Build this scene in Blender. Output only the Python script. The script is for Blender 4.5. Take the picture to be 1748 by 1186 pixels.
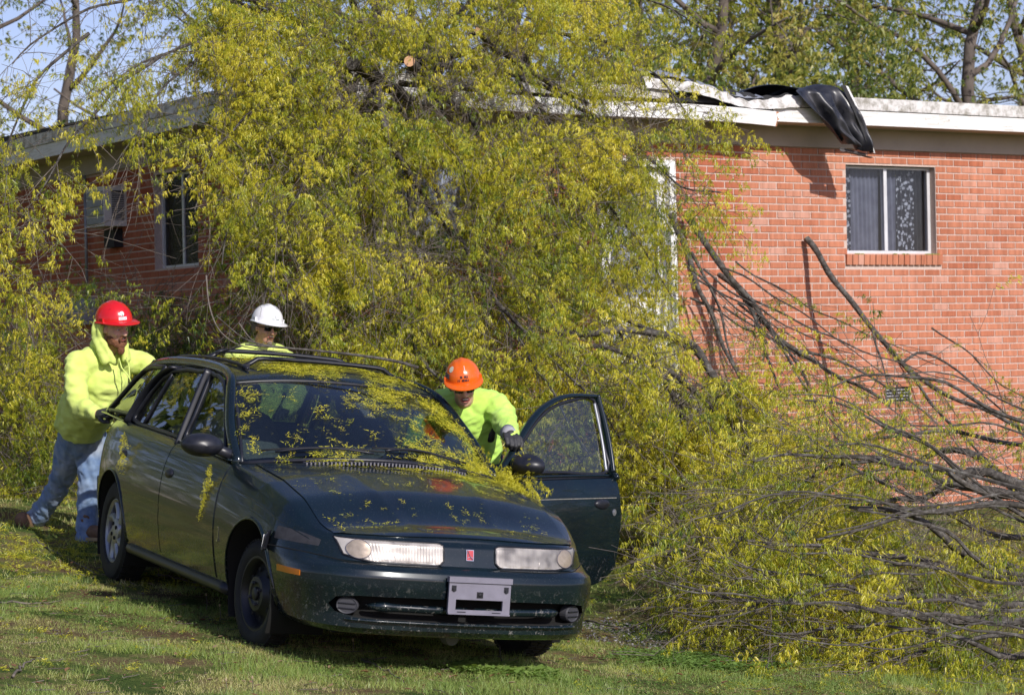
import bpy, bmesh, math, random
import numpy as np
from mathutils import Vector, Matrix, Euler
from mathutils.bvhtree import BVHTree

random.seed(7)
rng = np.random.default_rng(7)
for _o in list(bpy.data.objects):
    bpy.data.objects.remove(_o)
scene = bpy.context.scene
COL = scene.collection
PI = math.pi

# ------------------------------------------------------------------ camera
EYE = 1.9
FPX = 4000.0
ROLL = 0.02
cam_data = bpy.data.cameras.new("camera")
cam_data.sensor_width = 36.0
cam_data.lens = FPX / 1748.0 * 36.0
cam_data.clip_start = 0.2
cam_data.clip_end = 900.0
cam_data.dof.use_dof = True
cam_data.dof.focus_distance = 12.6
cam_data.dof.aperture_fstop = 7.0
cam = bpy.data.objects.new("camera", cam_data)
COL.objects.link(cam)
cam.matrix_world = Matrix.Translation((0, 0, EYE)) @ Matrix.Rotation(PI / 2, 4, 'X') @ Matrix.Rotation(-ROLL, 4, 'Z')
scene.camera = cam

# ------------------------------------------------------------------ light
SUN_DIR = Vector((0.50, -0.84, 0.62)).normalized()      # towards the sun
SUN_EL = math.asin(SUN_DIR.z)
SUN_AZ = math.atan2(SUN_DIR.x, SUN_DIR.y)
world = bpy.data.worlds.new("World")
scene.world = world
world.use_nodes = True
wn = world.node_tree
bg = wn.nodes["Background"]
sky = wn.nodes.new("ShaderNodeTexSky")
sky.sky_type = 'NISHITA'
sky.sun_disc = False
sky.sun_elevation = SUN_EL
sky.sun_rotation = SUN_AZ
sky.air_density = 1.0
sky.dust_density = 0.6
sky.ozone_density = 2.5
tint = wn.nodes.new("ShaderNodeMix")          # the camera's cool white balance
tint.data_type = 'RGBA'
tint.blend_type = 'MULTIPLY'
tint.inputs[0].default_value = 1.0
tint.inputs[7].default_value = (1.14, 0.96, 1.12, 1)
wn.links.new(sky.outputs[0], tint.inputs[6])
wn.links.new(tint.outputs[2], bg.inputs[0])
bg.inputs[1].default_value = 0.115
sun_data = bpy.data.lights.new("sun", 'SUN')
sun_data.energy = 4.4
sun_data.angle = math.radians(0.53)
sun_data.color = (1.0, 0.955, 0.88)
sun = bpy.data.objects.new("sun", sun_data)
COL.objects.link(sun)
sun.rotation_euler = SUN_DIR.to_track_quat('Z', 'Y').to_euler()
sun.location = (20, -20, 25)
scene.view_settings.view_transform = 'Standard'
scene.view_settings.look = 'None'
scene.view_settings.exposure = 0.0
scene.view_settings.gamma = 1.0
scene.view_settings.use_curve_mapping = False
scene.render.engine = 'CYCLES'
scene.cycles.max_bounces = 8
scene.cycles.transparent_max_bounces = 12
scene.cycles.caustics_reflective = False
scene.cycles.caustics_refractive = False

# ------------------------------------------------------------------ helpers
_c, _s = math.cos(ROLL), math.sin(ROLL)


def at(px, py, d):
    """a point d metres deep that the photograph shows at px, py"""
    a, b = px - 874.0, py - 593.0
    return Vector(((_c * a - _s * b) / FPX * d, d, EYE - (_s * a + _c * b) / FPX * d))


CAR_O = (-0.6484, 11.9594)


def gz(x, y):
    """height of the ground"""
    dx = x - CAR_O[0]
    dx = 5.0 * math.tanh(dx / 5.0)
    z = 0.372 - 0.1093 * dx - 0.0009 * (y - CAR_O[1])
    t = min(max((y - 13.2) / 8.0, 0.0), 1.6)
    z += 0.3 * t * t * (3 - 2 * t) if t < 1 else 0.3
    return z


def gznp(x, y):
    dx = 5.0 * np.tanh((x - CAR_O[0]) / 5.0)
    z = 0.372 - 0.1093 * dx - 0.0009 * (y - CAR_O[1])
    t = np.clip((y - 13.2) / 8.0, 0, 1)
    return z + 0.3 * t * t * (3 - 2 * t)


def at_ground(px, py):
    d = 8.0
    for _ in range(400):
        p = at(px, py, d)
        if p.z <= gz(p.x, p.y):
            return p
        d += 0.05
    return p


class NT:
    """small helper for node materials"""

    def __init__(self, name):
        self.m = bpy.data.materials.new(name)
        self.m.use_nodes = True
        self.t = self.m.node_tree
        self.b = self.t.nodes["Principled BSDF"]
        self.out = self.t.nodes["Material Output"]

    def n(self, kind, **kw):
        nd = self.t.nodes.new(kind)
        for k, v in kw.items():
            if k in nd.inputs.keys() if hasattr(nd.inputs, 'keys') else False:
                nd.inputs[k].default_value = v
            else:
                setattr(nd, k, v)
        return nd

    def l(self, a, b):
        self.t.links.new(a, b)

    def noise(self, scale, detail=3, rough=0.55, vec=None, dist=0.0):
        nd = self.t.nodes.new("ShaderNodeTexNoise")
        nd.inputs["Scale"].default_value = scale
        nd.inputs["Detail"].default_value = detail
        nd.inputs["Roughness"].default_value = rough
        nd.inputs["Distortion"].default_value = dist
        if vec is not None:
            self.l(vec, nd.inputs["Vector"])
        return nd

    def ramp(self, fac, stops):
        r = self.t.nodes.new("ShaderNodeValToRGB")
        e = r.color_ramp.elements
        while len(e) < len(stops):
            e.new(0.5)
        for i, (p, c) in enumerate(stops):
            e[i].position = p
            e[i].color = (c[0], c[1], c[2], 1) if len(c) == 3 else c
        self.l(fac, r.inputs[0])
        return r

    def mix(self, fac, a, b, blend='MIX'):
        m = self.t.nodes.new("ShaderNodeMix")
        m.data_type = 'RGBA'
        m.blend_type = blend
        for sock, v in ((m.inputs[0], fac), (m.inputs[6], a), (m.inputs[7], b)):
            if hasattr(v, 'is_linked') or hasattr(v, 'links'):
                self.l(v, sock)
            elif isinstance(v, (int, float)):
                sock.default_value = v
            else:
                sock.default_value = (v[0], v[1], v[2], 1)
        return m.outputs[2]

    def coord(self, which="Object"):
        return self.t.nodes.new("ShaderNodeTexCoord").outputs[which]

    def mapped(self, scale, which="Object"):
        mp = self.t.nodes.new("ShaderNodeMapping")
        mp.inputs["Scale"].default_value = scale
        self.l(self.coord(which), mp.inputs[0])
        return mp.outputs[0]

    def bump(self, h, strength=0.3, dist=0.01):
        b = self.t.nodes.new("ShaderNodeBump")
        b.inputs["Strength"].default_value = strength
        b.inputs["Distance"].default_value = dist
        self.l(h, b.inputs["Height"])
        self.l(b.outputs[0], self.b.inputs["Normal"])
        return b

    def set(self, **kw):
        for k, v in kw.items():
            k = k.replace('_', ' ')
            s = self.b.inputs[k]
            if hasattr(v, 'links'):
                self.l(v, s)
            else:
                s.default_value = (v[0], v[1], v[2], 1) if isinstance(v, tuple) and len(v) == 3 and s.type == 'RGBA' else v
        return self


def simple(name, col, rough=0.6, metal=0.0, coat=0.0, var=0.12, scale=8.0, spec=0.5, bump=0.0):
    t = NT(name)
    nz = t.noise(scale, 4, 0.6, t.coord())
    lo = tuple(max(0, c * (1 - var)) for c in col)
    hi = tuple(min(1, c * (1 + var)) for c in col)
    r = t.ramp(nz.outputs[0], [(0.3, lo), (0.7, hi)])
    t.set(Base_Color=r.outputs[0], Roughness=rough, Metallic=metal, Coat_Weight=coat, Specular_IOR_Level=spec)
    if bump:
        t.bump(nz.outputs[0], bump, 0.005)
    return t.m


def tag(o, label=None, cat=None, group=None, kind=None):
    if label:
        o["label"] = label
    if cat:
        o["category"] = cat
    if group:
        o["group"] = group
    if kind:
        o["kind"] = kind
    return o


def empty(name, loc=(0, 0, 0), label=None, cat=None, group=None, mat=None):
    o = bpy.data.objects.new(name, None)
    o.empty_display_size = 0.1
    COL.objects.link(o)
    if mat is not None:
        o.matrix_world = mat
    else:
        o.location = loc
    tag(o, label, cat, group)
    return o


def link(name, me, mat=None, parent=None, smooth=False, world_coords=True, angle=None):
    """link a mesh as one object; world_coords: vertices are in world space, the parent sits elsewhere"""
    o = bpy.data.objects.new(name, me)
    COL.objects.link(o)
    if mat is not None:
        for m in (mat if isinstance(mat, (list, tuple)) else [mat]):
            me.materials.append(m)
    if smooth:
        me.polygons.foreach_set("use_smooth", [True] * len(me.polygons))
        if angle is not None:
            me.set_sharp_from_angle(angle=math.radians(angle))
    if parent is not None:
        o.parent = parent
        if world_coords:
            bpy_m = full_matrix(parent)
            o.matrix_parent_inverse = bpy_m.inverted()
    me.update()
    return o


def full_matrix(o):
    m = Matrix.LocRotScale(o.location, o.rotation_euler, o.scale)
    if o.parent is not None:
        return full_matrix(o.parent) @ o.matrix_parent_inverse @ m
    return m


class MB:
    """collects verts and faces of one mesh"""

    def __init__(self):
        self.v = []
        self.f = []
        self.mi = []

    def add(self, vs, fs, mi=0):
        n = len(self.v)
        self.v += [tuple(p) for p in vs]
        self.f += [tuple(i + n for i in f) for f in fs]
        self.mi += [mi] * len(fs)
        return self

    def box(self, lo, hi, M=None, mi=0):
        x0, y0, z0 = lo
        x1, y1, z1 = hi
        vs = [Vector(p) for p in ((x0, y0, z0), (x1, y0, z0), (x1, y1, z0), (x0, y1, z0),
                                  (x0, y0, z1), (x1, y0, z1), (x1, y1, z1), (x0, y1, z1))]
        if M is not None:
            vs = [M @ p for p in vs]
        return self.add(vs, [(0, 3, 2, 1), (4, 5, 6, 7), (0, 1, 5, 4), (1, 2, 6, 5), (2, 3, 7, 6), (3, 0, 4, 7)], mi)

    def tube(self, pts, rad, seg=6, cap=True, mi=0, flat=None, up=None):
        """tube along pts, radius number or list; flat = (a, b) ellipse factors, up = reference direction"""
        pts = [Vector(p) for p in pts]
        n = len(pts)
        if not hasattr(rad, '__len__'):
            rad = [rad] * n
        rings = []
        prev = None
        for i, p in enumerate(pts):
            d = (pts[min(i + 1, n - 1)] - pts[max(i - 1, 0)])
            if d.length < 1e-9:
                d = Vector((0, 0, 1))
            d.normalize()
            if up is not None:
                u = Vector(up)
                a = d.cross(u)
                if a.length < 1e-6:
                    a = d.orthogonal()
                a.normalize()
            elif prev is None:
                a = d.orthogonal().normalized()
            else:
                a = prev - d * prev.dot(d)
                a = a.normalized() if a.length > 1e-6 else d.orthogonal().normalized()
            prev = a
            b = d.cross(a)
            fa, fb = flat or (1, 1)
            rings.append([p + a * (math.cos(2 * PI * k / seg) * rad[i] * fa) + b * (math.sin(2 * PI * k / seg) * rad[i] * fb) for k in range(seg)])
        vs = [q for r in rings for q in r]
        fs = []
        for i in range(n - 1):
            for k in range(seg):
                k2 = (k + 1) % seg
                fs.append((i * seg + k, i * seg + k2, (i + 1) * seg + k2, (i + 1) * seg + k))
        if cap:
            fs.append(tuple(reversed(range(seg))))
            fs.append(tuple((n - 1) * seg + k for k in range(seg)))
        return self.add(vs, fs, mi)

    def grid(self, G, mi=0, flip=False):
        """G: rows of points"""
        r, c = len(G), len(G[0])
        fs = []
        for i in range(r - 1):
            for j in range(c - 1):
                q = (i * c + j, i * c + j + 1, (i + 1) * c + j + 1, (i + 1) * c + j)
                fs.append(tuple(reversed(q)) if flip else q)
        return self.add([p for row in G for p in row], fs, mi)

    def slab(self, G, off, mi=0):
        """closed sheet: grid G and G shifted by off (a vector or a function of the point)"""
        r, c = len(G), len(G[0])
        H = [[Vector(p) + (off(Vector(p)) if callable(off) else Vector(off)) for p in row] for row in G]
        self.grid(G, mi)
        n0 = len(self.v) - r * c
        self.grid(H, mi, flip=True)
        n1 = len(self.v) - r * c
        edge = [j for j in range(c)] + [i * c + c - 1 for i in range(1, r)] + [(r - 1) * c + j for j in range(c - 2, -1, -1)] + [i * c for i in range(r - 2, 0, -1)]
        for a, b in zip(edge, edge[1:] + edge[:1]):
            self.f.append((n0 + b, n0 + a, n1 + a, n1 + b))
            self.mi.append(mi)
        return self

    def lathe(self, prof, M=None, seg=24, mi=0):
        """prof: (r, z) list turned about z"""
        vs, fs = [], []
        for r, z in prof:
            for k in range(seg):
                a = 2 * PI * k / seg
                p = Vector((r * math.cos(a), r * math.sin(a), z))
                vs.append(M @ p if M is not None else p)
        for i in range(len(prof) - 1):
            for k in range(seg):
                k2 = (k + 1) % seg
                fs.append((i * seg + k, i * seg + k2, (i + 1) * seg + k2, (i + 1) * seg + k))
        return self.add(vs, fs, mi)

    def mesh(self, name):
        me = bpy.data.meshes.new(name)
        me.from_pydata([tuple(p) for p in self.v], [], self.f)
        if any(self.mi):
            me.polygons.foreach_set("material_index", self.mi)
        me.update()
        return me

    def build(self, name, mat=None, parent=None, smooth=False, angle=None, world_coords=True, fix=False):
        me = self.mesh(name)
        if fix:
            bm = bmesh.new()
            bm.from_mesh(me)
            bmesh.ops.remove_doubles(bm, verts=bm.verts, dist=1e-5)
            bmesh.ops.recalc_face_normals(bm, faces=bm.faces)
            bm.to_mesh(me)
            bm.free()
        return link(name, me, mat, parent, smooth, world_coords, angle)


def mesh_np(name, V, F, tone=None):
    """mesh from numpy verts (n,3) and faces (m,k)"""
    me = bpy.data.meshes.new(name)
    n, m, k = len(V), len(F), F.shape[1]
    me.vertices.add(n)
    me.vertices.foreach_set("co", np.ascontiguousarray(V, dtype=np.float32).ravel())
    me.loops.add(m * k)
    me.loops.foreach_set("vertex_index", np.ascontiguousarray(F, dtype=np.int32).ravel())
    me.polygons.add(m)
    me.polygons.foreach_set("loop_start", np.arange(0, m * k, k, dtype=np.int32))
    me.polygons.foreach_set("loop_total", np.full(m, k, dtype=np.int32))
    if tone is not None:
        a = me.attributes.new("tone", 'FLOAT', 'POINT')
        a.data.foreach_set("value", np.ascontiguousarray(tone, dtype=np.float32))
    me.update(calc_edges=True)
    return me


def catmull(P, n):
    """n points along a smooth curve through P (tuples of any length)"""
    P = [np.array(p, float) for p in P]
    if len(P) == 2:
        return [P[0] + (P[1] - P[0]) * t for t in np.linspace(0, 1, n)]
    Q = [2 * P[0] - P[1]] + P + [2 * P[-1] - P[-2]]
    # spread samples by chord length
    L = np.cumsum([0] + [np.linalg.norm(P[i + 1] - P[i]) for i in range(len(P) - 1)])
    out = []
    for s in np.linspace(0, L[-1], n):
        i = min(int(np.searchsorted(L, s, side='right')) - 1, len(P) - 2)
        t = (s - L[i]) / max(L[i + 1] - L[i], 1e-9)
        p0, p1, p2, p3 = Q[i], Q[i + 1], Q[i + 2], Q[i + 3]
        out.append(0.5 * ((2 * p1) + (-p0 + p2) * t + (2 * p0 - 5 * p1 + 4 * p2 - p3) * t * t + (-p0 + 3 * p1 - 3 * p2 + p3) * t ** 3))
    return out


def sstep(a, b, x):
    t = min(max((x - a) / (b - a), 0), 1)
    return t * t * (3 - 2 * t)

# ================================================================== THE HOUSE
WA = math.radians(32.0)
U = Vector((math.cos(WA), math.sin(WA), 0))          # along the sunny wall, to the right
N = Vector((math.sin(WA), -math.cos(WA), 0))         # out of the sunny wall
V = Vector((-math.sin(WA), math.cos(WA), 0))         # along the shaded wall, away from the corner
NV = -U                                              # out of the shaded wall
Q0 = Vector((2.93, 22.3, 0))
CT = -5.26                                           # corner, along U from Q0
CORNER = Q0 + U * CT
RIGHT_END = 7.5
LEFT_LEN = 11.0
WALL_TOP = EYE + 1.86
BASE = -0.6
PITCH = 0.0677

brick_house = empty("brick_house", (CORNER.x, CORNER.y, 0.0),
                    "single storey red brick house with white fascia, its roof edge torn under the fallen tree", "house")


def frame(origin, along, out):
    """matrix: x along the wall, y out of the wall, z up"""
    M = Matrix.Identity(4)
    M.col[0][:3] = along
    M.col[1][:3] = out
    M.col[2][:3] = (0, 0, 1)
    M.col[3][:3] = origin
    return M


MF = frame(Q0, U, N)                   # sunny wall: x = t
ML = frame(CORNER, V, NV)              # shaded wall: x = a

mt = NT("mortar")
nz = mt.noise(60, 4, 0.6, mt.coord())
rp = mt.ramp(nz.outputs[0], [(0.3, (0.48, 0.37, 0.32)), (0.7, (0.64, 0.50, 0.44))])
mt.set(Base_Color=rp.outputs[0], Roughness=0.95)
mt.bump(nz.outputs[0], 0.4, 0.004)
M_MORTAR = mt.m


def brick_mat(name, per_object):
    t = NT(name)
    if per_object:
        rnd = t.n("ShaderNodeObjectInfo").outputs["Random"]
    else:
        rnd = t.n("ShaderNodeNewGeometry").outputs["Random Per Island"]
    pos = t.n("ShaderNodeNewGeometry").outputs["Position"]
    r1 = t.ramp(rnd, [(0.0, (0.43, 0.140, 0.075)), (0.10, (0.48, 0.180, 0.103)), (0.45, (0.515, 0.202, 0.116)), (0.88, (0.54, 0.222, 0.134)), (1.0, (0.57, 0.30, 0.22))])
    st = t.n("ShaderNodeMapping")
    st.inputs["Scale"].default_value = (26, 26, 3)
    t.l(pos, st.inputs[0])
    streak = t.noise(1.0, 3, 0.6, st.outputs[0])
    s2 = t.ramp(streak.outputs[0], [(0.35, (0.84, 0.82, 0.82)), (0.7, (1.14, 1.16, 1.18))])
    c = t.mix(1.0, r1.outputs[0], s2.outputs[0], 'MULTIPLY')
    big = t.noise(0.9, 4, 0.6, pos)
    b2 = t.ramp(big.outputs[0], [(0.35, (0.86, 0.82, 0.80)), (0.65, (1.05, 1.06, 1.07))])
    c = t.mix(1.0, c, b2.outputs[0], 'MULTIPLY')
    fine = t.noise(140, 3, 0.6, pos)
    # darker, redder brick left of a soft vertical edge, fading out lower down
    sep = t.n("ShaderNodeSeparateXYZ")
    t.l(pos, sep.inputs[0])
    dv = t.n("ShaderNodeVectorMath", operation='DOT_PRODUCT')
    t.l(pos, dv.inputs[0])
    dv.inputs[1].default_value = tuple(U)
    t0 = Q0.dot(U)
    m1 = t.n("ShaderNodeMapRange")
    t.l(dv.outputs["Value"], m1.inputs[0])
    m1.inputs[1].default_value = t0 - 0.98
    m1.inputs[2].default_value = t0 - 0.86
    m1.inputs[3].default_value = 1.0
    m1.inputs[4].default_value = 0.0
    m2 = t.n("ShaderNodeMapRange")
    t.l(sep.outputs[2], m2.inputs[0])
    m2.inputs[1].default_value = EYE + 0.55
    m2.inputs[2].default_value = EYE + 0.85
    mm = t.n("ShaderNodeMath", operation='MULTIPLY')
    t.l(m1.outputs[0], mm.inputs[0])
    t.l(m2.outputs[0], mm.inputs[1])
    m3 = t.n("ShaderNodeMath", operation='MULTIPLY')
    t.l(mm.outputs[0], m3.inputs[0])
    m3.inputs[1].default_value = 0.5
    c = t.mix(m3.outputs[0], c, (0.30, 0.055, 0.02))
    t.set(Base_Color=c, Roughness=0.9, Specular_IOR_Level=0.25)
    t.bump(fine.outputs[0], 0.35, 0.003)
    return t.m


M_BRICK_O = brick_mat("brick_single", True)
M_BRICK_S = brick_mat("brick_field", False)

# openings: (a0, a1, z0, z1) on each wall
WIN_R = (0.36, 1.50, EYE + 0.84, EYE + 1.690)
DOOR = (-2.52, -1.66, EYE - 0.42, EYE + 1.68)
WIN_B = (-4.85, -3.80, EYE + 0.78, EYE + 1.66)
VENT = (0.80, 1.12, EYE - 0.62, EYE - 0.46)
OPEN_F = [WIN_R, DOOR, WIN_B, VENT]
WIN_L = (2.55, 3.55, EYE + 0.82, EYE + 1.72)
AC = (4.22, 4.68, EYE + 1.27, EYE + 1.66)
OPEN_L = [WIN_L, AC]


def wall_panels(mb, M, a0, a1, z0, z1, opens, th=0.2):
    xs = sorted({a0, a1, *[o[0] for o in opens], *[o[1] for o in opens]})
    zs = sorted({z0, z1, *[o[2] for o in opens], *[o[3] for o in opens]})
    for i in range(len(xs) - 1):
        z = z0
        mid = (xs[i] + xs[i + 1]) / 2
        blocks = sorted([(o[2], o[3]) for o in opens if o[0] < mid < o[1]])
        for b0, b1 in blocks + [(z1, z1)]:
            if b0 - z > 1e-4:
                mb.box((xs[i], -th, z), (xs[i + 1], 0, b0), M)
            z = b1


wall_f = MB()
wall_panels(wall_f, MF, CT + 0.0, RIGHT_END, BASE, WALL_TOP, OPEN_F)
W_F = wall_f.build("front_wall", M_MORTAR, brick_house)
wall_l = MB()
wall_panels(wall_l, ML, 0.2, LEFT_LEN, BASE, WALL_TOP, OPEN_L)
W_L = wall_l.build("side_wall", M_MORTAR, brick_house)


def brick_vs(w, h, d, jit=0.0):
    # face looks along +y, chamfered outline
    c = 0.003
    return [(0, -0.012, 0), (w, -0.012, 0), (w, -0.012, h), (0, -0.012, h),
            (c, d, c), (w - c, d, c), (w - c, d, h - c), (c, d, h - c)]


BRICK_F = [(4, 7, 6, 5), (0, 4, 5, 1), (1, 5, 6, 2), (2, 6, 7, 3), (3, 7, 4, 0)]
BRICK_F = [tuple(reversed(f)) for f in BRICK_F]


def lay_bricks(M, a0, a1, z0, z1, opens, rg):
    """list of (a, z, width) for a running bond"""
    out = []
    nrow = int((z1 - z0) / PITCH)
    for r in range(nrow):
        z = z0 + r * PITCH
        zc = z + PITCH / 2
        off = 0.1015 if r % 2 else 0.0
        x = a0 - off
        k = 0
        blocks = sorted([(o[0], o[1]) for o in opens if o[2] - 0.01 < zc < o[3] + 0.01])
        spans = []
        s = a0
        for b0, b1 in blocks:
            spans.append((s, b0))
            s = b1
        spans.append((s, a1))
        for s0, s1 in spans:
            x = s0 + 0.005 - ((s0 - a0 + off) % 0.203)
            while x < s1 - 0.01:
                x0, x1 = max(x, s0 + 0.004), min(x + 0.1935, s1 - 0.004)
                if x1 - x0 > 0.03:
                    out.append((x0, z + 0.005, x1 - x0))
                x += 0.203
    return out


sill_r = (WIN_R[0] - 0.03, WIN_R[1] + 0.06, WIN_R[2] - 0.115, WIN_R[2])
front = lay_bricks(MF, CT, 5.2, EYE - 1.75, WALL_TOP, OPEN_F + [sill_r], random)
side = lay_bricks(ML, 0.0, 9.0, EYE - 1.7, WALL_TOP, OPEN_L, random)
H_B = PITCH - 0.0085
# the bricks that show largest: right of the fallen tree, above the pile
cand = [b for b in front if b[0] > -1.75 and b[1] > EYE - 0.22 and b[1] < EYE + 1.75 and b[2] > 0.17]
cand.sort(key=lambda b: (Q0 + U * b[0]).y)
named = set(id(b) for b in cand[:300])
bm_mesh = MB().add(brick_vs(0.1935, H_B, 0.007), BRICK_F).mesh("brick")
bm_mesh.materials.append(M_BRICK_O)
fm = full_matrix(brick_house)
for b in front:
    if id(b) not in named:
        continue
    o = bpy.data.objects.new("brick", bm_mesh)
    COL.objects.link(o)
    o.parent = W_F
    M = MF @ Matrix.Translation((b[0], random.uniform(-0.0025, 0.0015), b[1])) @ Matrix.Diagonal((b[2] / 0.1935, 1, 1, 1))
    o.matrix_basis = M
rest = MB()
for b in front:
    if id(b) in named:
        continue
    M = MF @ Matrix.Translation((b[0], random.uniform(-0.002, 0.001), b[1]))
    rest.add([M @ Vector(p) for p in brick_vs(b[2], H_B, 0.007)], BRICK_F)
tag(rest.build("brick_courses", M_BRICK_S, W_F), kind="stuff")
rest = MB()
for b in side:
    M = ML @ Matrix.Translation((b[0], random.uniform(-0.002, 0.001), b[1]))
    rest.add([M @ Vector(p) for p in brick_vs(b[2], H_B, 0.007)], [tuple(reversed(f)) for f in BRICK_F])
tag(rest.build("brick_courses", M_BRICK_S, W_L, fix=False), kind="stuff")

# ---- roof, soffit, fascia
M_WHITE = None
t = NT("white_painted_board")
pos = t.coord()
mp = t.mapped((1.2, 1.2, 14))
nz = t.noise(3, 5, 0.65, mp)
nf = t.noise(40, 4, 0.7, pos)
r = t.ramp(nz.outputs[0], [(0.36, (0.62, 0.60, 0.56)), (0.5, (0.80, 0.79, 0.78)), (0.75, (0.86, 0.85, 0.85))])
r2 = t.ramp(nf.outputs[0], [(0.28, (0.55, 0.52, 0.46)), (0.4, (1, 1, 1))])
t.set(Base_Color=t.mix(1.0, r.outputs[0], r2.outputs[0], 'MULTIPLY'), Roughness=0.55)
M_WHITE = t.m
t = NT("weathered_white_edge")
pos = t.coord()
nz = t.noise(9, 5, 0.7, pos)
r = t.ramp(nz.outputs[0], [(0.38, (0.30, 0.28, 0.24)), (0.52, (0.62, 0.60, 0.58)), (0.7, (0.80, 0.79, 0.78))])
t.set(Base_Color=r.outputs[0], Roughness=0.6)
M_EDGE = t.m
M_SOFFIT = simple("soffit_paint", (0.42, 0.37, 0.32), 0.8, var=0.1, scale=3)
M_BLACK = simple("roof_felt", (0.02, 0.02, 0.022), 0.8, var=0.4, scale=12)
M_METAL_SHEET = simple("bare_sheet_metal", (0.62, 0.63, 0.65), 0.4, metal=0.7, var=0.15, scale=4)
M_TORN_WOOD = simple("torn_wood", (0.45, 0.22, 0.12), 0.9, var=0.3, scale=30)

EV = 0.38                      # overhang
Z_FB, Z_FT = EYE + 2.03, EYE + 2.165   # fascia bottom and top
Z_ET = EYE + 2.285             # top edge strip


def bx(mb, M, lo, hi, mi=0):
    mb.box(lo, hi, M, mi)


# frieze boards against the walls under the soffit
fb = MB()
bx(fb, MF, (CT, 0.010, WALL_TOP - 0.02), (RIGHT_END, 0.035, Z_FB + 0.02))
fb.build("frieze_board", M_SOFFIT, brick_house)
fb = MB()
bx(fb, ML, (0.04, 0.010, WALL_TOP - 0.02), (LEFT_LEN, 0.035, Z_FB + 0.02))
fb.build("frieze_board", M_SOFFIT, brick_house)
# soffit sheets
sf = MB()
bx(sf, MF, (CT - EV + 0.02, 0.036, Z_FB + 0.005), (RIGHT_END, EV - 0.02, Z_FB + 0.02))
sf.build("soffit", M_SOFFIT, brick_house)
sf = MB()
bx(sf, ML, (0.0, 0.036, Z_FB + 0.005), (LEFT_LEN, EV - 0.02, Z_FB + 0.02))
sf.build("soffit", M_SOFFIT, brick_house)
# fascia boards; the sunny one is broken at t = BRK
BRK = -0.80
fa = MB()
G = []
for k in range(9):
    tt = BRK + 0.0 + (RIGHT_END - BRK) * k / 8
    G.append([MF @ Vector((tt, EV, Z_FB)), MF @ Vector((tt, EV, Z_FT))])
fa.slab(G, N * -0.022)
fa.build("fascia_board", M_WHITE, brick_house, fix=True)
fa = MB()
G = []
for k in range(41):
    s = k / 40
    tt = CT - EV + (BRK - 0.012 - (CT - EV)) * s
    sag = -0.055 * s ** 3
    lift = 0.012 * math.sin(s * 9)
    jag = 0.0
    G.append([MF @ Vector((tt + (0.0 if k < 40 else -0.012), EV + 0.026 + 0.02 * s, Z_FB + sag + lift)),
              MF @ Vector((tt + (0.0 if k < 40 else 0.010), EV + 0.026 + 0.02 * s, (Z_FB + Z_FT) / 2 + sag + lift)),
              MF @ Vector((tt, EV + 0.026 + 0.02 * s, Z_FT + sag + lift))])
fa.slab(G, N * -0.022)
tag(fa.build("fascia_board", M_WHITE, brick_house, fix=True), "white fascia board pushed down and snapped at its right end")
# splintered end
sp = MB()
for k in range(9):
    z = Z_FB - 0.05 + k * 0.015
    sp.box((BRK - 0.02, EV + 0.028, z), (BRK + random.uniform(-0.01, 0.03), EV + 0.040, z + 0.013), MF)
tag(sp.build("splinters", M_TORN_WOOD, brick_house), kind="stuff")
fa = MB()
bx(fa, ML, (-EV, EV - 0.022, Z_FB), (LEFT_LEN, EV, Z_FT))
fa.build("fascia_board", M_WHITE, brick_house)
# upper edge strip
es = MB()
bx(es, MF, (-0.05, EV - 0.01, Z_FT + 0.006), (RIGHT_END, EV + 0.014, Z_ET))
es.build("roof_edge_strip", M_EDGE, brick_house)
es = MB()
bx(es, ML, (-EV, EV - 0.01, Z_FT + 0.006), (LEFT_LEN, EV + 0.014, Z_ET))
es.build("roof_edge_strip", M_EDGE, brick_house)
es = MB()
bx(es, MF, (CT - EV, EV - 0.01, Z_FT + 0.02), (-2.0, EV + 0.014, Z_ET + 0.01))
es.build("roof_edge_strip", M_EDGE, brick_house)
# roof deck, low pitched, with felt
rf = MB()
D = 9.0
P = [MF @ Vector((CT - EV + .02, EV - .015, Z_ET - 0.03)), MF @ Vector((RIGHT_END, EV - .015, Z_ET - 0.03)),
     MF @ Vector((RIGHT_END, -D, Z_ET + 0.10)), MF @ Vector((CT - EV + .02, -D, Z_ET + 0.10))]
rf.slab([[P[0], P[1]], [P[3], P[2]]], (0, 0, -0.08))
rf.build("roof", M_BLACK, brick_house, fix=True)
# plain closing walls so that the house is a closed block
cw = MB()
bx(cw, MF, (RIGHT_END, -8.0, BASE), (RIGHT_END + .2, -0.2, WALL_TOP))
bx(cw, MF, (CT + .2, -8.2, BASE), (RIGHT_END, -8.0, WALL_TOP))
cw.build("rear_wall", M_BRICK_S, brick_house)
inner = MB()
bx(inner, MF, (CT + 0.25, -3.0, BASE + .3), (RIGHT_END - .1, -2.9, WALL_TOP))
inner.build("room_wall", simple("room_plaster", (0.16, 0.14, 0.12), 0.9), brick_house)

# crumpled roof edge metal, between the tree and the membrane
def edge_sheet(name, pts, w, mat, label, cat="roof flashing"):
    C = catmull(pts, 36)
    G = []
    for i, (x, z, o, tilt) in enumerate(C):
        wob = 0.010 * math.sin(i * 1.9) + 0.008 * math.sin(i * 0.7 + 1)
        top = MF @ Vector((x, EV + o - w * math.sin(tilt) * 1.0, z + w * math.cos(tilt) + wob))
        bot = MF @ Vector((x, EV + o, z + wob * .3))
        mid = (top + bot) / 2 + N * (0.012 + wob)
        G.append([bot, mid, top])
    m = MB().slab(G, N * -0.004)
    o = m.build(name, mat, None, smooth=True, fix=True, angle=40)
    return tag(o, label, cat)


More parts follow.
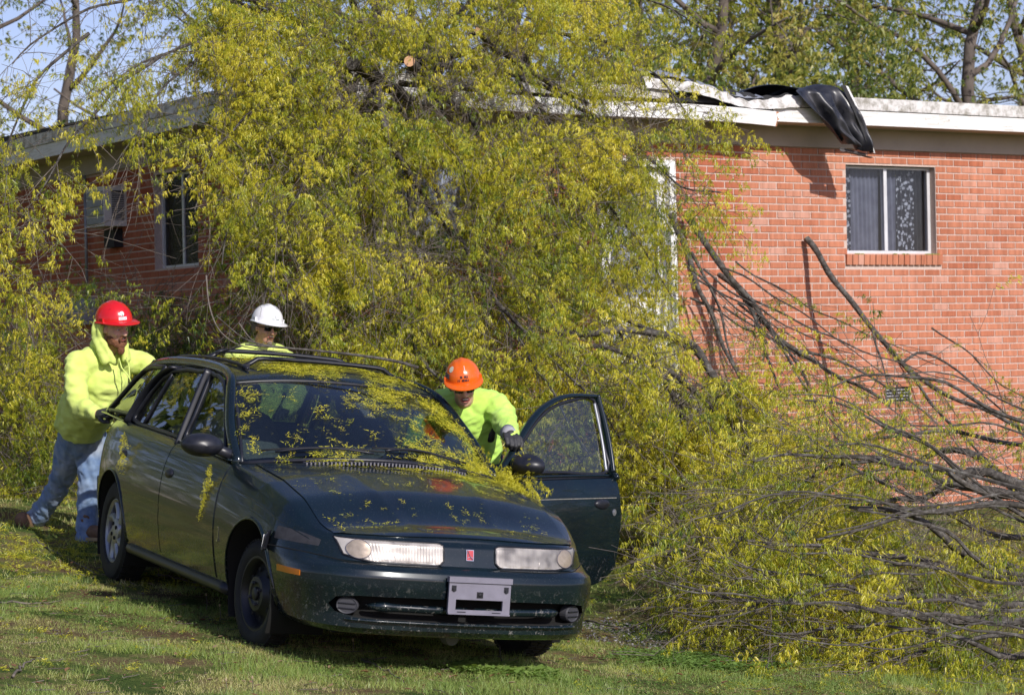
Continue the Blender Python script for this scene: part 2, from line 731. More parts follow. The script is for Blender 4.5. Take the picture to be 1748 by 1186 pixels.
edge_sheet("bent_roof_flashing", [(-2.27, Z_FT + 0.10, 0.05, 0.5), (-1.82, Z_FT + 0.09, .06, .5), (-1.42, Z_FT + 0.02, .05, .4), (-1.12, Z_FT - 0.03, .045, .7), (-0.84, Z_FT - 0.025, .05, .5), (-0.52, Z_FT + 0.0, .04, .2), (-0.16, Z_FT + 0.02, .03, .1)],
           0.115, M_EDGE, "crumpled white roof edge strip peeled up left of the black membrane")
edge_sheet("loose_roof_flashing", [(-2.37, Z_FT + 0.26, 0.02, 1.0), (-1.92, Z_FT + 0.22, .0, 1.0), (-1.47, Z_FT + 0.13, .0, 1.1), (-1.17, Z_FT + 0.07, .0, 1.0), (-0.92, Z_FT + 0.075, .01, 1.2)],
           0.085, M_METAL_SHEET, "thin grey metal strip curling above the crumpled roof edge")
# torn felt showing dark between them
edge_sheet("torn_roof_felt", [(-2.42, Z_FT + 0.17, 0.01, 0.4), (-1.82, Z_FT + 0.13, -.005, .4), (-1.32, Z_FT + 0.05, -.01, .4), (-0.82, Z_FT + 0.02, -.01, .5), (-0.42, Z_FT + 0.06, -.01, .5), (-0.12, Z_FT + 0.09, -.02, .6)],
           0.10, M_BLACK, "ragged black roofing felt along the peeled roof edge", "roofing felt")

# black membrane hanging over the roof edge
t = NT("black_membrane")
nz = t.noise(6, 4, 0.6, t.coord())
r = t.ramp(nz.outputs[0], [(0.35, (0.012, 0.013, 0.017)), (0.7, (0.05, 0.05, 0.06))])
rr = t.ramp(nz.outputs[0], [(0.3, (0.22, 0.22, 0.22)), (0.7, (0.42, 0.42, 0.42))])
t.set(Base_Color=r.outputs[0], Roughness=rr.outputs[0])
M_MEMB = t.m


def membrane():
    rows, cols = 46, 40
    G = []
    for i in range(rows):
        s = i / (rows - 1)
        row = []
        for j in range(cols):
            u = j / (cols - 1)
            # path: on roof -> over edge -> down
            if s < 0.3:
                k = s / 0.3
                o = -0.55 + 0.62 * k
                z = Z_ET + 0.03 + 0.05 * math.sin(k * PI) + 0.03 * math.sin(u * 9)
                xl, xr = -0.85 + 0.30 * k, -0.12 + 0.1 * k
            else:
                k = (s - 0.3) / 0.7
                o = EV * 0 + 0.07 + 0.09 * math.sin(k * 1.7)
                z = Z_ET + 0.03 - k * (0.47 + 0.10 * u)
                xl = -0.62 + 0.52 * k ** 1.1
                xr = 0.02 + 0.20 * k
            x = xl + (xr - xl) * u + .02 * math.sin(s * 13 + u * 4) * s
            fold = (0.055 * math.sin(u * 12 + 1.2 + s * 2.5) + .022 * math.sin(u * 27 + s * 9)) * min(1, max(0, s - .15) * 2.6) + 0.02 * math.sin(u * 9 - s * 14) * s
            o += fold + 0.05
            if s < 0.3:
                z += 0.025 * math.sin(u * 14 + s * 9)
            row.append(MF @ Vector((x, EV + o - 0.05, z)))
        G.append(row)
    m = MB().slab(G, (0.0, 0.0, 0.0) if False else N * -0.004)
    o = m.build("roofing_membrane", M_MEMB, None, smooth=True, fix=True)
    # curled lower flap
    G = []
    for i in range(14):
        a = i / 13
        row = []
        for j in range(12):
            u = j / 11
            x = -0.10 + u * 0.32
            ang = -0.5 + a * 2.6
            rr_ = 0.055
            row.append(MF @ Vector((x, EV + 0.15 - rr_ * math.cos(ang) * 1.2, Z_ET - 0.50 - 0.05 * u - rr_ * math.sin(ang) * .55)))
        G.append(row)
    f = MB().slab(G, (0, 0, 0.003)).build("curled_flap", simple("membrane_underside", (0.10, 0.09, 0.09), 0.6), o, smooth=True, fix=True)
    # white metal strip still fixed to its right edge
    G = []
    for i in range(20):
        k = i / 19
        z = Z_ET + 0.10 - k * 0.63
        x = -0.03 + 0.245 * k
        o_ = 0.09 + 0.10 * math.sin(k * 1.7)
        G.append([MF @ Vector((x + 0.002, EV + o_, z)), MF @ Vector((x + 0.034 - .014 * k, EV + o_ + 0.01, z - 0.01))])
    MB().slab(G, N * -0.003).build("metal_edging", M_WHITE, o, fix=True)
    G2 = [[p[0] + U * -0.048 + N * 0.004, p[0] + U * 0.0 + N * 0.012] for p in G]
    MB().slab(G2, N * -0.003).build("dark_edging", M_BLACK, o, fix=True)
    return tag(o, "black roofing membrane torn loose and hanging folded over the white fascia", "roofing membrane")


membrane()

# ---- windows and door
M_ALU = simple("window_aluminium", (0.70, 0.70, 0.72), 0.45, metal=0.3, var=0.08)
M_WPAINT = simple("white_trim_paint", (0.80, 0.80, 0.80), 0.5, var=0.06)


def glass_mat(name, tint, refl=0.12, rough=0.02, ior=1.5):
    t = NT(name)
    t.t.nodes.remove(t.b)
    tr = t.n("ShaderNodeBsdfTransparent")
    tr.inputs[0].default_value = (*tint, 1)
    gl = t.n("ShaderNodeBsdfGlossy")
    gl.inputs["Roughness"].default_value = rough
    fr = t.n("ShaderNodeFresnel")
    ge = t.n("ShaderNodeNewGeometry")          # the same reflectance whichever way the sheet faces
    io = t.n("ShaderNodeMapRange")
    t.l(ge.outputs["Backfacing"], io.inputs[0])
    io.inputs[3].default_value = ior
    io.inputs[4].default_value = 1 / ior
    t.l(io.outputs[0], fr.inputs[0])
    ad = t.n("ShaderNodeMath", operation='ADD')
    t.l(fr.outputs[0], ad.inputs[0])
    ad.inputs[1].default_value = refl
    ad.use_clamp = True
    mx = t.n("ShaderNodeMixShader")
    t.l(ad.outputs[0], mx.inputs[0])
    t.l(tr.outputs[0], mx.inputs[1])
    t.l(gl.outputs[0], mx.inputs[2])
    t.l(mx.outputs[0], t.out.inputs[0])
    return t.m


M_GLASS = glass_mat("window_glass", (0.80, 0.82, 0.86), 0.0)


def curtain_mat(name, a, b, kind):
    t = NT(name)
    if kind == 'lace':
        mp = t.mapped((1, 1, 1))
        vr = t.n("ShaderNodeTexVoronoi")
        vr.inputs["Scale"].default_value = 26
        t.l(mp, vr.inputs["Vector"])
        r = t.ramp(vr.outputs["Distance"], [(0.30, a), (0.48, b)])
    else:
        nz = t.noise(10, 3, 0.5, t.coord())
        r = t.ramp(nz.outputs[0], [(0.35, a), (0.65, b)])
    t.set(Base_Color=r.outputs[0], Roughness=0.95)
    return t.m


M_LACE = curtain_mat("lace_curtain", (0.72, 0.72, 0.74), (0.05, 0.05, 0.06), 'lace')
M_GREYC = curtain_mat("grey_curtain", (0.19, 0.19, 0.23), (0.27, 0.27, 0.31), 'plain')
M_WHITEC = curtain_mat("white_curtain", (0.66, 0.66, 0.72), (0.82, 0.82, 0.88), 'plain')
M_DARKC = curtain_mat("dark_curtain", (0.022, 0.022, 0.026), (0.05, 0.05, 0.055), 'plain')


def curtain(M, a0, a1, z0, z1, y, mat, parent, waves=6, amp=0.015, name="curtain"):
    G = []
    for i in range(8):
        z = z0 + (z1 - z0) * i / 7
        G.append([M @ Vector((a0 + (a1 - a0) * j / 40, y + amp * math.sin(j / 40 * waves * 2 * PI + i * .2), z)) for j in range(41)])
    return MB().grid(G).build(name, mat, parent, smooth=True)


def slider(M, o, parent, curtains, flipn=1, label=None, glass=None):
    a0, a1, z0, z1 = o
    w = a1 - a0
    f = MB()
    y0, y1 = -0.115, -0.075
    t_ = 0.028
    f.box((a0 + .003, y0, z0 + .002), (a1 - .003, y1, z0 + t_), M)
    f.box((a0 + .003, y0, z1 - t_), (a1 - .003, y1, z1 - .035 + .03), M)
    f.box((a0 + .003, y0, z0 + t_), (a0 + t_, y1, z1 - t_), M)
    f.box((a1 - t_ - .012, y0, z0 + t_), (a1 - .003, y1, z1 - t_), M)
    f.box((a0 + w * .47, y0 - .004, z0 + t_), (a0 + w * .47 + .040, y1 + .004, z1 - t_), M)
    wf = f.build("window", M_ALU, parent)
    if label:
        wf["label"] = label
    for k, (p0, p1, yy) in enumerate(((a0 + t_, a0 + w * .47, -0.088), (a0 + w * .47 + .04, a1 - t_ - .012, -0.100))):
        MB().box((p0, yy, z0 + t_), (p1, yy + .004, z1 - t_), M).build("pane", glass or M_GLASS, wf)
    for (c0, c1, mat, wv, yy) in curtains:
        curtain(M, a0 + w * c0, a0 + w * c1, z0 - .02, z1 + .02, yy, mat, wf, wv)
    # reveal boards
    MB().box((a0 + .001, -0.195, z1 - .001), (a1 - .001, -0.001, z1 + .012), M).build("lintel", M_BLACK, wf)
    return wf


wr = slider(MF, WIN_R, brick_house, [(0.0, 0.15, M_LACE, 3, -.15), (0.14, 0.47, M_GREYC, 7, -.17), (0.5, 0.66, M_GREYC, 3, -.16), (0.66, 0.86, M_LACE, 4, -.15), (0.85, 1.0, M_DARKC, 3, -.18)],
            label="aluminium sliding window with lace and grey curtains in the sunny wall")
# rowlock sill bricks
nb = 17
wb = (sill_r[1] - sill_r[0]) / nb
sm = MB().box((0, -0.09, 0), (wb - 0.008, 0.028, 0.100)).mesh("brick")
sm.materials.append(M_BRICK_O)
for k in range(nb):
    o = bpy.data.objects.new("brick", sm)
    COL.objects.link(o)
    o.parent = wr
    o.matrix_parent_inverse = Matrix.Identity(4)
    o.matrix_basis = MF @ Matrix.Translation((sill_r[0] + k * wb + .004, random.uniform(-.002, .002), sill_r[2] + .004)) @ Matrix.Rotation(-0.04, 4, 'X')
mo = MB()
for k in range(60):
    a = random.choice((random.uniform(WIN_R[0], WIN_R[0] + .2), random.uniform(WIN_R[1] - .15, WIN_R[1] + .04), random.uniform(WIN_R[0], WIN_R[1])))
    mo.lathe([(0.001, 0.012), (0.012, 0.008), (0.016, 0.0)], MF @ Matrix.Translation((a, random.uniform(-.05, .02), WIN_R[2] - 0.012)), 6)
M_MOSS = simple("moss", (0.20, 0.22, 0.03), 0.95, var=0.4, scale=60)
tag(mo.build("moss", M_MOSS, wr), kind="stuff")
slider(MF, WIN_B, brick_house, [(0, .52, M_WHITEC, 9, -.15), (.5, 1, M_WHITEC, 8, -.16)], label="white curtained window behind the fallen crown")
slider(ML, WIN_L, brick_house, [(0, 1.0, M_DARKC, 7, -.16)], label="dark window in the shaded side wall", glass=glass_mat("dull_window_glass", (.5, .5, .5), 0, .35, 1.25))

# front door with white frame
f = MB()
a0, a1, z0, z1 = DOOR
f.box((a0 + .002, -.10, z0), (a0 + .07, .012, z1 - .07), MF)
f.box((a1 - .07, -.10, z0), (a1 - .002, .012, z1 - .07), MF)
f.box((a0 + .002, -.10, z1 - .07), (a1 - .002, .012, z1 - .002), MF)
dr = f.build("door_frame", M_WPAINT, brick_house)
d = MB()
d.box((a0 + .075, -.09, z0 + .01), (a1 - .075, -.055, z0 + .85), MF)
d.box((a0 + .075, -.09, z0 + .85), (a0 + .17, -.055, z1 - .075), MF)
d.box((a1 - .17, -.09, z0 + .85), (a1 - .075, -.055, z1 - .075), MF)
d.box((a0 + .17, -.09, z1 - .17), (a1 - .17, -.055, z1 - .075), MF)
dd = d.build("storm_door", M_WPAINT, dr)
MB().box((a0 + .17, -.075, z0 + .85), (a1 - .17, -.07, z1 - .17), MF).build("pane", M_GLASS, dr)
curtain(MF, a0 + .17, a1 - .17, z0 + .85, z1 - .17, -.12, M_WHITEC, dr, 6)
st = MB()
st.box((a0 - .05, 0.012, BASE), (a1 + .05, 0.30, z0 - .02), MF)
st.box((a0 - .05, 0.302, BASE), (a1 + .05, 0.58, z0 - .20), MF)
st.box((a0 - .05, 0.582, BASE), (a1 + .05, 0.86, z0 - .38), MF)
st.build("door_step", simple("concrete", (0.36, 0.35, 0.33), 0.9, var=0.2, scale=5, bump=.2), brick_house)
# crawlspace vent
v = MB()
a0, a1, z0, z1 = VENT
v.box((a0 + .003, -.06, z0 + .003), (a1 - .003, -.05, z1 - .003), MF)
v.box((a0 + .003, -.05, z0 + .003), (a0 + .02, .002, z1 - .003), MF)
v.box((a1 - .02, -.05, z0 + .003), (a1 - .003, .002, z1 - .003), MF)
vo = v.build("crawlspace_vent", simple("vent_metal", (0.12, 0.12, 0.13), 0.5, metal=.5), brick_house)
for k in range(5):
    MB().box((a0 + .02, -.03, z0 + .012 + k * .03), (a1 - .02, -.005, z0 + .018 + k * .03), MF).build("louver", M_ALU, vo)

# window air conditioner in the shaded wall
a0, a1, z0, z1 = AC
M_ACG = simple("beige_enamel", (0.62, 0.62, 0.58), 0.5, var=0.1)
M_FIN = simple("condenser_fins", (0.30, 0.31, 0.32), 0.7, var=0.2, scale=30)
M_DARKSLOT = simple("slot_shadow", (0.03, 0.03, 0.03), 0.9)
b = MB()
yo = 0.24
b.box((a0, -.15, z0), (a1, yo, z0 + .018), ML)
b.box((a0, -.15, z1 - .018), (a1, yo, z1), ML)
b.box((a0, -.15, z0 + .018), (a0 + .018, yo, z1 - .018), ML)
b.box((a1 - .018, -.15, z0 + .018), (a1, yo, z1 - .018), ML)
b.box((a0 + .018, yo - .03, z0 + .018), (a1 - .018, yo - .012, z1 - .018), ML)
aco = b.build("air_conditioner", M_ACG, None)
tag(aco, "beige air conditioner box sticking out of the shaded brick wall", "air conditioner")
for k in range(4):
    zz = z0 + .03 + k * (z1 - z0 - .05) / 4
    MB().box((a0 + .03, yo - .011, zz), (a1 - .03, yo + .012, zz + .06), ML @ Matrix.Translation((0, 0, 0))).build("louver", M_FIN, aco)
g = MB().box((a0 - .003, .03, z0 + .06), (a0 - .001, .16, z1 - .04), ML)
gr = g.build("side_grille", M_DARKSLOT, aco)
gg = MB()
for k in range(15):
    zz = z0 + .065 + k * (z1 - z0 - .12) / 15
    gg.box((a0 - .008, .03, zz), (a0 - .003, .16, zz + .006), ML)
tag(gg.build("grille_slats", M_ACG, aco), kind="stuff")
br = MB().box((a0 + .1, .0, z0 - .20), (a1 - .1, .10, z0 - .02), ML)
br.build("support_bracket", M_BLACK, aco)

# electric meter box and its conduit
mz = EYE + 0.32
b = MB()
b.box((5.05, .012, mz), (5.55, .14, mz + .27), ML)
b.box((5.07, .14, mz + .015), (5.28, .155, mz + .255), ML)
mb_ = b.build("meter_box", simple("grey_enamel", (0.30, 0.32, 0.34), 0.5, var=.15), None)
tag(mb_, "grey electric meter box on the shaded wall behind the red helmet", "meter box")
MB().lathe([(0.0001, .16), (.07, .15), (.08, .10), (.085, 0.0)], ML @ Matrix.Translation((5.42, .14, mz + .14)) @ Matrix.Rotation(-PI / 2, 4, 'X'), 20).build("meter_dome", simple("meter_glass", (.35, .37, .38), .15), mb_, smooth=True)
c_ = MB()
c_.tube([ML @ Vector((5.18, .05, mz + .26)), ML @ Vector((5.18, .05, WALL_TOP - 0.02))], .016, 8)
c_.build("conduit", simple("conduit_steel", (.28, .30, .33), .5, metal=.5), mb_, smooth=True)

# ================================================================== THE CAR
CM = Matrix(((0.41168, 0.90483, 0.10864, -0.6484), (-0.91026, 0.41404, 0.00085, 11.9594),
             (-0.04421, -0.09924, 0.99408, -1.5278 + EYE), (0, 0, 0, 1)))
car = empty("station_wagon", label="dark green old station wagon with its driver door open, strewn with leaf sprays",
            cat="car", mat=CM)
CMX = full_matrix(car)


def cbuild(mb, name, mat, parent=None, **kw):
    """build a car piece given in car coordinates (x forward, y to its left, z up)"""
    kw.setdefault('world_coords', False)
    o = mb.build(name, mat, parent or car, **kw)
    return o


def paint(name, dirt=0.9):
    t = NT(name)
    pos = t.coord()
    n1 = t.noise(3.5, 5, 0.65, pos)
    base = t.ramp(n1.outputs[0], [(0.35, (0.0025, 0.008, 0.014)), (0.7, (0.003, 0.013, 0.018))])
    # splashed dirt low on the body and as fine specks
    sep = t.n("ShaderNodeSeparateXYZ")
    t.l(pos, sep.inputs[0])
    low = t.n("ShaderNodeMapRange")
    t.l(sep.outputs[2], low.inputs[0])
    low.inputs[1].default_value = 0.46
    low.inputs[2].default_value = 0.30
    n2 = t.noise(38, 6, 0.75, pos, 0.4)
    r2 = t.ramp(n2.outputs[0], [(0.56, (0, 0, 0)), (0.66, (1, 1, 1))])
    n3 = t.noise(210, 2, 0.5, pos)
    r3 = t.ramp(n3.outputs[0], [(0.69, (0, 0, 0)), (0.72, (1, 1, 1))])
    m1 = t.n("ShaderNodeMath", operation='MULTIPLY')
    t.l(r2.outputs[0], m1.inputs[0])
    t.l(low.outputs[0], m1.inputs[1])
    m2 = t.n("ShaderNodeMath", operation='MULTIPLY_ADD')
    t.l(r3.outputs[0], m2.inputs[0])
    m2.inputs[1].default_value = 0.35
    t.l(m1.outputs[0], m2.inputs[2])
    m3 = t.n("ShaderNodeMath", operation='MULTIPLY', use_clamp=True)
    t.l(m2.outputs[0], m3.inputs[0])
    m3.inputs[1].default_value = dirt
    n4 = t.noise(2.2, 5, 0.6, pos)
    film = t.ramp(n4.outputs[0], [(0.3, (0.0, 0.0, 0.0)), (0.75, (0.05, 0.05, 0.05))])
    c = t.mix(film.outputs[0], base.outputs[0], (0.10, 0.095, 0.07))
    c = t.mix(m3.outputs[0], c, (0.20, 0.19, 0.18))
    ro = t.mix(m3.outputs[0], (0.26, 0.26, 0.26), (0.8, 0.8, 0.8))
    t.set(Base_Color=c, Roughness=ro, Metallic=0.12, Coat_Weight=0.62, Coat_Roughness=0.055, Specular_IOR_Level=0.35)
    return t.m


M_PAINT = paint("dark_teal_paint")
M_TRIM = simple("black_plastic", (0.014, 0.015, 0.022), 0.38, var=0.3, scale=30)
M_RUBBER = simple("tyre_rubber", (0.012, 0.012, 0.013), 0.75, var=0.4, scale=20)
M_DARK = simple("underbody_black", (0.006, 0.006, 0.006), 0.9)
M_GREYP = simple("grey_bracket_plastic", (0.19, 0.18, 0.23), 0.6, var=0.12, scale=14)
M_FOGC = simple("dusty_grey_cover", (0.045, 0.045, 0.055), 0.6)
M_ALLOY = simple("alloy_wheel", (0.36, 0.37, 0.42), 0.35, metal=0.75, var=0.15)
M_STEEL = simple("black_steel_wheel", (0.018, 0.018, 0.022), 0.4, metal=0.3)
M_CHROME = simple("bright_metal", (0.7, 0.7, 0.72), 0.2, metal=1.0)
M_AMBER = simple("amber_lens", (0.55, 0.16, 0.01), 0.25, var=0.15, coat=.6)
M_REDLENS = simple("red_lens", (0.35, 0.01, 0.015), 0.2, coat=.6)
M_CGLASS = glass_mat("car_glass", (0.62, 0.68, 0.66), 0.06, 0.01)
M_SEAT = simple("grey_seat_cloth", (0.24, 0.24, 0.25), 0.9, var=.15, scale=40)
M_INT = simple("interior_plastic", (0.05, 0.05, 0.055), 0.7)
M_SEAM = simple("panel_seam", (0.002, 0.002, 0.002), 1.0)

OUT = catmull([(0.975, 0), (0.968, .22), (.935, .46), (.86, .63), (.71, .745), (.48, .80), (.05, .825), (-.6, .84), (-1.3, .845), (-2.2, .845), (-2.85, .825),
               (-3.2, .755), (-3.38, .60), (-3.47, .32), (-3.49, 0)], 170)
FT = [(.16, .19), (.055, .195), (.02, .225), (.022, .29), (.012, .355), (.0, .42), (.0, .47), (.012, .50), (.045, .520), (.078, .530), (.092, .575), (.100, .615), (.125, .640)]
ST = [(.20, .20), (.09, .20), (.055, .235), (.035, .30), (.018, .38), (.006, .46), (0, .54), (0, .60), (.004, .66), (.012, .72), (.028, .785), (.052, .84), (.085, .88)]
BELT = [(.95, .640), (.66, .662), (.3, .755), (0, .808), (-.5, .862), (-1.0, .885), (-1.5, .905), (-2.2, .925), (-2.8, .945), (-3.5, .955)]


def interp(tab, x):
    tab = sorted(tab)
    return float(np.interp(x, [a for a, b in tab], [b for a, b in tab]))


NO = len(OUT)
nrm = []
for i in range(NO):
    d = OUT[min(i + 1, NO - 1)] - OUT[max(i - 1, 0)]
    d = d / np.linalg.norm(d)
    nrm.append(np.array((-d[1], d[0])) if False else np.array((d[1], -d[0])))   # inward/outward fixed below
# outward normal of a path running front -> back on the +y side is (dy, -dx) with sign checked
for i in range(NO):
    if nrm[i] @ (OUT[i] - np.array((-1.2, 0))) < 0:
        nrm[i] = -nrm[i]
nrm[0] = np.array((1.0, 0))
nrm[-1] = np.array((-1.0, 0))


def level_pt(i, k):
    """point of ring level k (float) at outline index i, on the +y side"""
    x, y = OUT[i]
    k0 = min(int(k), 11)
    t = k - k0
    w = sstep(0.30, 0.86, x)
    fi = FT[k0][0] * (1 - t) + FT[k0 + 1][0] * t
    fz = FT[k0][1] * (1 - t) + FT[k0 + 1][1] * t
    si = ST[k0][0] * (1 - t) + ST[k0 + 1][0] * t
    sz = ST[k0][1] * (1 - t) + ST[k0 + 1][1] * t
    b = interp(BELT, x)
    sz = .2 + (sz - .2) * (b - .2) / (.88 - .2)
    if k0 + t > 6 and x < -2.9:       # tail set in above the rear bumper
        si += 0.05 * sstep(-2.9, -3.3, -(-x)) if False else 0.06 * sstep(2.95, 3.25, -x)
    ins = si * (1 - w) + fi * w
    z = sz * (1 - w) + fz * w
    # nose: bumper top wraps level into the fender
    p = np.array((x, y)) - nrm[i] * ins
    return (p[0], max(p[1], 0.0), z)


NL = 49
LV = [12.0 * k / (NL - 1) for k in range(NL)]
# smooth the tables with catmull in level direction
FTc = catmull([(float(i), a, b) for i, (a, b) in enumerate(FT)], 200)
ring = [[level_pt(i, k) for k in LV] for i in range(NO)]     # ring[i][k]


def top_z(x, y):
    """height of hood and deck over the shoulder line"""
    b = interp(BELT, x)
    c = interp([(.9, .022), (.75, .035), (.4, .062), (0, .078), (-.3, .078), (-.6, .06), (-3.5, .02)], x)
    half = 0.70
    v = min(abs(y) / half, 1)
    return b + c * (1 - v ** 2.4)


NX = 15
mb = MB()
P = []
idx = {}


def vid(key, p):
    if key not in idx:
        idx[key] = len(mb.v)
        mb.v.append(tuple(p))
    return idx[key]


def side_vid(i, k, s):
    p = ring[i][k]
    if i in (0, NO - 1):
        return vid((i, k, 0), (p[0], 0.0, p[2]))
    return vid((i, k, s), (p[0], p[1] * s, p[2]))


for s in (1, -1):
    for i in range(NO - 1):
        for k in range(NL - 1):
            q = [side_vid(i, k, s), side_vid(i + 1, k, s), side_vid(i + 1, k + 1, s), side_vid(i, k + 1, s)]
            q2 = []
            for a in q:
                if a not in q2:
                    q2.append(a)
            if len(q2) > 2:
                mb.f.append(tuple(q2 if s < 0 else reversed(q2)))
                mb.mi.append(0)
# top and bottom strips across
for (k, up) in ((NL - 1, True), (0, False)):
    def cross(i, j):
        if j == 0:
            return side_vid(i, k, -1)
        if j == NX:
            return side_vid(i, k, 1)
        if i in (0, NO - 1):
            return side_vid(i, k, 1)
        x, y, z = ring[i][k]
        yy = -y + 2 * y * j / NX
        if up:
            v = abs(yy) / max(y, 1e-4)
            e = top_z(x, 0) - interp(BELT, x)
            fall = 1.0 if x < .7 else 1.0
            zz = z + e * (1 - v ** 2.4) * min(1, (y / .45) ** 1.0)
        else:
            zz = z
        return vid((i, k, 'c', j), (x, yy, zz))
    for i in range(NO - 1):
        for j in range(NX):
            q = [cross(i, j), cross(i, j + 1), cross(i + 1, j + 1), cross(i + 1, j)]
            q2 = []
            for a in q:
                if a not in q2:
                    q2.append(a)
            if len(q2) > 2:
                mb.f.append(tuple(q2))
                mb.mi.append(0)
shell_me = mb.mesh("body")
bmx = bmesh.new()
bmx.from_mesh(shell_me)
bmesh.ops.remove_doubles(bmx, verts=bmx.verts, dist=1e-5)
bmesh.ops.recalc_face_normals(bmx, faces=bmx.faces)
bmx.to_mesh(shell_me)
BVH = BVHTree.FromBMesh(bmx)
bmx.free()


def cast(o, d):
    r = BVH.ray_cast(Vector(o), Vector(d))
    return (r[0], r[1]) if r[0] is not None else (None, None)


def on_side(x, z, s=-1):
    p, n = cast((x, 3 * s, z), (0, -s, 0))
    return p, n


def on_front(y, z):
    return cast((4, y, z), (-1, 0, 0))


def on_top(x, y):
    return cast((x, y, 3), (0, 0, -1))


def patch(fn, corners, nu, nv, off, thick, name, mat, parent=None, round_=0.0, bumpf=None, smooth=True, builder=None):
    """panel conforming to the body. corners: four 2-d points (a,b) bilinear; or a function (u,v)->(a,b)"""
    G = []
    for i in range(nv + 1):
        v = i / nv
        row = []
        for j in range(nu + 1):
            u = j / nu
            if callable(corners):
                a, b = corners(u, v)
            else:
                c0, c1, c2, c3 = corners
                a = (c0[0] * (1 - u) + c1[0] * u) * (1 - v) + (c3[0] * (1 - u) + c2[0] * u) * v
                b = (c0[1] * (1 - u) + c1[1] * u) * (1 - v) + (c3[1] * (1 - u) + c2[1] * u) * v
            p, n = fn(a, b)
            if p is None:
                p, n = (G[-1][j], Vector((0, 0, 1))) if G else (Vector((0, 0, 0)), Vector((0, 0, 1)))
                row.append(p)
                continue
            o = off + (bumpf(u, v) if bumpf else 0)
            row.append(p + n * o)
        G.append(row)
    # inner copy along averaged normal
    H = []
    for i, row in enumerate(G):
        hr = []
        for j, p in enumerate(row):
            a = G[min(i + 1, nv)][j] - G[max(i - 1, 0)][j]
            b = row[min(j + 1, nu)] - row[max(j - 1, 0)]
            n = a.cross(b)
            n = n.normalized() if n.length > 1e-9 else Vector((0, 0, 1))
            c = Vector((-1.3, 0, .5))
            if n.dot(p - c) < 0:
                n = -n
            hr.append(p - n * thick)
        H.append(hr)
    m = builder or MB()
    m.grid(G)
    n0 = len(m.v) - (nu + 1) * (nv + 1)
    m.grid(H, flip=True)
    n1 = len(m.v) - (nu + 1) * (nv + 1)
    c = nu + 1
    edge = list(range(c)) + [i * c + c - 1 for i in range(1, nv + 1)] + [nv * c + j for j in range(c - 2, -1, -1)] + [i * c for i in range(nv - 1, 0, -1)]
    for a, b in zip(edge, edge[1:] + edge[:1]):
        m.f.append((n0 + b, n0 + a, n1 + a, n1 + b))
        m.mi.append(0)
    if builder:
        return G
    return cbuild(m, name, mat, parent, smooth=smooth, angle=35, fix=True)


# ---- cut openings into the shell
body = link("body", shell_me, [M_PAINT, M_DARK], car, smooth=False, world_coords=False)


def cutter(mb_):
    me = mb_.mesh("cut")
    b = bmesh.new()
    b.from_mesh(me)
    bmesh.ops.remove_doubles(b, verts=b.verts, dist=1e-6)
    bmesh.ops.recalc_face_normals(b, faces=b.faces)
    b.to_mesh(me)
    b.free()
    me.materials.append(M_PAINT)
    me.materials.append(M_DARK)
    me.polygons.foreach_set("material_index", [1] * len(me.polygons))
    o = bpy.data.objects.new("cut", me)
    COL.objects.link(o)
    o.matrix_world = CM
    return o


def prism(poly, axis, a, b):
    """closed prism of a 2-d polygon extruded along axis"""
    m = MB()
    n = len(poly)

    def mk(p, t):
        if axis == 0:
            return (t, p[0], p[1])
        if axis == 1:
            return (p[0], t, p[1])
        return (p[0], p[1], t)
    vs = [mk(p, a) for p in poly] + [mk(p, b) for p in poly]
    fs = [tuple(range(n)), tuple(reversed(range(n, 2 * n)))]
    for i in range(n):
        j = (i + 1) % n
        fs.append((i, n + i, n + j, j))
    return m.add(vs, fs)


def arch_poly(cx, cz, r, zl=-.2, n=28):
    return [(cx + r * math.cos(PI * k / n), cz + r * math.sin(PI * k / n)) for k in range(n + 1)] + [(cx - r * 1.0, zl), (cx + r * 1.0, zl)]


cuts = []
for s in (1, -1):
    cuts.append(prism(arch_poly(0.03, .285, .345), 1, s * .50, s * 1.2))
    cuts.append(prism(arch_poly(-2.60, .300, .355), 1, s * .50, s * 1.2))
# grille mouth
gm = [(0.0, .268), (.40, .268), (.55, .272), (.635, .29), (.665, .325), (.64, .362), (.55, .375), (.3, .380), (0, .381)]
gpoly = gm + [(-y, z) for y, z in reversed(gm[1:-1])]
cuts.append(prism(gpoly, 0, .60, 1.3))
# driver door opening
cuts.append(prism([(-.58, .27), (-1.48, .27), (-1.48, 1.2), (-.58, 1.2)], 1, .50, 1.2))
# cabin floor well, so that one can look through the windows
cuts.append(prism([(-.62, -.66), (-.62, .66), (-3.25, .64), (-3.25, -.64)], 2, .40, 1.3))
cut_objs = [cutter(c) for c in cuts]
for o in cut_objs:
    md = body.modifiers.new("b", 'BOOLEAN')
    md.operation = 'DIFFERENCE'
    md.solver = 'EXACT'
    md.object = o
bpy.context.view_layer.update()
dg = bpy.context.evaluated_depsgraph_get()
new = bpy.data.meshes.new_from_object(body.evaluated_get(dg), depsgraph=dg)
body.modifiers.clear()
body.data = new
new.name = "body"
new.polygons.foreach_set("use_smooth", [True] * len(new.polygons))
new.set_sharp_from_angle(angle=math.radians(38))
for o in cut_objs:
    bpy.data.objects.remove(o)

# ---- hood, near side doors, fender lines as real panels
YS = [(.78, .60), (.70, .640), (.55, .665), (.3, .672), (0, .675), (-.28, .685)]


def hood_uv(u, v):
    # v 0 front .. 1 cowl ; u across
    yy = -1 + 2 * u
    xf = 0.835 - 0.03 * yy * yy - .085 * abs(yy) ** 5
    xb = -.235 - .20 * yy * yy
    x = xf + (xb - xf) * v
    hw = interp(YS, x)
    return x, yy * hw * (0.935 if v < .02 else 0.97)


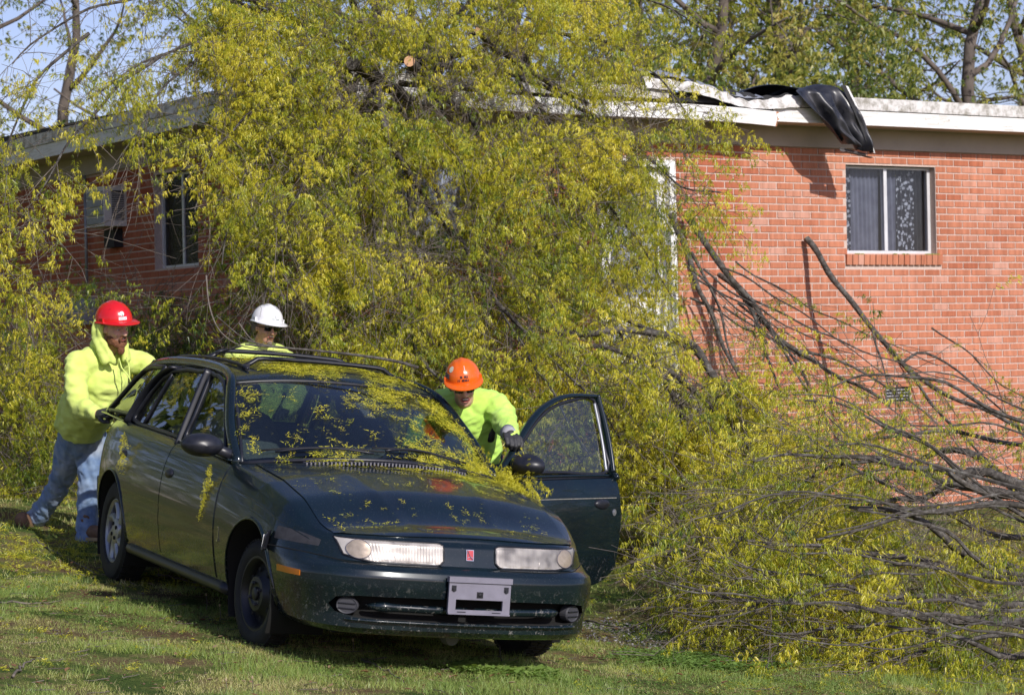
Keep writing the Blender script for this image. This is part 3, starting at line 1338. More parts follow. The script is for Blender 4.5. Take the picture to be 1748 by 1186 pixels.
def hood_bump(u, v):
    # two raised ribs that frame the centre
    return 0.004 * math.exp(-((abs(u - .5) - (.17 + .10 * v)) / .02) ** 2) * min(1, v * 5) + 0.004


patch(on_top, hood_uv, 46, 40, 0.002, 0.004, "hood", M_PAINT, bumpf=hood_bump)


def door_outline(x0f, x1f, z0):
    def f(u, v):
        z = z0 + (0.868 + 0.02 - z0) * v
        x0 = x0f(z)
        x1 = x1f(z)
        x = x0 + (x1 - x0) * u
        zt = interp(BELT, x) - .012
        z = z0 + (zt - z0) * v
        return x, z
    return f


def side_off(u, v):
    return 0.0 - 0.0035 * math.exp(-((v - .40) / .018) ** 2) - .002 * math.exp(-((v - .86) / .02) ** 2)


g1 = 0.006
door_f = patch(lambda a, b: on_side(a, b, -1), door_outline(lambda z: -.50 - .03 * (z - .3) - g1 / 2, lambda z: -1.50, .275), 30, 34, 0.0045, 0.012, "front_door", M_PAINT, bumpf=side_off)
arch_x = lambda z: -2.60 + (math.sqrt(max(.385 ** 2 - (z - .30) ** 2, 0)) if z < .62 else .21 - (z - .62) * .55)
door_r = patch(lambda a, b: on_side(a, b, -1), door_outline(lambda z: -1.512, lambda z: max(arch_x(z), -2.52), .285), 30, 34, 0.0045, 0.012, "rear_door", M_PAINT, bumpf=side_off)
for dr_, hx, hz in ((door_f, -1.385, .735), (door_r, -2.37, .765)):
    p, n = on_side(hx, hz)
    m = MB()
    M = Matrix.Translation(p + n * .004) @ Matrix.Rotation(-PI / 2, 4, 'X').to_4x4()
    M = Matrix.Translation(p + n * 0.004) @ n.to_track_quat('Z', 'X').to_matrix().to_4x4()
    m.lathe([(.0001, .010), (.5, .009), (.85, .006), (1.0, 0), (1.0, -.01)], M @ Matrix.Diagonal((.028, .062, 1.6, 1)), 24)
    cbuild(m, "handle", M_TRIM, dr_, smooth=True)
# sill moulding
m = MB()
m.tube([on_side(x, .245)[0] + Vector((0, .005, -.012)) for x in np.linspace(-.33, -2.20, 20)], .030, 8, flat=(1, 1.1))
cbuild(m, "sill_moulding", M_TRIM, smooth=True)
m = MB()
m.tube([on_side(x, .245, 1)[0] + Vector((0, -.005, -.012)) for x in np.linspace(-.33, -2.20, 20)], .030, 8)
cbuild(m, "sill_moulding", M_TRIM, smooth=True)


def seam(pts, r=.0032, name="panel_seam"):
    m = MB()
    m.tube([p for p in pts if p is not None], r, 5)
    return cbuild(m, name, M_SEAM)


# bumper seam, both sides, wheel arch lips
for s in (-1, 1):
    pts = [on_side(x, z, s)[0] for x, z in catmull([(.30, .535), (.42, .540), (.55, .540)], 8)]
    pts += [on_front(s * y, z)[0] for y, z in catmull([(.715, .538), (.66, .532), (.58, .524), (.40, .520), (.15, .522)], 30)]
    seam(pts, .0032)
    for cx, cz, r in ((.03, .285, .350), (-2.60, .300, .360)):
        m = MB()
        pts = []
        for k in range(25):
            a = -0.10 + (PI + .20) * k / 24
            p, n = on_side(cx + r * math.cos(a), cz + r * math.sin(a), s)
            if p is not None:
                pts.append(p + n * .001)
        m.tube(pts, .011, 8, flat=(1, .6))
        cbuild(m, "wheel_arch_lip", M_PAINT, smooth=True)
# fender side crease
m = MB()
m.tube([on_side(x, z)[0] for x, z in catmull([(.60, .60), (.35, .66), (.0, .722), (-.48, .755)], 20)], .003, 5)
cbuild(m, "fender_crease", M_PAINT, smooth=True)
# torn bumper corner: lifted black flap with pale inner side
cr = Vector((.335, -.80, .565))
m = MB()
G = []
for i in range(8):
    a = i / 7
    G.append([cr + Vector((-.04 + .035 * b / 5 + .03 * a, -.012 - .040 * math.sin(b / 5 * 1.8) * (1 - .3 * a), -.055 + .10 * a - .01 * b / 5)) for b in range(6)])
m.slab(G, (0, .003, 0))
fl = cbuild(m, "torn_liner_flap", M_TRIM, smooth=True, fix=True)
m = MB()
G = [[cr + Vector((-.052 + .028 * b / 3 + .02 * a / 5, -.016 - .03 * math.sin(b / 3 * 1.5), -.055 + .075 * a / 5)) for b in range(4)] for a in range(6)]
m.slab(G, (0, -.003, 0))
cbuild(m, "pale_backing", simple("pale_foam", (.6, .6, .62), .7), fl, smooth=True, fix=True)
# dark primer patch behind the torn corner
patch(lambda a, b: on_side(a, b), lambda u, v: (.36 + .30 * u, .575 + (.060 - .030 * u * u) * v), 12, 6, .0008, .001, "bare_patch", simple("scuffed_primer", (.035, .034, .040), .6, var=.3, scale=40))
# side marker lamp and chrome badge
patch(lambda a, b: on_side(a, b), [(.44, .428), (.66, .432), (.66, .458), (.44, .458)], 10, 3, .004, .008, "side_marker", M_AMBER)
m = MB()
p, n = on_side(-.43, .505)
for dz, w in ((-.035, .012), (.035, .012)):
    m.box((p.x - w, p.y - .004, p.z + dz - .003), (p.x + w, p.y + .002, p.z + dz + .003))
m.box((p.x + .006, p.y - .004, p.z - .035), (p.x + .012, p.y + .002, p.z + .035))
cbuild(m, "fender_badge", M_CHROME)

# ---- front end
# back of the mouth, the body coloured bar, fog lamp covers
m = MB()
G = [[Vector((OUTX - .11, y, z)) for y, OUTX in [(yy, float(np.interp(abs(yy), [0, .22, .46, .63, .745], [.975, .968, .935, .86, .71]))) for yy in np.linspace(-.66, .66, 25)]] for z in (.255, .39)]
m.slab(G, (-.004, 0, 0))
cbuild(m, "grille_back", M_DARK, fix=True)


def fx(y):
    return float(np.interp(abs(y), [0, .22, .46, .58, .68, .745], [.975, .968, .935, .885, .80, .71]))


for s in (-1, 1):
    # bar runs from the lamp towards the plate bracket; fatter at its outer end
    m = MB()
    ys = np.linspace(.50, .02, 18)
    pts = [Vector((fx(y) - .030 - .03 * sstep(.44, .52, y), s * y, .327 - .004 * (1 - y / .5))) for y in ys]
    rad = [.006 + .014 * sstep(.0, .12, .52 - y) + .008 * sstep(.36, .44, y) - .010 * sstep(.46, .51, y) for y in ys]
    m.tube(pts, rad, 10, flat=(1.1, .9))
    cbuild(m, "grille_bar", M_PAINT, smooth=True)
    y = .588
    c = Vector((fx(y) - .028, s * y, .322))
    nn = Vector((1, s * .55, 0)).normalized()
    M = Matrix.Translation(c) @ nn.to_track_quat('Z', 'Y').to_matrix().to_4x4()
    m = MB()
    m.lathe([(.0001, .0), (.040, .0), (.046, .003), (.050, -.004), (.050, -.04)], M @ Matrix.Diagonal((1.05, .82, 1, 1)), 24)
    fc = cbuild(m, "fog_lamp_cover", M_FOGC, smooth=False)
    for dz in (-.013, .011):
        mm_ = MB()
        mm_.box((-.040, dz - .002, .001), (.040, dz + .002, .007), M)
        cbuild(mm_, "cover_rib", M_TRIM, fc)
# lower lip highlights: a slim moulding under the mouth
m = MB()
m.tube([Vector((fx(y) - .004, y, .262)) for y in np.linspace(-.60, .60, 40)], .007, 8)
cbuild(m, "lower_lip", M_PAINT, smooth=True)

# headlights
t = NT("headlight_reflector")
pos = t.coord()
wv = t.n("ShaderNodeTexNoise")
wv.inputs["Scale"].default_value = 9
t.l(pos, wv.inputs["Vector"])
r = t.ramp(wv.outputs[0], [(0.36, (0.24, 0.23, 0.23)), (0.62, (0.74, 0.71, 0.68))])
t.set(Base_Color=r.outputs[0], Metallic=0.25, Roughness=0.32, Coat_Weight=.3)
M_REFL = t.m
M_BULB = simple("turn_signal_bowl", (0.50, 0.43, 0.36), 0.3, metal=.3, coat=.2, var=.2, scale=30)
M_LENS = glass_mat("headlight_glass", (0.94, 0.93, 0.92), 0.0, 0.12, 1.16)


def fr_table(y, z):
    p, n = on_front(y, z)
    return p, n


def hl_uv(s, grow=0.0):
    def f(u, v):
        # u 0 inner .. 1 outer, v bottom..top
        y = .135 + (.615 - .135) * u
        zb = .530 + .000 * u + .055 * max(0, u - .72) ** 1.3 * 2.2
        zt = .632 - .004 * u
        # rounded inner corners
        e = max(0, 1 - u / .07)
        cz = (zt - zb) * .22 * e * e
        z0, z1 = zb + cz, zt - cz * .4
        yo = y + (.03 * (v - .5) * (1 if u > .5 else 0) * u)
        return s * yo, z0 + (z1 - z0) * v
    return f


for s in (-1, 1):
    hl = patch(fr_table, hl_uv(s), 96, 12, .004, .010, "headlight", M_REFL, bumpf=lambda u, v: .0007 * math.sin(u * 210) * (1 if u < .76 else .2) + .0025 * math.sin(v * PI) * math.sin(min(u * 1.3, 1) * PI) ** .3)
    # cloudy amber bowl in the outer end
    G = []
    bc = (s * .535, .581)
    m = MB()
    rows = []
    for i in range(7):
        rr_ = i / 6
        row = []
        for k in range(25):
            a = 2 * PI * k / 24
            y, z = bc[0] + .052 * rr_ * math.cos(a), bc[1] + .041 * rr_ * math.sin(a)
            p, n = on_front(y, z)
            row.append(p + n * (.008 + .004 * (1 - rr_ ** 2)))
        rows.append(row)
    m.grid(rows)
    cbuild(m, "turn_signal", M_BULB, hl, smooth=True)
    m = MB()
    m.tube(rows[-1], .002, 5, cap=False)
    cbuild(m, "bowl_rim", M_GREYP, hl, smooth=True)
    patch(fr_table, hl_uv(s), 40, 6, .021, .002, "lens", M_LENS, parent=hl, bumpf=lambda u, v: -.010 * (abs(2 * v - 1) ** 4))
    # dark gasket
    f = hl_uv(s)
    loop = [f(u, 0) for u in np.linspace(0, 1, 30)] + [f(1, v) for v in np.linspace(0, 1, 6)[1:]] + [f(u, 1) for u in np.linspace(1, 0, 30)[1:]] + [f(0, v) for v in np.linspace(1, 0, 6)[1:]]
    m = MB()
    m.tube([on_front(*q)[0] + Vector((.004, 0, 0)) for q in loop], .005, 6, cap=False)
    cbuild(m, "gasket", M_TRIM, hl, smooth=True)
# emblem: red shield plate, silver rim and two pale arcs
m = MB()
p, n = on_front(0.0, .585)
EM = Matrix.Translation(p + n * .002) @ Matrix(((n.x, 0, -n.z, 0), (0, 1, 0, 0), (n.z, 0, n.x, 0), (0, 0, 0, 1)))
# local: x outwards, y across, z up
m.box((0, -.0195, -.026), (.005, .0195, .026), EM)
em = cbuild(m, "emblem", M_CHROME)
cbuild(MB().box((.005, -.0165, -.023), (.0065, .0165, .023), EM), "red_field", simple("emblem_red", (.52, .05, .06), .35, coat=.5), em)
m = MB()
m.tube([EM @ Vector((.0075, .0165 - .03 * k / 10, -.021 + .045 * (k / 10) ** 2)) for k in range(11)], .0017, 5)
m.tube([EM @ Vector((.0075, -.015 + .03 * k / 10, -.014 + .006 * math.sin(k / 10 * PI))) for k in range(11)], .0013, 5)
m.tube([EM @ Vector((.0075, -.0155, .018 - .006 * k)) for k in range(3)], .001, 5)
cbuild(m, "emblem_arcs", M_CHROME, em)
# licence plate bracket, empty
m = MB()
PX = 1.005
PB = Matrix.Translation((PX, .015, .407)) @ Matrix.Rotation(-.05, 4, 'Y')
W2, H2 = .163, .088
m.box((-.018, -W2, H2 - .026), (.012, W2, H2), PB)
m.box((-.010, -W2 + .004, -.018), (.004, W2 - .004, H2 - .026), PB)
m.box((-.010, -W2 + .004, -H2), (.004, -W2 + .042, -.018), PB)
m.box((-.010, W2 - .042, -H2), (.004, W2 - .004, -.018), PB)
m.box((-.010, -W2 + .042, -H2), (.004, W2 - .042, -H2 + .022), PB)
m.box((.004, -W2 + .004, -H2 + .0), (.010, W2 - .004, -H2 + .008), PB)
pb = cbuild(m, "plate_bracket", M_GREYP)
for y, z in ((-.135, .035), (.135, .035)):
    m = MB()
    m.box((.004, y - .012, z - .014), (.0055, y + .012, z + .012), PB)
    m.box((.0055, y - .006, z - .016), (.010, y + .006, z - .002), PB)
    cbuild(m, "clip", M_TRIM, pb)
for y in (-.09, .09):
    cbuild(MB().box((.004, y - .022, -H2 + .010), (.0055, y + .022, -H2 + .014), PB), "slot", M_TRIM, pb)
m = MB()
m.box((.004, -.016, -.008), (.007, .016, .020), PB)
m.lathe([(.0001, .006), (.008, .005), (.009, 0)], PB @ Matrix.Translation((.007, 0, .006)) @ Matrix.Rotation(PI / 2, 4, 'Y'), 12)
cbuild(m, "screw", M_STEEL, pb)
# tow hook / round thing under the nose
m = MB()
m.lathe([(.0001, .02), (.034, .02), (.038, 0), (.038, -.05)], Matrix.Translation((.70, .02, .165)) @ Matrix.Rotation(PI / 2, 4, 'Y'), 16)
cbuild(m, "tow_eye", simple("dusty_steel", (.12, .12, .12), .8), smooth=False)

# ---- greenhouse
BX = [(-.52, .735, .862), (-.80, .70, 1.05), (-1.06, .632, 1.225), (-1.22, .588, 1.290), (-1.50, .556, 1.325), (-2.00, .545, 1.338), (-2.60, .555, 1.320), (-2.88, .580, 1.260), (-3.14, .640, 1.10), (-3.40, .68, .945)]
RAIL = catmull(BX, 60)
for s in (-1, 1):
    m = MB()
    m.tube([(p[0], s * p[1], p[2]) for p in RAIL], .034, 10, flat=(1.0, .75), up=(0, s, .45))
    cbuild(m, "roof_rail", M_PAINT, smooth=True)


def rail_at(x):
    xs = [p[0] for p in RAIL][::-1]
    return (float(np.interp(x, xs, [p[1] for p in RAIL][::-1])), float(np.interp(x, xs, [p[2] for p in RAIL][::-1])))


def roof_pt(x, v):
    y, z = rail_at(x)
    return Vector((x, v * y, z + .008 + .050 * (1 - abs(v) ** 2.3)))


G = []
for i in range(45):
    u = i / 44
    row = []
    for j in range(31):
        v = -1 + 2 * j / 30
        x0 = -1.15 + .045 * (1 - v * v)
        x1 = -2.86 - .06 * (1 - v * v)
        row.append(roof_pt(x0 + (x1 - x0) * u, v * .985))
    G.append(row)
ROOFG = G
m = MB().slab(G, (0, 0, -.022))
roof = cbuild(m, "roof", M_PAINT, smooth=True, angle=40, fix=True)


def ws_pt(u, v):
    """windshield: u across -1..1, v up 0..1"""
    b = Vector((-.50 + .25 * (1 - u * u), u * .715, .868 + .075 * (1 - u * u)))
    t_ = Vector((-1.155 + .045 * (1 - u * u), u * .600, rail_at(-1.155)[1] - .012 + .048 * (1 - abs(u) ** 2.3)))
    p = b.lerp(t_, v)
    p.z += .030 * math.sin(v * PI)
    p.x += .012 * math.sin(v * PI)
    return p


G = [[ws_pt(-1 + 2 * j / 30, i / 20) for j in range(31)] for i in range(21)]
m = MB().slab(G, lambda p: Vector((-.003, 0, -.004)))
wsh = cbuild(m, "windshield", M_CGLASS, smooth=True, fix=True, angle=40)
m = MB()
m.tube([ws_pt(-1 + 2 * j / 30, 0) for j in range(31)], .012, 6)
m.tube([ws_pt(-1 + 2 * j / 30, 1) for j in range(31)], .010, 6)
cbuild(m, "gasket", M_TRIM, wsh, smooth=True)
for s in (-1, 1):
    m = MB()
    m.tube([ws_pt(s, i / 10) for i in range(11)], .010, 6)
    cbuild(m, "gasket", M_TRIM, wsh, smooth=True)


def glass_y(z, x=0):
    return .752 - (z - .88) * .345 - .02 * max(0, -x - 2.6)


def side_poly(name, pts, s, mat, parent, frame_r=.013, fr_mat=None, thick=.004):
    """flat-ish pane from polygon in (x,z) with dark frame round it"""
    loop = catmull(pts + [pts[0]], 56)[:-1]
    c = np.mean(loop, axis=0)
    rows = []
    for k in range(6):
        f_ = k / 5
        rows.append([Vector((c[0] + (p[0] - c[0]) * f_, s * (glass_y(c[1] + (p[1] - c[1]) * f_, p[0]) - .004), c[1] + (p[1] - c[1]) * f_)) for p in loop + [loop[0]]])
    m = MB().grid(rows)
    g = cbuild(m, name, mat, parent, smooth=True, fix=True)
    m = MB()
    m.tube([Vector((p[0], s * glass_y(p[1], p[0]), p[1])) for p in loop + [loop[0], loop[1]]], frame_r, 7, cap=False)
    cbuild(m, "window_frame", fr_mat or M_TRIM, parent, smooth=True)
    return g


def poly_line(P, n):
    out = []
    for a, b in zip(P, P[1:] + P[:1]):
        for k in range(n):
            out.append(tuple(np.array(a) + (np.array(b) - np.array(a)) * k / n))
    return out


FW = poly_line([(-.70, .900), (-1.47, .925), (-1.50, 1.29), (-1.36, 1.288), (-1.22, 1.258), (-1.10, 1.195), (-.90, 1.05)], 3)
RW = poly_line([(-1.56, .925), (-2.47, .945), (-2.62, .965), (-2.50, 1.12), (-2.36, 1.225), (-2.20, 1.278), (-1.95, 1.298), (-1.60, 1.297)], 3)
CW = poly_line([(-2.74, .985), (-3.26, .985), (-3.12, 1.085), (-2.98, 1.185), (-2.84, 1.258), (-2.66, 1.285), (-2.42, 1.292), (-2.56, 1.19), (-2.68, 1.07)], 3)
for s in (-1, 1):
    if s == -1:
        side_poly("front_window", FW, s, M_CGLASS, door_f)
    side_poly("rear_window", RW, s, M_CGLASS, door_r if s == -1 else car)
    side_poly("cargo_window", CW, s, M_CGLASS, car)
    par = door_f if s == -1 else car
    for nm, pts, w, pr in (("door_pillar", [(-1.525, .88), (-1.545, 1.10), (-1.555, 1.315)], .030, car),
                           ("rear_pillar", [(-2.66, .93), (-2.60, 1.06), (-2.49, 1.18), (-2.34, 1.265), (-2.2, 1.30)], .042, car),
                           ("window_sill", [(-.55, .878), (-1.5, .908), (-2.5, .932), (-3.35, .962)], .020, car)):
        if s == 1 and nm == "window_sill":
            pts = pts[1:]
        m = MB()
        m.tube([Vector((x, s * (glass_y(z, x) + .004), z)) for x, z in catmull(pts, 20)], w, 8, flat=(.30, 1.0), up=(1, 0, 0) if nm == "window_sill" and False else (0, 1, 0))
        cbuild(m, nm, M_TRIM if nm != "window_sill" else M_PAINT, pr, smooth=True)
    # rear divider in the rear door window
    m = MB()
    m.tube([Vector((x, s * (glass_y(z, x) + .002), z)) for x, z in catmull([(-2.36, .95), (-2.30, 1.10), (-2.22, 1.26)], 8)], .010, 6)
    cbuild(m, "window_divider", M_TRIM, door_r if s == -1 else car, smooth=True)
# tailgate
m = MB()
G = []
for i in range(12):
    v = i / 11
    row = []
    for j in range(21):
        u = -1 + 2 * j / 20
        b = Vector((-3.42 - .05 * (1 - u * u), u * .60, .96))
        t_ = Vector((-2.93 - .06 * (1 - u * u), u * .53, 1.30 + .03 * (1 - u * u)))
        row.append(b.lerp(t_, v))
    G.append(row)
m.slab(G, (.004, 0, 0))
tg = cbuild(m, "tailgate_glass", glass_mat("tail_glass", (.55, .6, .56), .05, .01), smooth=True, fix=True)
m = MB()
m.tube([G[0][j] for j in range(21)], .022, 6)
m.tube([G[-1][j] for j in range(21)], .022, 6)
m.tube([G[i][0] for i in range(12)], .028, 6)
m.tube([G[i][-1] for i in range(12)], .028, 6)
cbuild(m, "tailgate_frame", M_PAINT, tg, smooth=True)
for s in (-1, 1):
    patch(lambda a, b: on_side(a, b, s), [(-3.19, .66), (-3.27, .67), (-3.30, .90), (-3.22, .90)], 4, 8, .004, .01, "tail_light", M_REDLENS)

# roof rack
for xb in (-1.42, -2.12):
    m = MB()
    y, z = rail_at(xb)
    pts = []
    for k in range(25):
        v = -1 + 2 * k / 24
        top_ = roof_pt(xb, 0).z + .034 - .012 * v * v
        foot_ = roof_pt(xb, .83).z + .010
        w_ = sstep(1.0, .80, abs(v)) if False else 1 - sstep(.80, 1.0, abs(v))
        pts.append(Vector((xb - .02 * (1 - v * v), v * .455, foot_ + (top_ - foot_) * w_)))
    m.tube(pts, .017, 8, flat=(1.25, .8), up=(1, 0, 0) if False else (0, 0, 1))
    rk = cbuild(m, "roof_rack_bar", M_TRIM, smooth=True)
    for s in (-1, 1):
        cbuild(MB().box((xb - .05, s * .455 - .022, roof_pt(xb, s * .83).z - .01), (xb + .04, s * .455 + .022, roof_pt(xb, s * .83).z + .022)), "rack_foot", M_TRIM, rk)
for s in (-1, 1):
    m = MB()
    m.tube([Vector((x, s * .47, roof_pt(x, s * .81).z + .012)) for x in np.linspace(-1.30, -2.7, 20)], .010, 6)
    cbuild(m, "roof_rack_strip", M_TRIM, smooth=True)

# wipers, cowl grille
cow = MB()
for j in range(46):
    u = -.62 + 1.24 * j / 45
    if abs(u) > .12 or True:
        a = ws_pt(u, 0) + Vector((.045, 0, -.012))
        cow.box((a.x - .024, a.y - .004, a.z - .010), (a.x + .030, a.y + .004, a.z + .006))
cg = MB()
G = [[ws_pt(-1 + 2 * j / 30, 0) + Vector((dx, 0, dz)) for j in range(31)] for dx, dz in ((.0, -.008), (.045, -.022), (.10, -.035))]
cg.slab(G, (0, 0, -.006))
cgo = cbuild(cg, "cowl_panel", M_TRIM, smooth=True, fix=True)
tag(cbuild(cow, "cowl_slats", simple("dusty_grey_plastic", (.16, .155, .17), .7), cgo), kind="stuff")
for (u0, u1, v1) in ((-.12, -.80, .05), (.62, -.02, .07)):
    m = MB()
    pts = [ws_pt(u0 + (u1 - u0) * k / 12, .03 + v1 * math.sin(k / 12 * 2.6)) + Vector((.02, 0, .022)) for k in range(13)]
    m.tube(pts, .0065, 6)
    wp = cbuild(m, "wiper", M_TRIM, smooth=True)
    m = MB()
    pts = [ws_pt(u0 + .10 + (u1 - u0 - .18) * k / 12, .075 + v1 * .6 * math.sin(k / 12 * 2.2)) + Vector((.010, 0, .010)) for k in range(13)]
    m.tube(pts, .005, 5)
    cbuild(m, "wiper_blade", M_RUBBER, wp, smooth=True)


# mirrors
def mirror(M, parent):
    m = MB()
    prof = [(0.0001, .100), (.35, .094), (.62, .078), (.85, .048), (.97, .015), (1.0, -.012), (.97, -.022), (.0001, -.022)]
    m.lathe(prof, M @ Matrix.Diagonal((.115, .062, .85, 1)), 28)
    o = cbuild(m, "door_mirror", M_TRIM, parent, smooth=True, angle=50)
    m = MB()
    m.tube([M @ Vector((.075, -.018, .02)), M @ Vector((.135, -.035, .0)), M @ Vector((.175, -.05, -.02))], [.026, .030, .040], 8)
    cbuild(m, "mirror_arm", M_TRIM, o, smooth=True)
    return o


# local x: towards the car, y: up, z: forward
def mir_mat(c, s, sgn=1, yaw=.0):
    X = Vector((0, 1 * s, 0))
    Zf = Vector((1, 0, 0))
    Y = Zf.cross(X)
    if Y.z < 0:
        Y = -Y
    M = Matrix.Identity(4)
    M.col[0][:3] = X
    M.col[1][:3] = Y
    M.col[2][:3] = Zf
    M.col[3][:3] = c
    return M


mirror(mir_mat(Vector((-.60, -.905, .945)), 1), door_f)

# ---- wheels
def tyre(M, R_, w, rr, parent_name):
    m = MB()
    h = w / 2
    prof = [(rr, -h * .82), (rr + .012, -h * .96), ((rr + R_) / 2, -h * 1.04), (R_ - .018, -h * .94), (R_ - .004, -h * .74), (R_, -h * .45), (R_, h * .45), (R_ - .004, h * .74), (R_ - .018, h * .94), ((rr + R_) / 2, h * 1.04), (rr + .012, h * .96), (rr, h * .82)]
    m.lathe(prof, M, 48)
    # tread grooves: raised blocks
    for k in range(56):
        a = 2 * PI * k / 56
        for zz in (-.55, 0.0, .55):
            B = M @ Matrix.Rotation(a + zz * .05, 4, 'Z') @ Matrix.Translation((R_ - .001, 0, zz * h))
            m.box((-.002, -.010, -h * .22), (.005, .010, h * .22), B)
    w_ = cbuild(m, "tyre", M_RUBBER, parent_name, smooth=True, angle=30)
    return w_


def alloy(M, rr, parent):
    """M: z axis outwards"""
    m = MB()
    m.lathe([(rr + .008, -.02), (rr + .008, .005), (rr - .004, .008), (rr - .018, -.004), (rr - .022, -.06)], M, 48)
    # slanted blades around a domed hub
    for k in range(8):
        a0 = 2 * PI * k / 8
        G = []
        for i in range(8):
            f_ = i / 7
            r_ = .062 + (rr - .012 - .062) * f_
            tw = a0 + .42 * f_ ** 1.3
            hw = (.024 + .010 * f_)
            row = []
            for j in range(5):
                o = -1 + 2 * j / 4
                a = tw + o * hw / r_
                row.append(M @ Vector((r_ * math.cos(a), r_ * math.sin(a), -.008 + .010 * (1 - f_) - .014 * o * o + .010 * f_ * f_)))
            G.append(row)
        m.slab(G, M.to_3x3() @ Vector((0, 0, -.02)))
    m.lathe([(.0001, .008), (.05, .007), (.075, -.001), (.08, -.02)], M, 32)
    o = cbuild(m, "rim", M_ALLOY, parent, smooth=True, angle=35)
    m = MB()
    for k in range(4):
        a = 2 * PI * k / 4 + .5
        m.lathe([(.0001, .0135), (.0105, .0130), (.0125, .004)], M @ Matrix.Translation((.046 * math.cos(a), .046 * math.sin(a), 0)), 12)
    cbuild(m, "lug_hole", M_DARK, o)
    m = MB()
    m.lathe([(.0001, -.05), (rr - .03, -.05)], M, 32)
    cbuild(m, "brake_drum", simple("brake_dark", (.03, .028, .026), .7), o)
    return o


def steel_rim(M, rr, parent):
    m = MB()
    m.lathe([(rr + .006, -.01), (rr + .008, .004), (rr - .006, .004), (rr - .02, -.012), (rr - .03, -.045), (rr - .055, -.040), (.10, -.012), (.085, .004), (.060, .006), (.052, .0), (.034, .0), (.032, .010), (.022, .014), (.0001, .014)], M, 40)
    for k in range(8):
        a = 2 * PI * k / 8
    o = cbuild(m, "rim", M_STEEL, parent, smooth=True, angle=40)
    m = MB()
    for k in range(4):
        a = 2 * PI * k / 4 + .4
        m.lathe([(.0001, .020), (.008, .018), (.010, .004)], M @ Matrix.Translation((.055 * math.cos(a), .055 * math.sin(a), 0)), 8)
    cbuild(m, "lug_nut", M_FOGC, o)
    m = MB()
    for k in range(8):
        a = 2 * PI * k / 8 + .2
        m.lathe([(.0001, .002), (.013, .001)], M @ Matrix.Translation((.122 * math.cos(a), .122 * math.sin(a), -.020)), 12)
    cbuild(m, "vent_hole", M_DARK, o)
    return o


def wheel(cx, cy, cz, s, R_, w, rr, steer, kind):
    c = Vector((cx, cy * s, cz))
    e = empty("wheel", mat=None)
    e.parent = car
    e.location = c
    Z = Vector((math.sin(steer) * 1.0, s * math.cos(steer), 0)).normalized() if True else None
    if s < 0:
        Z = Vector((math.sin(steer), -math.cos(steer), 0))
    else:
        Z = Vector((-math.sin(steer), math.cos(steer), 0))
    M = Z.to_track_quat('Z', 'Y').to_matrix().to_4x4()
    tyre(M, R_, w, rr, e)
    Mo = M @ Matrix.Translation((0, 0, w / 2 - (.022 if kind == 'alloy' else .012)))
    if kind == 'alloy':
        alloy(Mo, rr, e)
    else:
        steel_rim(Mo, rr, e)
    return e


wheel(0.02, .705, .262, -1, .268, .125, .182, .10, 'steel')
wheel(0.02, .715, .292, 1, .295, .175, .182, .10, 'alloy')
wheel(-2.60, .715, .292, -1, .298, .175, .190, 0, 'alloy')
wheel(-2.60, .715, .292, 1, .298, .175, .190, 0, 'alloy')
# inner liners and a belly pan keep the underside dark
for s in (-1, 1):
    for cx, cz, r in ((.03, .285, .34), (-2.60, .30, .35)):
        m = MB()
        G = [[Vector((cx + r * math.cos(a), s * y, cz + r * math.sin(a))) for a in np.linspace(-.55, PI + .55, 24)] for y in (.50, .795)]
        m.grid(G)
        cbuild(m, "wheel_liner", M_DARK, smooth=True)
m = MB()
m.box((-3.2, -.62, .185), (.78, .62, .197))
cbuild(m, "belly_pan", M_DARK)

# ---- interior
m = MB()
G = []
for i in range(8):
    row = []
    for j in range(21):
        u = -1 + 2 * j / 20
        b = ws_pt(u * .96, 0)
        row.append(Vector((b.x - .06 - .07 * i, b.y, b.z - .02 - .012 * i ** 1.3)))
    G.append(row)
m.slab(G, (0, 0, -.15))
cbuild(m, "dashboard", M_INT, smooth=True, fix=True)


def rounded(mb_, c, size, M=Matrix.Identity(4), n=10, p=3.2):
    """superellipsoid cushion"""
    rows = []
    for i in range(n + 1):
        a = -PI / 2 + PI * i / n
        row = []
        for j in range(2 * n + 1):
            b = 2 * PI * j / (2 * n)
            f = lambda v: math.copysign(abs(v) ** (2 / p), v)
            row.append(M @ Vector((c[0] + size[0] * f(math.cos(a)) * f(math.cos(b)), c[1] + size[1] * f(math.cos(a)) * f(math.sin(b)), c[2] + size[2] * f(math.sin(a)))))
        rows.append(row)
    mb_.grid(rows)
    return mb_


for s in (-1, 1):
    m = rounded(MB(), (-1.30, s * .36, .50), (.27, .24, .10))
    st_ = cbuild(m, "front_seat", M_SEAT, smooth=True)
    B = Matrix.Translation((-1.56, s * .36, .55)) @ Matrix.Rotation(-.28, 4, 'Y')
    cbuild(rounded(MB(), (0, 0, .28), (.07, .24, .30), B), "seat_back", M_SEAT, st_, smooth=True)
    cbuild(rounded(MB(), (0, 0, .66), (.05, .13, .09), B), "head_rest", M_SEAT, st_, smooth=True)
m = rounded(MB(), (-2.15, 0, .48), (.25, .60, .10))
st_ = cbuild(m, "rear_seat", M_SEAT, smooth=True)
B = Matrix.Translation((-2.42, 0, .52)) @ Matrix.Rotation(-.25, 4, 'Y')
cbuild(rounded(MB(), (0, 0, .24), (.07, .60, .26), B), "seat_back", M_SEAT, st_, smooth=True)
m = MB()
WM = Matrix.Translation((-1.0, .36, .80)) @ Matrix.Rotation(-1.15, 4, 'Y')
m.tube([WM @ Vector((.18 * math.cos(a), .18 * math.sin(a), 0)) for a in np.linspace(0, 2 * PI, 33)], .013, 7, cap=False)
m.tube([WM @ Vector((-.17, 0, 0)), WM @ Vector((.17, 0, 0))], .015, 6)
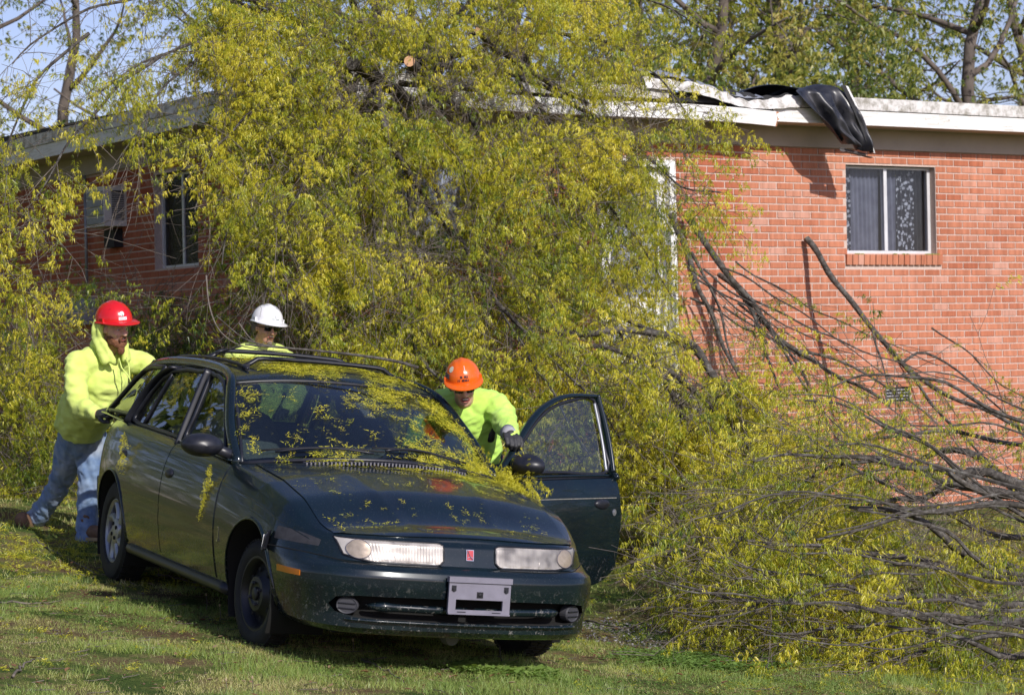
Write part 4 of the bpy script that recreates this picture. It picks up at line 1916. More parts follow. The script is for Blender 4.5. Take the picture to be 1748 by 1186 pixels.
m.tube([WM @ Vector((0, 0, 0)), WM @ Vector((.0, 0, -.25))], .025, 6)
cbuild(m, "steering_wheel", M_INT, smooth=True)
m = MB()
m.box((-1.19, -.13, 1.235), (-1.165, .10, 1.295))
cbuild(m, "rear_view_mirror", M_TRIM)
m = MB()
G = [[ws_pt(u, v) + Vector((-.012, 0, -.010)) for u in (.02, .11)] for v in (.50, .72)]
m.slab(G, (-.001, 0, 0))
cbuild(m, "inspection_sticker", simple("paper_sticker", (.42, .36, .40), .7, var=.3, scale=60))

# ---- the open driver's door
HX, HY = -.545, .825
TH = math.radians(67)
# door local frame: x = rearwards along the closed door, y = outwards, z up, origin at the hinge
HM = Matrix.Translation((HX, HY, 0)) @ Matrix.Rotation(-TH, 4, 'Z') @ Matrix.Translation((0, 0, 0))
# closed direction is -x ; turning outwards about the front edge
def dpt(a, z, o=0.0):
    """a metres behind the hinge, height z, o outwards of the outer skin"""
    x = HX - a
    p, n = on_side(x, min(z, interp(BELT, x) - .012), 1)
    y = p.y if z <= interp(BELT, x) - .012 else glass_y(z, x) + .0
    y += o
    q = Vector((-a, y - HY, z))
    return HM @ q


opend = empty("driver_door", mat=None)
opend.parent = car
opend["label"] = "driver door swung wide open, its outer skin mud splashed"
DL = .965
zt_ = lambda a: interp(BELT, HX - a) - .014
G = []
for i in range(35):
    v = i / 34
    row = []
    for j in range(27):
        u = j / 26
        a = DL * u
        # lower rear corner rounded off
        z0 = .275 + (.0 if u < .8 else .10 * ((u - .8) / .2) ** 2.2)
        z = z0 + (zt_(a) - z0) * v
        row.append(dpt(a, z, side_off(u, v)))
    G.append(row)
m = MB().slab(G, (HM.to_3x3() @ Vector((0, -.045, 0))))
cbuild(m, "door_panel", paint("splashed_door_paint", 1.0), opend, smooth=True, angle=35, fix=True)
off = FW
loop = catmull([(HX - p[0], p[1]) for p in FW] + [(HX - FW[0][0], FW[0][1])], 60)
# window frame: wide body coloured surround
def wf_tube(pts, w, mat, name, o=0.0, flat=(.45, 1.0)):
    m = MB()
    m.tube([dpt(a, z, o) for a, z in catmull(pts, 40)], w, 8, flat=flat, up=HM.to_3x3() @ Vector((0, 1, 0)))
    return cbuild(m, name, mat, opend, smooth=True)


wf_tube([(-.02, .875), (.08, .965), (.20, 1.075), (.36, 1.205), (.50, 1.285), (.68, 1.340), (.945, 1.352)], .030, M_PAINT, "window_surround")
wf_tube([(.945, 1.356), (.968, 1.2), (.975, 1.05), (.965, .88)], .034, M_PAINT, "window_surround")
wf_tube([(.02, .874), (.5, .892), (.93, .905)], .022, M_PAINT, "window_surround")
wf_tube([(.06, .905), (.12, .965), (.24, 1.075), (.40, 1.200), (.53, 1.268), (.70, 1.315), (.915, 1.326), (.928, 1.1), (.920, .925), (.5, .912), (.06, .900)], .010, M_TRIM, "window_seal", .004, (1, 1))
# lighter channel at the rear edge of the glass
wf_tube([(.915, .93), (.923, 1.1), (.911, 1.31)], .009, simple("glass_channel", (.30, .31, .34), .4, metal=.5), "glass_channel", .008, (1, 1))
lp = catmull([(.06, .905), (.12, .965), (.24, 1.075), (.40, 1.200), (.53, 1.268), (.70, 1.315), (.915, 1.326), (.928, 1.1), (.920, .925), (.5, .912), (.06, .905)], 50)
c = np.array((.62, 1.06))
rows = [[dpt(c[0] + (p[0] - c[0]) * k / 5, c[1] + (p[1] - c[1]) * k / 5, -.006) for p in lp] for k in range(6)]
cbuild(MB().grid(rows), "window_pane", glass_mat("dusty_glass", (.55, .62, .60), .10, .05), opend, smooth=True)
# belt strip, crease, handle, lock
m = MB()
m.tube([dpt(a, zt_(a) + .006, .004) for a in np.linspace(.03, .93, 20)], .008, 6)
cbuild(m, "belt_strip", M_TRIM, opend, smooth=True)
m = MB()
m.tube([dpt(a, zt_(a) - .098 - .01 * a, .001) for a in np.linspace(.01, .93, 24)], .0032, 5)
cbuild(m, "dusty_crease", simple("dust_line", (.20, .19, .17), .9, var=.5, scale=90), opend)
DN = HM.to_3x3() @ Vector((0, 1, 0))
DXv = HM.to_3x3() @ Vector((-1, 0, 0))
hm = Matrix.Identity(4)
hm.col[0][:3] = DXv
hm.col[1][:3] = (0, 0, 1)
hm.col[2][:3] = DN
hm.col[3][:3] = dpt(.80, .745, .002)
m = MB()
m.lathe([(.0001, .016), (.5, .014), (.85, .009), (1.0, 0), (1.0, -.01)], hm @ Matrix.Diagonal((.066, .030, 1, 1)), 28)
cbuild(m, "handle", M_TRIM, opend, smooth=True)
hm2 = hm.copy()
hm2.col[3][:3] = dpt(.905, .700, .002)
m = MB()
m.lathe([(.0001, .004), (.008, .004), (.009, .002), (.015, .002), (.016, -.002)], hm2 @ Matrix.Diagonal((1, 1.25, 1, 1)), 20)
cbuild(m, "lock", M_ALLOY, opend, smooth=False)
mm = Matrix.Identity(4)
mm.col[0][:3] = -DN
mm.col[1][:3] = (0, 0, 1)
mm.col[2][:3] = -DXv
mm.col[3][:3] = dpt(.115, .955, .125)
mirror(mm, opend)
# hinge side inner edge
m = MB()
m.box((-.02, -.05, .30), (.02, -.005, .84), HM)
cbuild(m, "hinge_edge", M_TRIM, opend)

# ================================================================== GROUND
def value_noise(seed, nx=64):
    r_ = np.random.default_rng(seed)
    T = r_.random((nx, nx))

    def f(x, y, sc):
        x = x * sc
        y = y * sc
        xi = np.floor(x).astype(int)
        yi = np.floor(y).astype(int)
        fx_ = x - xi
        fy_ = y - yi
        fx_ = fx_ * fx_ * (3 - 2 * fx_)
        fy_ = fy_ * fy_ * (3 - 2 * fy_)
        a = T[xi % nx, yi % nx]
        b = T[(xi + 1) % nx, yi % nx]
        c_ = T[xi % nx, (yi + 1) % nx]
        d_ = T[(xi + 1) % nx, (yi + 1) % nx]
        return (a * (1 - fx_) + b * fx_) * (1 - fy_) + (c_ * (1 - fx_) + d_ * fx_) * fy_
    return f


VN = value_noise(3)
VN2 = value_noise(11)


def bumps(x, y):
    return 0.034 * (VN(x, y, 1.3) - .5) + 0.026 * (VN2(x, y, 4.1) - .5) + 0.010 * (VN(x + 3, y, 11.) - .5)


def ground_h(x, y):
    x = np.asarray(x, float)
    y = np.asarray(y, float)
    near = np.exp(-((x + .3) ** 2 / 3.0 + (y - 12.9) ** 2 / 5.0))
    return gznp(x, y) + bumps(x, y) * (1 - .8 * near) - 0.012 * near


def gh(x, y):
    return float(ground_h(x, y))


t = NT("lawn_soil")
pos = t.coord()
n1 = t.noise(2.6, 7, .68, pos)
n2 = t.noise(70, 6, .75, pos)
r1 = t.ramp(n1.outputs[0], [(.40, (.07, .11, .028)), (.47, (.13, .155, .045)), (.53, (.20, .175, .08)), (.60, (.15, .10, .06))])
r2 = t.ramp(n2.outputs[0], [(.3, (.40, .42, .40)), (.5, (.95, .95, .9)), (.7, (1.55, 1.5, 1.3))])
t.set(Base_Color=t.mix(1.0, r1.outputs[0], r2.outputs[0], 'MULTIPLY'), Roughness=1.0, Specular_IOR_Level=.1)
t.bump(n2.outputs[0], .8, .02)
M_SOIL = t.m
xs = np.unique(np.concatenate([np.linspace(-400, -12, 14), np.linspace(-12, -4.5, 16), np.linspace(-4.5, 6, 150), np.linspace(6, 14, 18), np.linspace(14, 400, 14)]))
ys = np.unique(np.concatenate([np.linspace(-120, 2, 14), np.linspace(2, 9, 20), np.linspace(9, 19, 150), np.linspace(19, 30, 30), np.linspace(30, 600, 24)]))
X, Y = np.meshgrid(xs, ys)
Z = ground_h(X, Y)
VV = np.stack([X.ravel(), Y.ravel(), Z.ravel()], 1)
nx_ = len(xs)
I_, J_ = np.meshgrid(np.arange(len(ys) - 1), np.arange(nx_ - 1), indexing='ij')
b0 = (I_ * nx_ + J_).ravel()
FF = np.stack([b0, b0 + 1, b0 + nx_ + 1, b0 + nx_], 1)
tag(link("ground", mesh_np("ground", VV, FF), M_SOIL, smooth=True), kind="structure")


def leaf_mat(name, stops, trans=0.35, rough=0.5, spec=.3):
    t = NT(name)
    at_ = t.n("ShaderNodeAttribute")
    at_.attribute_name = "tone"
    r = t.ramp(at_.outputs["Fac"], stops)
    t.t.nodes.remove(t.b)
    df = t.n("ShaderNodeBsdfDiffuse")
    tl = t.n("ShaderNodeBsdfTranslucent")
    gl = t.n("ShaderNodeBsdfGlossy")
    gl.inputs["Roughness"].default_value = rough
    t.l(r.outputs[0], df.inputs[0])
    hs = t.mix(1.0, r.outputs[0], (1.15, 1.1, .55), 'MULTIPLY')
    t.l(hs, tl.inputs[0])
    gl.inputs[0].default_value = (.8, .8, .8, 1)
    m1 = t.n("ShaderNodeMixShader")
    m1.inputs[0].default_value = trans
    t.l(df.outputs[0], m1.inputs[1])
    t.l(tl.outputs[0], m1.inputs[2])
    m2 = t.n("ShaderNodeMixShader")
    m2.inputs[0].default_value = .05 * spec / .3
    t.l(m1.outputs[0], m2.inputs[1])
    t.l(gl.outputs[0], m2.inputs[2])
    t.l(m2.outputs[0], t.out.inputs[0])
    return t.m


M_GRASS = leaf_mat("grass_blades", [(0, (.15, .26, .05)), (.3, (.28, .40, .085)), (.55, (.46, .50, .13)), (.78, (.62, .58, .24)), (1, (.68, .55, .32))], .38)
M_CLOVER = leaf_mat("clover_leaves", [(0, (.13, .25, .05)), (.6, (.24, .37, .08)), (1, (.38, .47, .14))], .35)


def scatter_xy(n, x0, x1, y0, y1, dens=None):
    x = rng.uniform(x0, x1, n)
    y = rng.uniform(y0, y1, n)
    if dens is not None:
        k = rng.random(n) < dens(x, y)
        x, y = x[k], y[k]
    return x, y


GR0, GR1 = at_ground(1030, 1066), at_ground(1160, 1098)


def in_gravel(x, y):
    """strips of bare gravel in front of and right of the car"""
    a = np.exp(-(((x - GR0.x) / .42) ** 2 + ((y - GR0.y) / .30) ** 2)) * 1.15
    b = np.exp(-(((x - GR1.x) / .50) ** 2 + ((y - GR1.y) / .22) ** 2)) * 1.1
    c_ = np.exp(-(((x + 2.9) / .9) ** 2 + ((y - 15.2) / .5) ** 2)) * .9
    return np.clip((a + b + c_) * (0.5 + VN(x + 9, y, 2.3)), 0, 1)


def blades(n, region, h0, h1, w, dens, name, mat, tone_f, lean=.5):
    x, y = scatter_xy(n, *region, dens)
    n = len(x)
    z = ground_h(x, y) - .003
    h = rng.uniform(h0, h1, n) * (0.6 + .8 * VN2(x, y, 1.7))
    a = rng.uniform(0, 2 * PI, n)
    dx, dy = np.cos(a), np.sin(a)
    ln = rng.uniform(.15, lean * 1.8, n)
    b = rng.uniform(0, 2 * PI, n)
    lx, ly = np.cos(b) * ln, np.sin(b) * ln
    w_ = w * rng.uniform(.6, 1.3, n)
    base = np.stack([x, y, z], 1)
    side_ = np.stack([dx * w_, dy * w_, 0 * w_], 1)
    mid = base + np.stack([lx * h * .35, ly * h * .35, h * .6], 1)
    tip = base + np.stack([lx * h, ly * h, h * (1 - .25 * ln)], 1)
    Vv = np.stack([base - side_, base + side_, tip], 1).reshape(-1, 3)
    F3 = np.arange(n * 3).reshape(-1, 3)
    tone = np.repeat(np.clip(tone_f(x, y, n), 0, 1), 3)
    return link(name, mesh_np(name, Vv, F3, tone), mat)


def gd(x, y):
    base_ = .40 + .85 * (VN(x, y, .9) - .35) + 2.3 * (VN2(x, y, 5.5) - .5)
    return np.clip(base_ * (1 - 1.15 * in_gravel(x, y)), 0.03, 1)


def gtone(x, y, n):
    return -.04 + .40 * VN(x + 4, y + 7, 1.1) ** 1.1 + .46 * VN2(x, y, 4.5) + .24 * rng.random(n) + (rng.random(n) < .12) * .45


tag(blades(420000, (-4.2, 3.6, 9.4, 13.8), .007, .030, .0014, gd, "grass", M_GRASS, gtone), kind="stuff")
tag(blades(130000, (-5.5, 7.0, 13.6, 21.5), .012, .055, .0028, gd, "grass", M_GRASS, gtone), kind="stuff")


# low broad weeds
def clover(n, region, name, dens, size=.011, tone0=.2):
    x, y = scatter_xy(n, *region, dens)
    n = len(x)
    z = ground_h(x, y) + rng.uniform(.006, .035, n)
    Vl, tl_ = [], []
    for k in range(3):
        a = rng.uniform(0, 2 * PI, n) if k == 0 else a + 2.09
        s_ = size * rng.uniform(.6, 1.4, n)
        tl = rng.uniform(-.35, .5, n)
        c_, sn = np.cos(a), np.sin(a)
        cx, cy, cz = x + c_ * s_ * .9, y + sn * s_ * .9, z + tl * s_
        q = [np.stack([x, y, z], 1), np.stack([cx - sn * s_ * .6, cy + c_ * s_ * .6, cz], 1),
             np.stack([x + c_ * s_ * 1.7, y + sn * s_ * 1.7, z + tl * s_ * 1.5], 1), np.stack([cx + sn * s_ * .6, cy - c_ * s_ * .6, cz], 1)]
        Vl.append(np.stack(q, 1))
    Vv = np.stack(Vl, 1).reshape(-1, 3)
    F4 = np.arange(len(Vv)).reshape(-1, 4)
    tone = np.repeat(np.clip(tone0 + .6 * rng.random(n), 0, 1), 12)
    return tag(link(name, mesh_np(name, Vv, F4, tone), M_CLOVER), kind="stuff")


clover(60000, (-4, 3.6, 9.6, 13.5), "clover", lambda x, y: np.clip((VN2(x + 3, y, .9) - .48) * 4, 0, 1) * (1 - in_gravel(x, y)), .006)
gp = at_ground(1180, 1130)
clover(9000, (gp.x - .55, gp.x + .55, gp.y - .35, gp.y + .45), "chickweed", lambda x, y: np.exp(-(((x - gp.x) / .32) ** 2 + ((y - gp.y) / .22) ** 2) * 1.2), .014, .1)

# gravel and dirt crumbs
ST_V = np.array([(1, 0, 0), (-1, 0, 0), (0, 1, 0), (0, -1, 0), (0, 0, 1), (0, 0, -1), (.7, .7, .3), (-.6, .7, .4)])
ST_F = np.array([(4, 0, 6), (4, 6, 2), (4, 2, 7), (4, 7, 1), (4, 1, 3), (4, 3, 0), (5, 6, 0), (5, 2, 6), (5, 7, 2), (5, 1, 7), (5, 3, 1), (5, 0, 3)])


def stones(n, region, dens, s0, s1, name, mat):
    x, y = scatter_xy(n, *region, dens)
    n = len(x)
    s_ = rng.uniform(s0, s1, n) * rng.uniform(.5, 1.3, n)
    z = ground_h(x, y) + s_ * .15
    a = rng.uniform(0, 2 * PI, n)
    Vt = ST_V[None] * (1 + rng.uniform(-.3, .3, (n, 8, 1))) * s_[:, None, None] * np.array([1, .8, .5])
    c_, sn = np.cos(a)[:, None], np.sin(a)[:, None]
    Vx = Vt[..., 0] * c_ - Vt[..., 1] * sn + x[:, None]
    Vy = Vt[..., 0] * sn + Vt[..., 1] * c_ + y[:, None]
    Vz = Vt[..., 2] + z[:, None]
    Vv = np.stack([Vx, Vy, Vz], 2).reshape(-1, 3)
    F3 = (np.arange(n)[:, None, None] * 8 + ST_F[None]).reshape(-1, 3)
    tone = np.repeat(rng.random(n), 8)
    return tag(link(name, mesh_np(name, Vv, F3, tone), mat), kind="stuff")


M_STONE = leaf_mat("gravel_stone", [(0, (.07, .065, .06)), (.4, (.16, .15, .145)), (.8, (.30, .29, .30)), (1, (.46, .45, .48))], 0.0, .6, .2)
M_DIRT = leaf_mat("dirt_crumb", [(0, (.06, .04, .025)), (.6, (.13, .09, .055)), (1, (.22, .15, .09))], 0.0, .8, .1)
stones(5500, (GR0.x - .7, GR1.x + .8, GR1.y - .5, GR0.y + .5), lambda x, y: np.clip(in_gravel(x, y) * 1.6 - .3, 0, 1), .003, .013, "gravel", M_STONE)


def tuft_d(x, y):
    return np.clip((VN2(x + 5, y + 2, 2.6) - .52) * 5, 0, 1) * (1 - in_gravel(x, y))


tag(blades(150000, (-4.2, 3.6, 9.4, 13.8), .025, .070, .0016, tuft_d, "long_grass", M_GRASS, lambda x, y, n: .10 + .25 * rng.random(n) + .15 * VN(x, y, 3)), kind="stuff")
stones(12000, (-4.2, 4, 9.4, 17), lambda x, y: np.clip(1.1 - gd(x, y) * 1.3, 0.08, 1), .002, .009, "dirt_crumbs", M_DIRT)

# fallen brown leaves
M_DRY = leaf_mat("dry_leaves", [(0, (.16, .06, .03)), (.5, (.30, .15, .08)), (1, (.45, .33, .22))], .2, .5)


def dry_leaves(n, region):
    x, y = scatter_xy(n, *region)
    n = len(x)
    z = ground_h(x, y) + rng.uniform(.006, .04, n)
    s_ = rng.uniform(.008, .024, n)
    a = rng.uniform(0, 2 * PI, n)
    tl, cu = rng.uniform(-.6, .6, n), rng.uniform(-.3, .8, n)
    c_, sn = np.cos(a), np.sin(a)
    def P_(u, v, w):
        return np.stack([x + (u * c_ - v * sn) * s_, y + (u * sn + v * c_) * s_, z + (w * cu + u * tl * .5) * s_ * .8], 1)
    Vv = np.stack([P_(-1, 0, 0), P_(-.3, .45, .5), P_(.5, .35, .5), P_(1, 0, 0), P_(.5, -.35, .5), P_(-.3, -.45, .5)], 1).reshape(-1, 3)
    o = np.arange(n)[:, None] * 6
    F4 = np.concatenate([o + np.array([[0, 3, 2, 1]]), o + np.array([[0, 5, 4, 3]])], 0)
    return tag(link("dry_leaves", mesh_np("dry_leaves", Vv, F4, np.repeat(rng.random(n), 6)), M_DRY), kind="stuff")


dry_leaves(1600, (-4, 3.6, 9.8, 16))

# ================================================================== WILLOW OAK FOLIAGE
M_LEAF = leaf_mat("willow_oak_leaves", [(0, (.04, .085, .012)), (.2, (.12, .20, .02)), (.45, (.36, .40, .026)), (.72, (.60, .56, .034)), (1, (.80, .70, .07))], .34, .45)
t = NT("grey_bark")
pos = t.coord()
mp = t.mapped((6, 6, 6))
n1 = t.noise(3.0, 6, .7, mp)
n2 = t.noise(30, 4, .7, pos)
r1 = t.ramp(n1.outputs[0], [(.3, (.035, .030, .026)), (.5, (.085, .076, .068)), (.62, (.15, .14, .128)), (.72, (.26, .26, .23))])
r2 = t.ramp(n2.outputs[0], [(.3, (.6, .6, .6)), (.7, (1.3, 1.3, 1.3))])
t.set(Base_Color=t.mix(1.0, r1.outputs[0], r2.outputs[0], 'MULTIPLY'), Roughness=.9, Specular_IOR_Level=.2)
t.bump(n2.outputs[0], .7, .006)
M_BARK = t.m
M_TWIG = simple("twig_bark", (.15, .125, .105), .85, var=.4, scale=20)
M_CUT = simple("fresh_cut_wood", (.62, .36, .20), .8, var=.12, scale=30)


def spray_variants(K, nleaf, hang, r_, L=.16, lw=.0042, ll=.048):
    """leaf sprays: verts (nleaf*4,3); the spray grows along +x and leaves hang to -z"""
    out = []
    for k in range(K):
        vs = []
        for i in range(nleaf):
            s = r_.random() ** .8
            if hang > .5:          # tufts: several leaves hang from one node, and thin catkins between them
                if i % 6 == 0:
                    node = np.array((L * s, r_.normal(0, .020), -.25 * L * s * s + r_.normal(0, .014)))
                    nd_ = np.array((r_.normal(.35, .35), r_.normal(0, .35), -hang))
                p = node + r_.normal(0, .004, 3)
                d = nd_ + r_.normal(0, .42, 3)
            else:
                p = np.array((L * s, r_.normal(0, .014), -.25 * L * s * s + r_.normal(0, .010)))
                d = np.array((r_.normal(.45, .55), r_.normal(0, .55), -hang + r_.normal(0, .45)))
            d /= np.linalg.norm(d)
            w = np.cross(d, r_.normal(size=3))
            w /= np.linalg.norm(w)
            l_ = ll * r_.uniform(.55, 1.25)
            q = lw * r_.uniform(.7, 1.4)
            bend = np.array((0, 0, -.18 * l_))
            vs += [p + d * l_ * .22 + w * q, p + d * l_ * .22 - w * q, p + d * l_ + bend]
        out.append(np.array(vs))
    return out


_sr = np.random.default_rng(5)
SPR = spray_variants(14, 64, 1.25, _sr, L=.16, lw=.0025, ll=.037)
SPR_FLAT = spray_variants(10, 30, .05, _sr, L=.12, lw=.0028, ll=.038)
SPR_LOW = spray_variants(8, 11, .8, _sr, L=.17, lw=.010, ll=.066)


def rot_from(dirs, flat=0.0):
    """rotation matrices whose x axis follows dirs, z stays as upright as possible, random roll"""
    d = dirs / np.maximum(np.linalg.norm(dirs, axis=1, keepdims=True), 1e-9)
    d[:, 2] = np.clip(d[:, 2], -.35, .35)          # stems droop, the leaves below them hang plumb
    d /= np.linalg.norm(d, axis=1, keepdims=True)
    up = np.tile([0, 0, 1.0], (len(d), 1)) + rng.normal(0, .22, d.shape)
    y = np.cross(up, d)
    y /= np.maximum(np.linalg.norm(y, axis=1, keepdims=True), 1e-9)
    z = np.cross(d, y)
    return np.stack([d, y, z], 2)


def leaf_cloud(name, P, D, S, tone, variants, parent=None, mat=None, kind="stuff"):
    P, D, S, tone = map(np.asarray, (P, D, S, tone))
    R_ = rot_from(D)
    k = rng.integers(0, len(variants), len(P))
    Vs, Ts = [], []
    for i, tpl in enumerate(variants):
        m = k == i
        if not m.any():
            continue
        q = np.einsum('nij,vj->nvi', R_[m] * S[m][:, None, None], tpl) + P[m][:, None, :]
        nl = tpl.shape[0] // 3
        tt = tone[m][:, None] + rng.normal(0, .13, (m.sum(), nl))
        Vs.append(q.reshape(-1, 3))
        Ts.append(np.repeat(np.clip(tt, 0, 1), 3, axis=1).ravel())
    Vv = np.concatenate(Vs)
    F4 = np.arange(len(Vv)).reshape(-1, 3)
    o = link(name, mesh_np(name, Vv, F4, np.concatenate(Ts)), mat or M_LEAF, parent)
    if kind:
        o["kind"] = kind
    return o


class Grow:
    """twigs and leaf positions grown from limbs"""

    def __init__(self):
        self.segs = []           # list of (points, radii)
        self.P, self.D, self.S, self.T = [], [], [], []

    def line(self, p, d, L, n, droop, curl, r0, r1, keep=None):
        pts = [np.array(p, float)]
        d = np.array(d, float)
        d /= np.linalg.norm(d) + 1e-9
        dirs = [d.copy()]
        st = L / n
        for i in range(n):
            d = d + np.array((rng.normal(0, curl), rng.normal(0, curl), rng.normal(0, curl) - droop))
            d /= np.linalg.norm(d)
            q = pts[-1] + d * st
            g = float(gznp(q[0], q[1])) + .03
            if q[2] < g:
                q[2] = g
                d[2] = abs(d[2]) * .2
            pts.append(q)
            dirs.append(d.copy())
        self.segs.append((pts, np.linspace(r0, r1, n + 1)))
        return pts, dirs

    def spray(self, p, d, s, tone):
        if self.test is not None and not self.test(p):
            return
        self.P.append(p)
        self.D.append(d)
        self.S.append(s)
        self.T.append(tone + .38 * mathutils_noise(Vector((p[0] * 1.6, p[1] * 1.6, p[2] * 1.3 + 9))) + .12 * mathutils_noise(Vector((p[0] * 6, p[1] * 6, p[2] * 5))))

    test = None

    def twig(self, p, d, L, droop=.05, leaf=1.0, sub=4, tone=.55, size=1.0, r=.006):
        if self.test is clear_of_wall and rng.random() > .12 + hollow(p):
            return
        n = max(4, int(L / .13))
        pts, dirs = self.line(p, d, L, n, droop, .10, r, .0018)
        tw = tone + rng.normal(0, .16)
        for i in range(1, n + 1):
            if rng.random() < leaf * (.4 + .6 * i / n):
                self.spray(pts[i], dirs[i] + np.array((0, 0, -.35)) + rng.normal(0, .25, 3), rng.uniform(.7, 1.3) * size, tw)
            if i < n and rng.random() < sub / n:
                sd = dirs[i] * .6 + rng.normal(0, .6, 3) + np.array((0, 0, -.1))
                l2 = L * rng.uniform(.25, .5)
                m = max(2, int(l2 / .10))
                q, e = self.line(pts[i], sd, l2, m, droop * 1.3, .14, r * .55, .0014)
                for j in range(1, m + 1):
                    if rng.random() < leaf:
                        self.spray(q[j], e[j] + np.array((0, 0, -.4)) + rng.normal(0, .3, 3), rng.uniform(.65, 1.2) * size, tw)

    def build_twigs(self, name, parent, mat=None, seg=3):
        """all twigs as one fine tube mesh"""
        Vv, F4 = [], []
        n0 = 0
        for pts, rad in self.segs:
            P_ = np.array(pts)
            n = len(P_)
            T_ = np.gradient(P_, axis=0)
            T_ /= np.linalg.norm(T_, axis=1, keepdims=True) + 1e-9
            ref = np.array((.3, .2, .93))
            a = np.cross(T_, ref)
            a /= np.linalg.norm(a, axis=1, keepdims=True) + 1e-9
            b = np.cross(T_, a)
            r_ = np.asarray(rad)[:, None]
            rings_ = [P_ + (a * math.cos(2 * PI * k / seg) + b * math.sin(2 * PI * k / seg)) * r_ for k in range(seg)]
            Vv.append(np.stack(rings_, 1).reshape(-1, 3))
            i = np.arange(n - 1)[:, None] * seg
            k = np.arange(seg)[None]
            k2 = (k + 1) % seg
            F4.append(np.stack([i + k, i + k2, i + seg + k2, i + seg + k], 2).reshape(-1, 4) + n0)
            n0 += n * seg
        o = link(name, mesh_np(name, np.concatenate(Vv), np.concatenate(F4)), mat or M_TWIG, parent, smooth=True)
        o["kind"] = "stuff"
        return o


def limb(name, pts, r0, r1, parent, mat=None, seg=8, n=None, wob=.012, cut=False, kind=None):
    """one hand placed limb; pts world points"""
    n = n or max(6, int(sum((Vector(pts[i + 1]) - Vector(pts[i])).length for i in range(len(pts) - 1)) / .10))
    C = catmull([tuple(p) for p in pts], n)
    ph = rng.uniform(0, 6, 3)
    C = [c + wob * np.array((math.sin(i * .9 + ph[0]), math.sin(i * .7 + ph[1]), math.sin(i * 1.1 + ph[2]))) for i, c in enumerate(C)]
    rad = [(r0 + (r1 - r0) * (i / (n - 1)) ** .8) * (1 + .07 * math.sin(i * 1.7 + ph[0])) for i in range(n)]
    m = MB()
    m.tube([tuple(c) for c in C], rad, seg)
    o = m.build(name, mat or M_BARK, parent, smooth=True, angle=50)
    if cut:
        d = Vector(C[0] - C[1]).normalized()
        mm_ = MB()
        M = Matrix.Translation(Vector(C[0]) + d * .002) @ d.to_track_quat('Z', 'Y').to_matrix().to_4x4()
        mm_.lathe([(.0001, .003), (rad[0] * .93, .002), (rad[0] * .96, -.004)], M, 14)
        mm_.build("cut_end", M_CUT, o)
    return o, [np.array(c) for c in C], rad


# ---- the fallen tree over the roof ----------------------------------------
tp = at(690, 150, 20.4)
tree = empty("fallen_tree", (tp.x, tp.y, gz(tp.x, tp.y)), "huge fallen willow oak draped over the roof, its yellow-green crown hanging down the front wall", "fallen tree")
G1 = Grow()


def hollow(p):
    x_, y_ = FPX * p[0] / p[1], -FPX * (p[2] - EYE) / p[1]
    px, py = 874 + _c * x_ + _s * y_, 593 - _s * x_ + _c * y_
    k = 1.0
    for (cx, cy, rx, ry, k_) in HOLLOWS:
        e = ((px - cx) / rx) ** 2 + ((py - cy) / ry) ** 2
        if e < 1.6 and k_ > .6 and py > 200:
            k *= 1 - k_ * min(1, (1.6 - e) / .9)
    return k


def clear_of_wall(p):
    """keep most of the shaded wall free, as it stands in the photograph"""
    x_, y_ = FPX * p[0] / p[1], -FPX * (p[2] - EYE) / p[1]
    px, py = 874 + _c * x_ + _s * y_, 593 - _s * x_ + _c * y_
    keep = 1.0
    # loose, clumped growth: hollows between the tufts
    c3 = mathutils_noise(Vector((p[0] * 2.3, p[1] * 2.3, p[2] * 1.7))) + .5 * mathutils_noise(Vector((p[0] * 6, p[1] * 6, p[2] * 4 + 5)))
    keep *= min(1, max(.06, (c3 + .28) * 3.6))
    big = mathutils_noise(Vector((p[0] * 1.15 + 3, p[1] * 1.15, p[2] * .8)))
    keep *= min(1, max(.62, (big + .34) * 3.6))
    for (cx, cy, rx, ry, k_) in HOLLOWS:
        e = ((px - cx) / rx) ** 2 + ((py - cy) / ry) ** 2
        if e < 1.6:
            keep *= 1 - k_ * min(1, (1.6 - e) / .9)
    if 375 < px < 530 and 498 < py < 640 and p[1] < 17.6:
        keep = 0
    if px < 1260 and py > 860 + max(0, px - 1150) * .3 and px > 900:
        keep *= .12
    return rng.random() < keep


# hollow places of the crown, where wall, windows, roof edge or sky show
HOLLOWS = [(245, 385, 92, 112, .96), (150, 570, 60, 60, .9), (330, 430, 40, 120, .8), (740, 330, 60, 62, .75), (620, 165, 90, 28, .75), (820, 180, 110, 28, .85), (1020, 185, 110, 24, .8), (700, 130, 110, 45, .8),
           (60, 60, 140, 100, .78), (200, 50, 100, 60, .62), (60, 190, 70, 50, .5), (470, 500, 35, 60, .5), (395, 560, 50, 60, .75), (900, 130, 60, 40, .5), (640, 20, 60, 25, .4), (190, 262, 60, 18, .5), (1215, 530, 55, 110, .9), (620, 520, 60, 35, .7), (820, 470, 70, 30, .6), (500, 430, 40, 40, .6)]
from mathutils.noise import noise as mathutils_noise


G1.test = clear_of_wall


def L(*pp):
    return [at(*p) for p in pp]


# trunk lies on the roof; its far end runs out behind the house
trunk_pts = [Vector((-1.3, 27.5, 4.5)), Vector((-.9, 24.0, 4.65)), at(740, 95, 21.6), at(690, 85, 20.0), at(610, 60, 18.9)]
limb("trunk", trunk_pts, .20, .09, tree, seg=12, wob=.02)
main = []
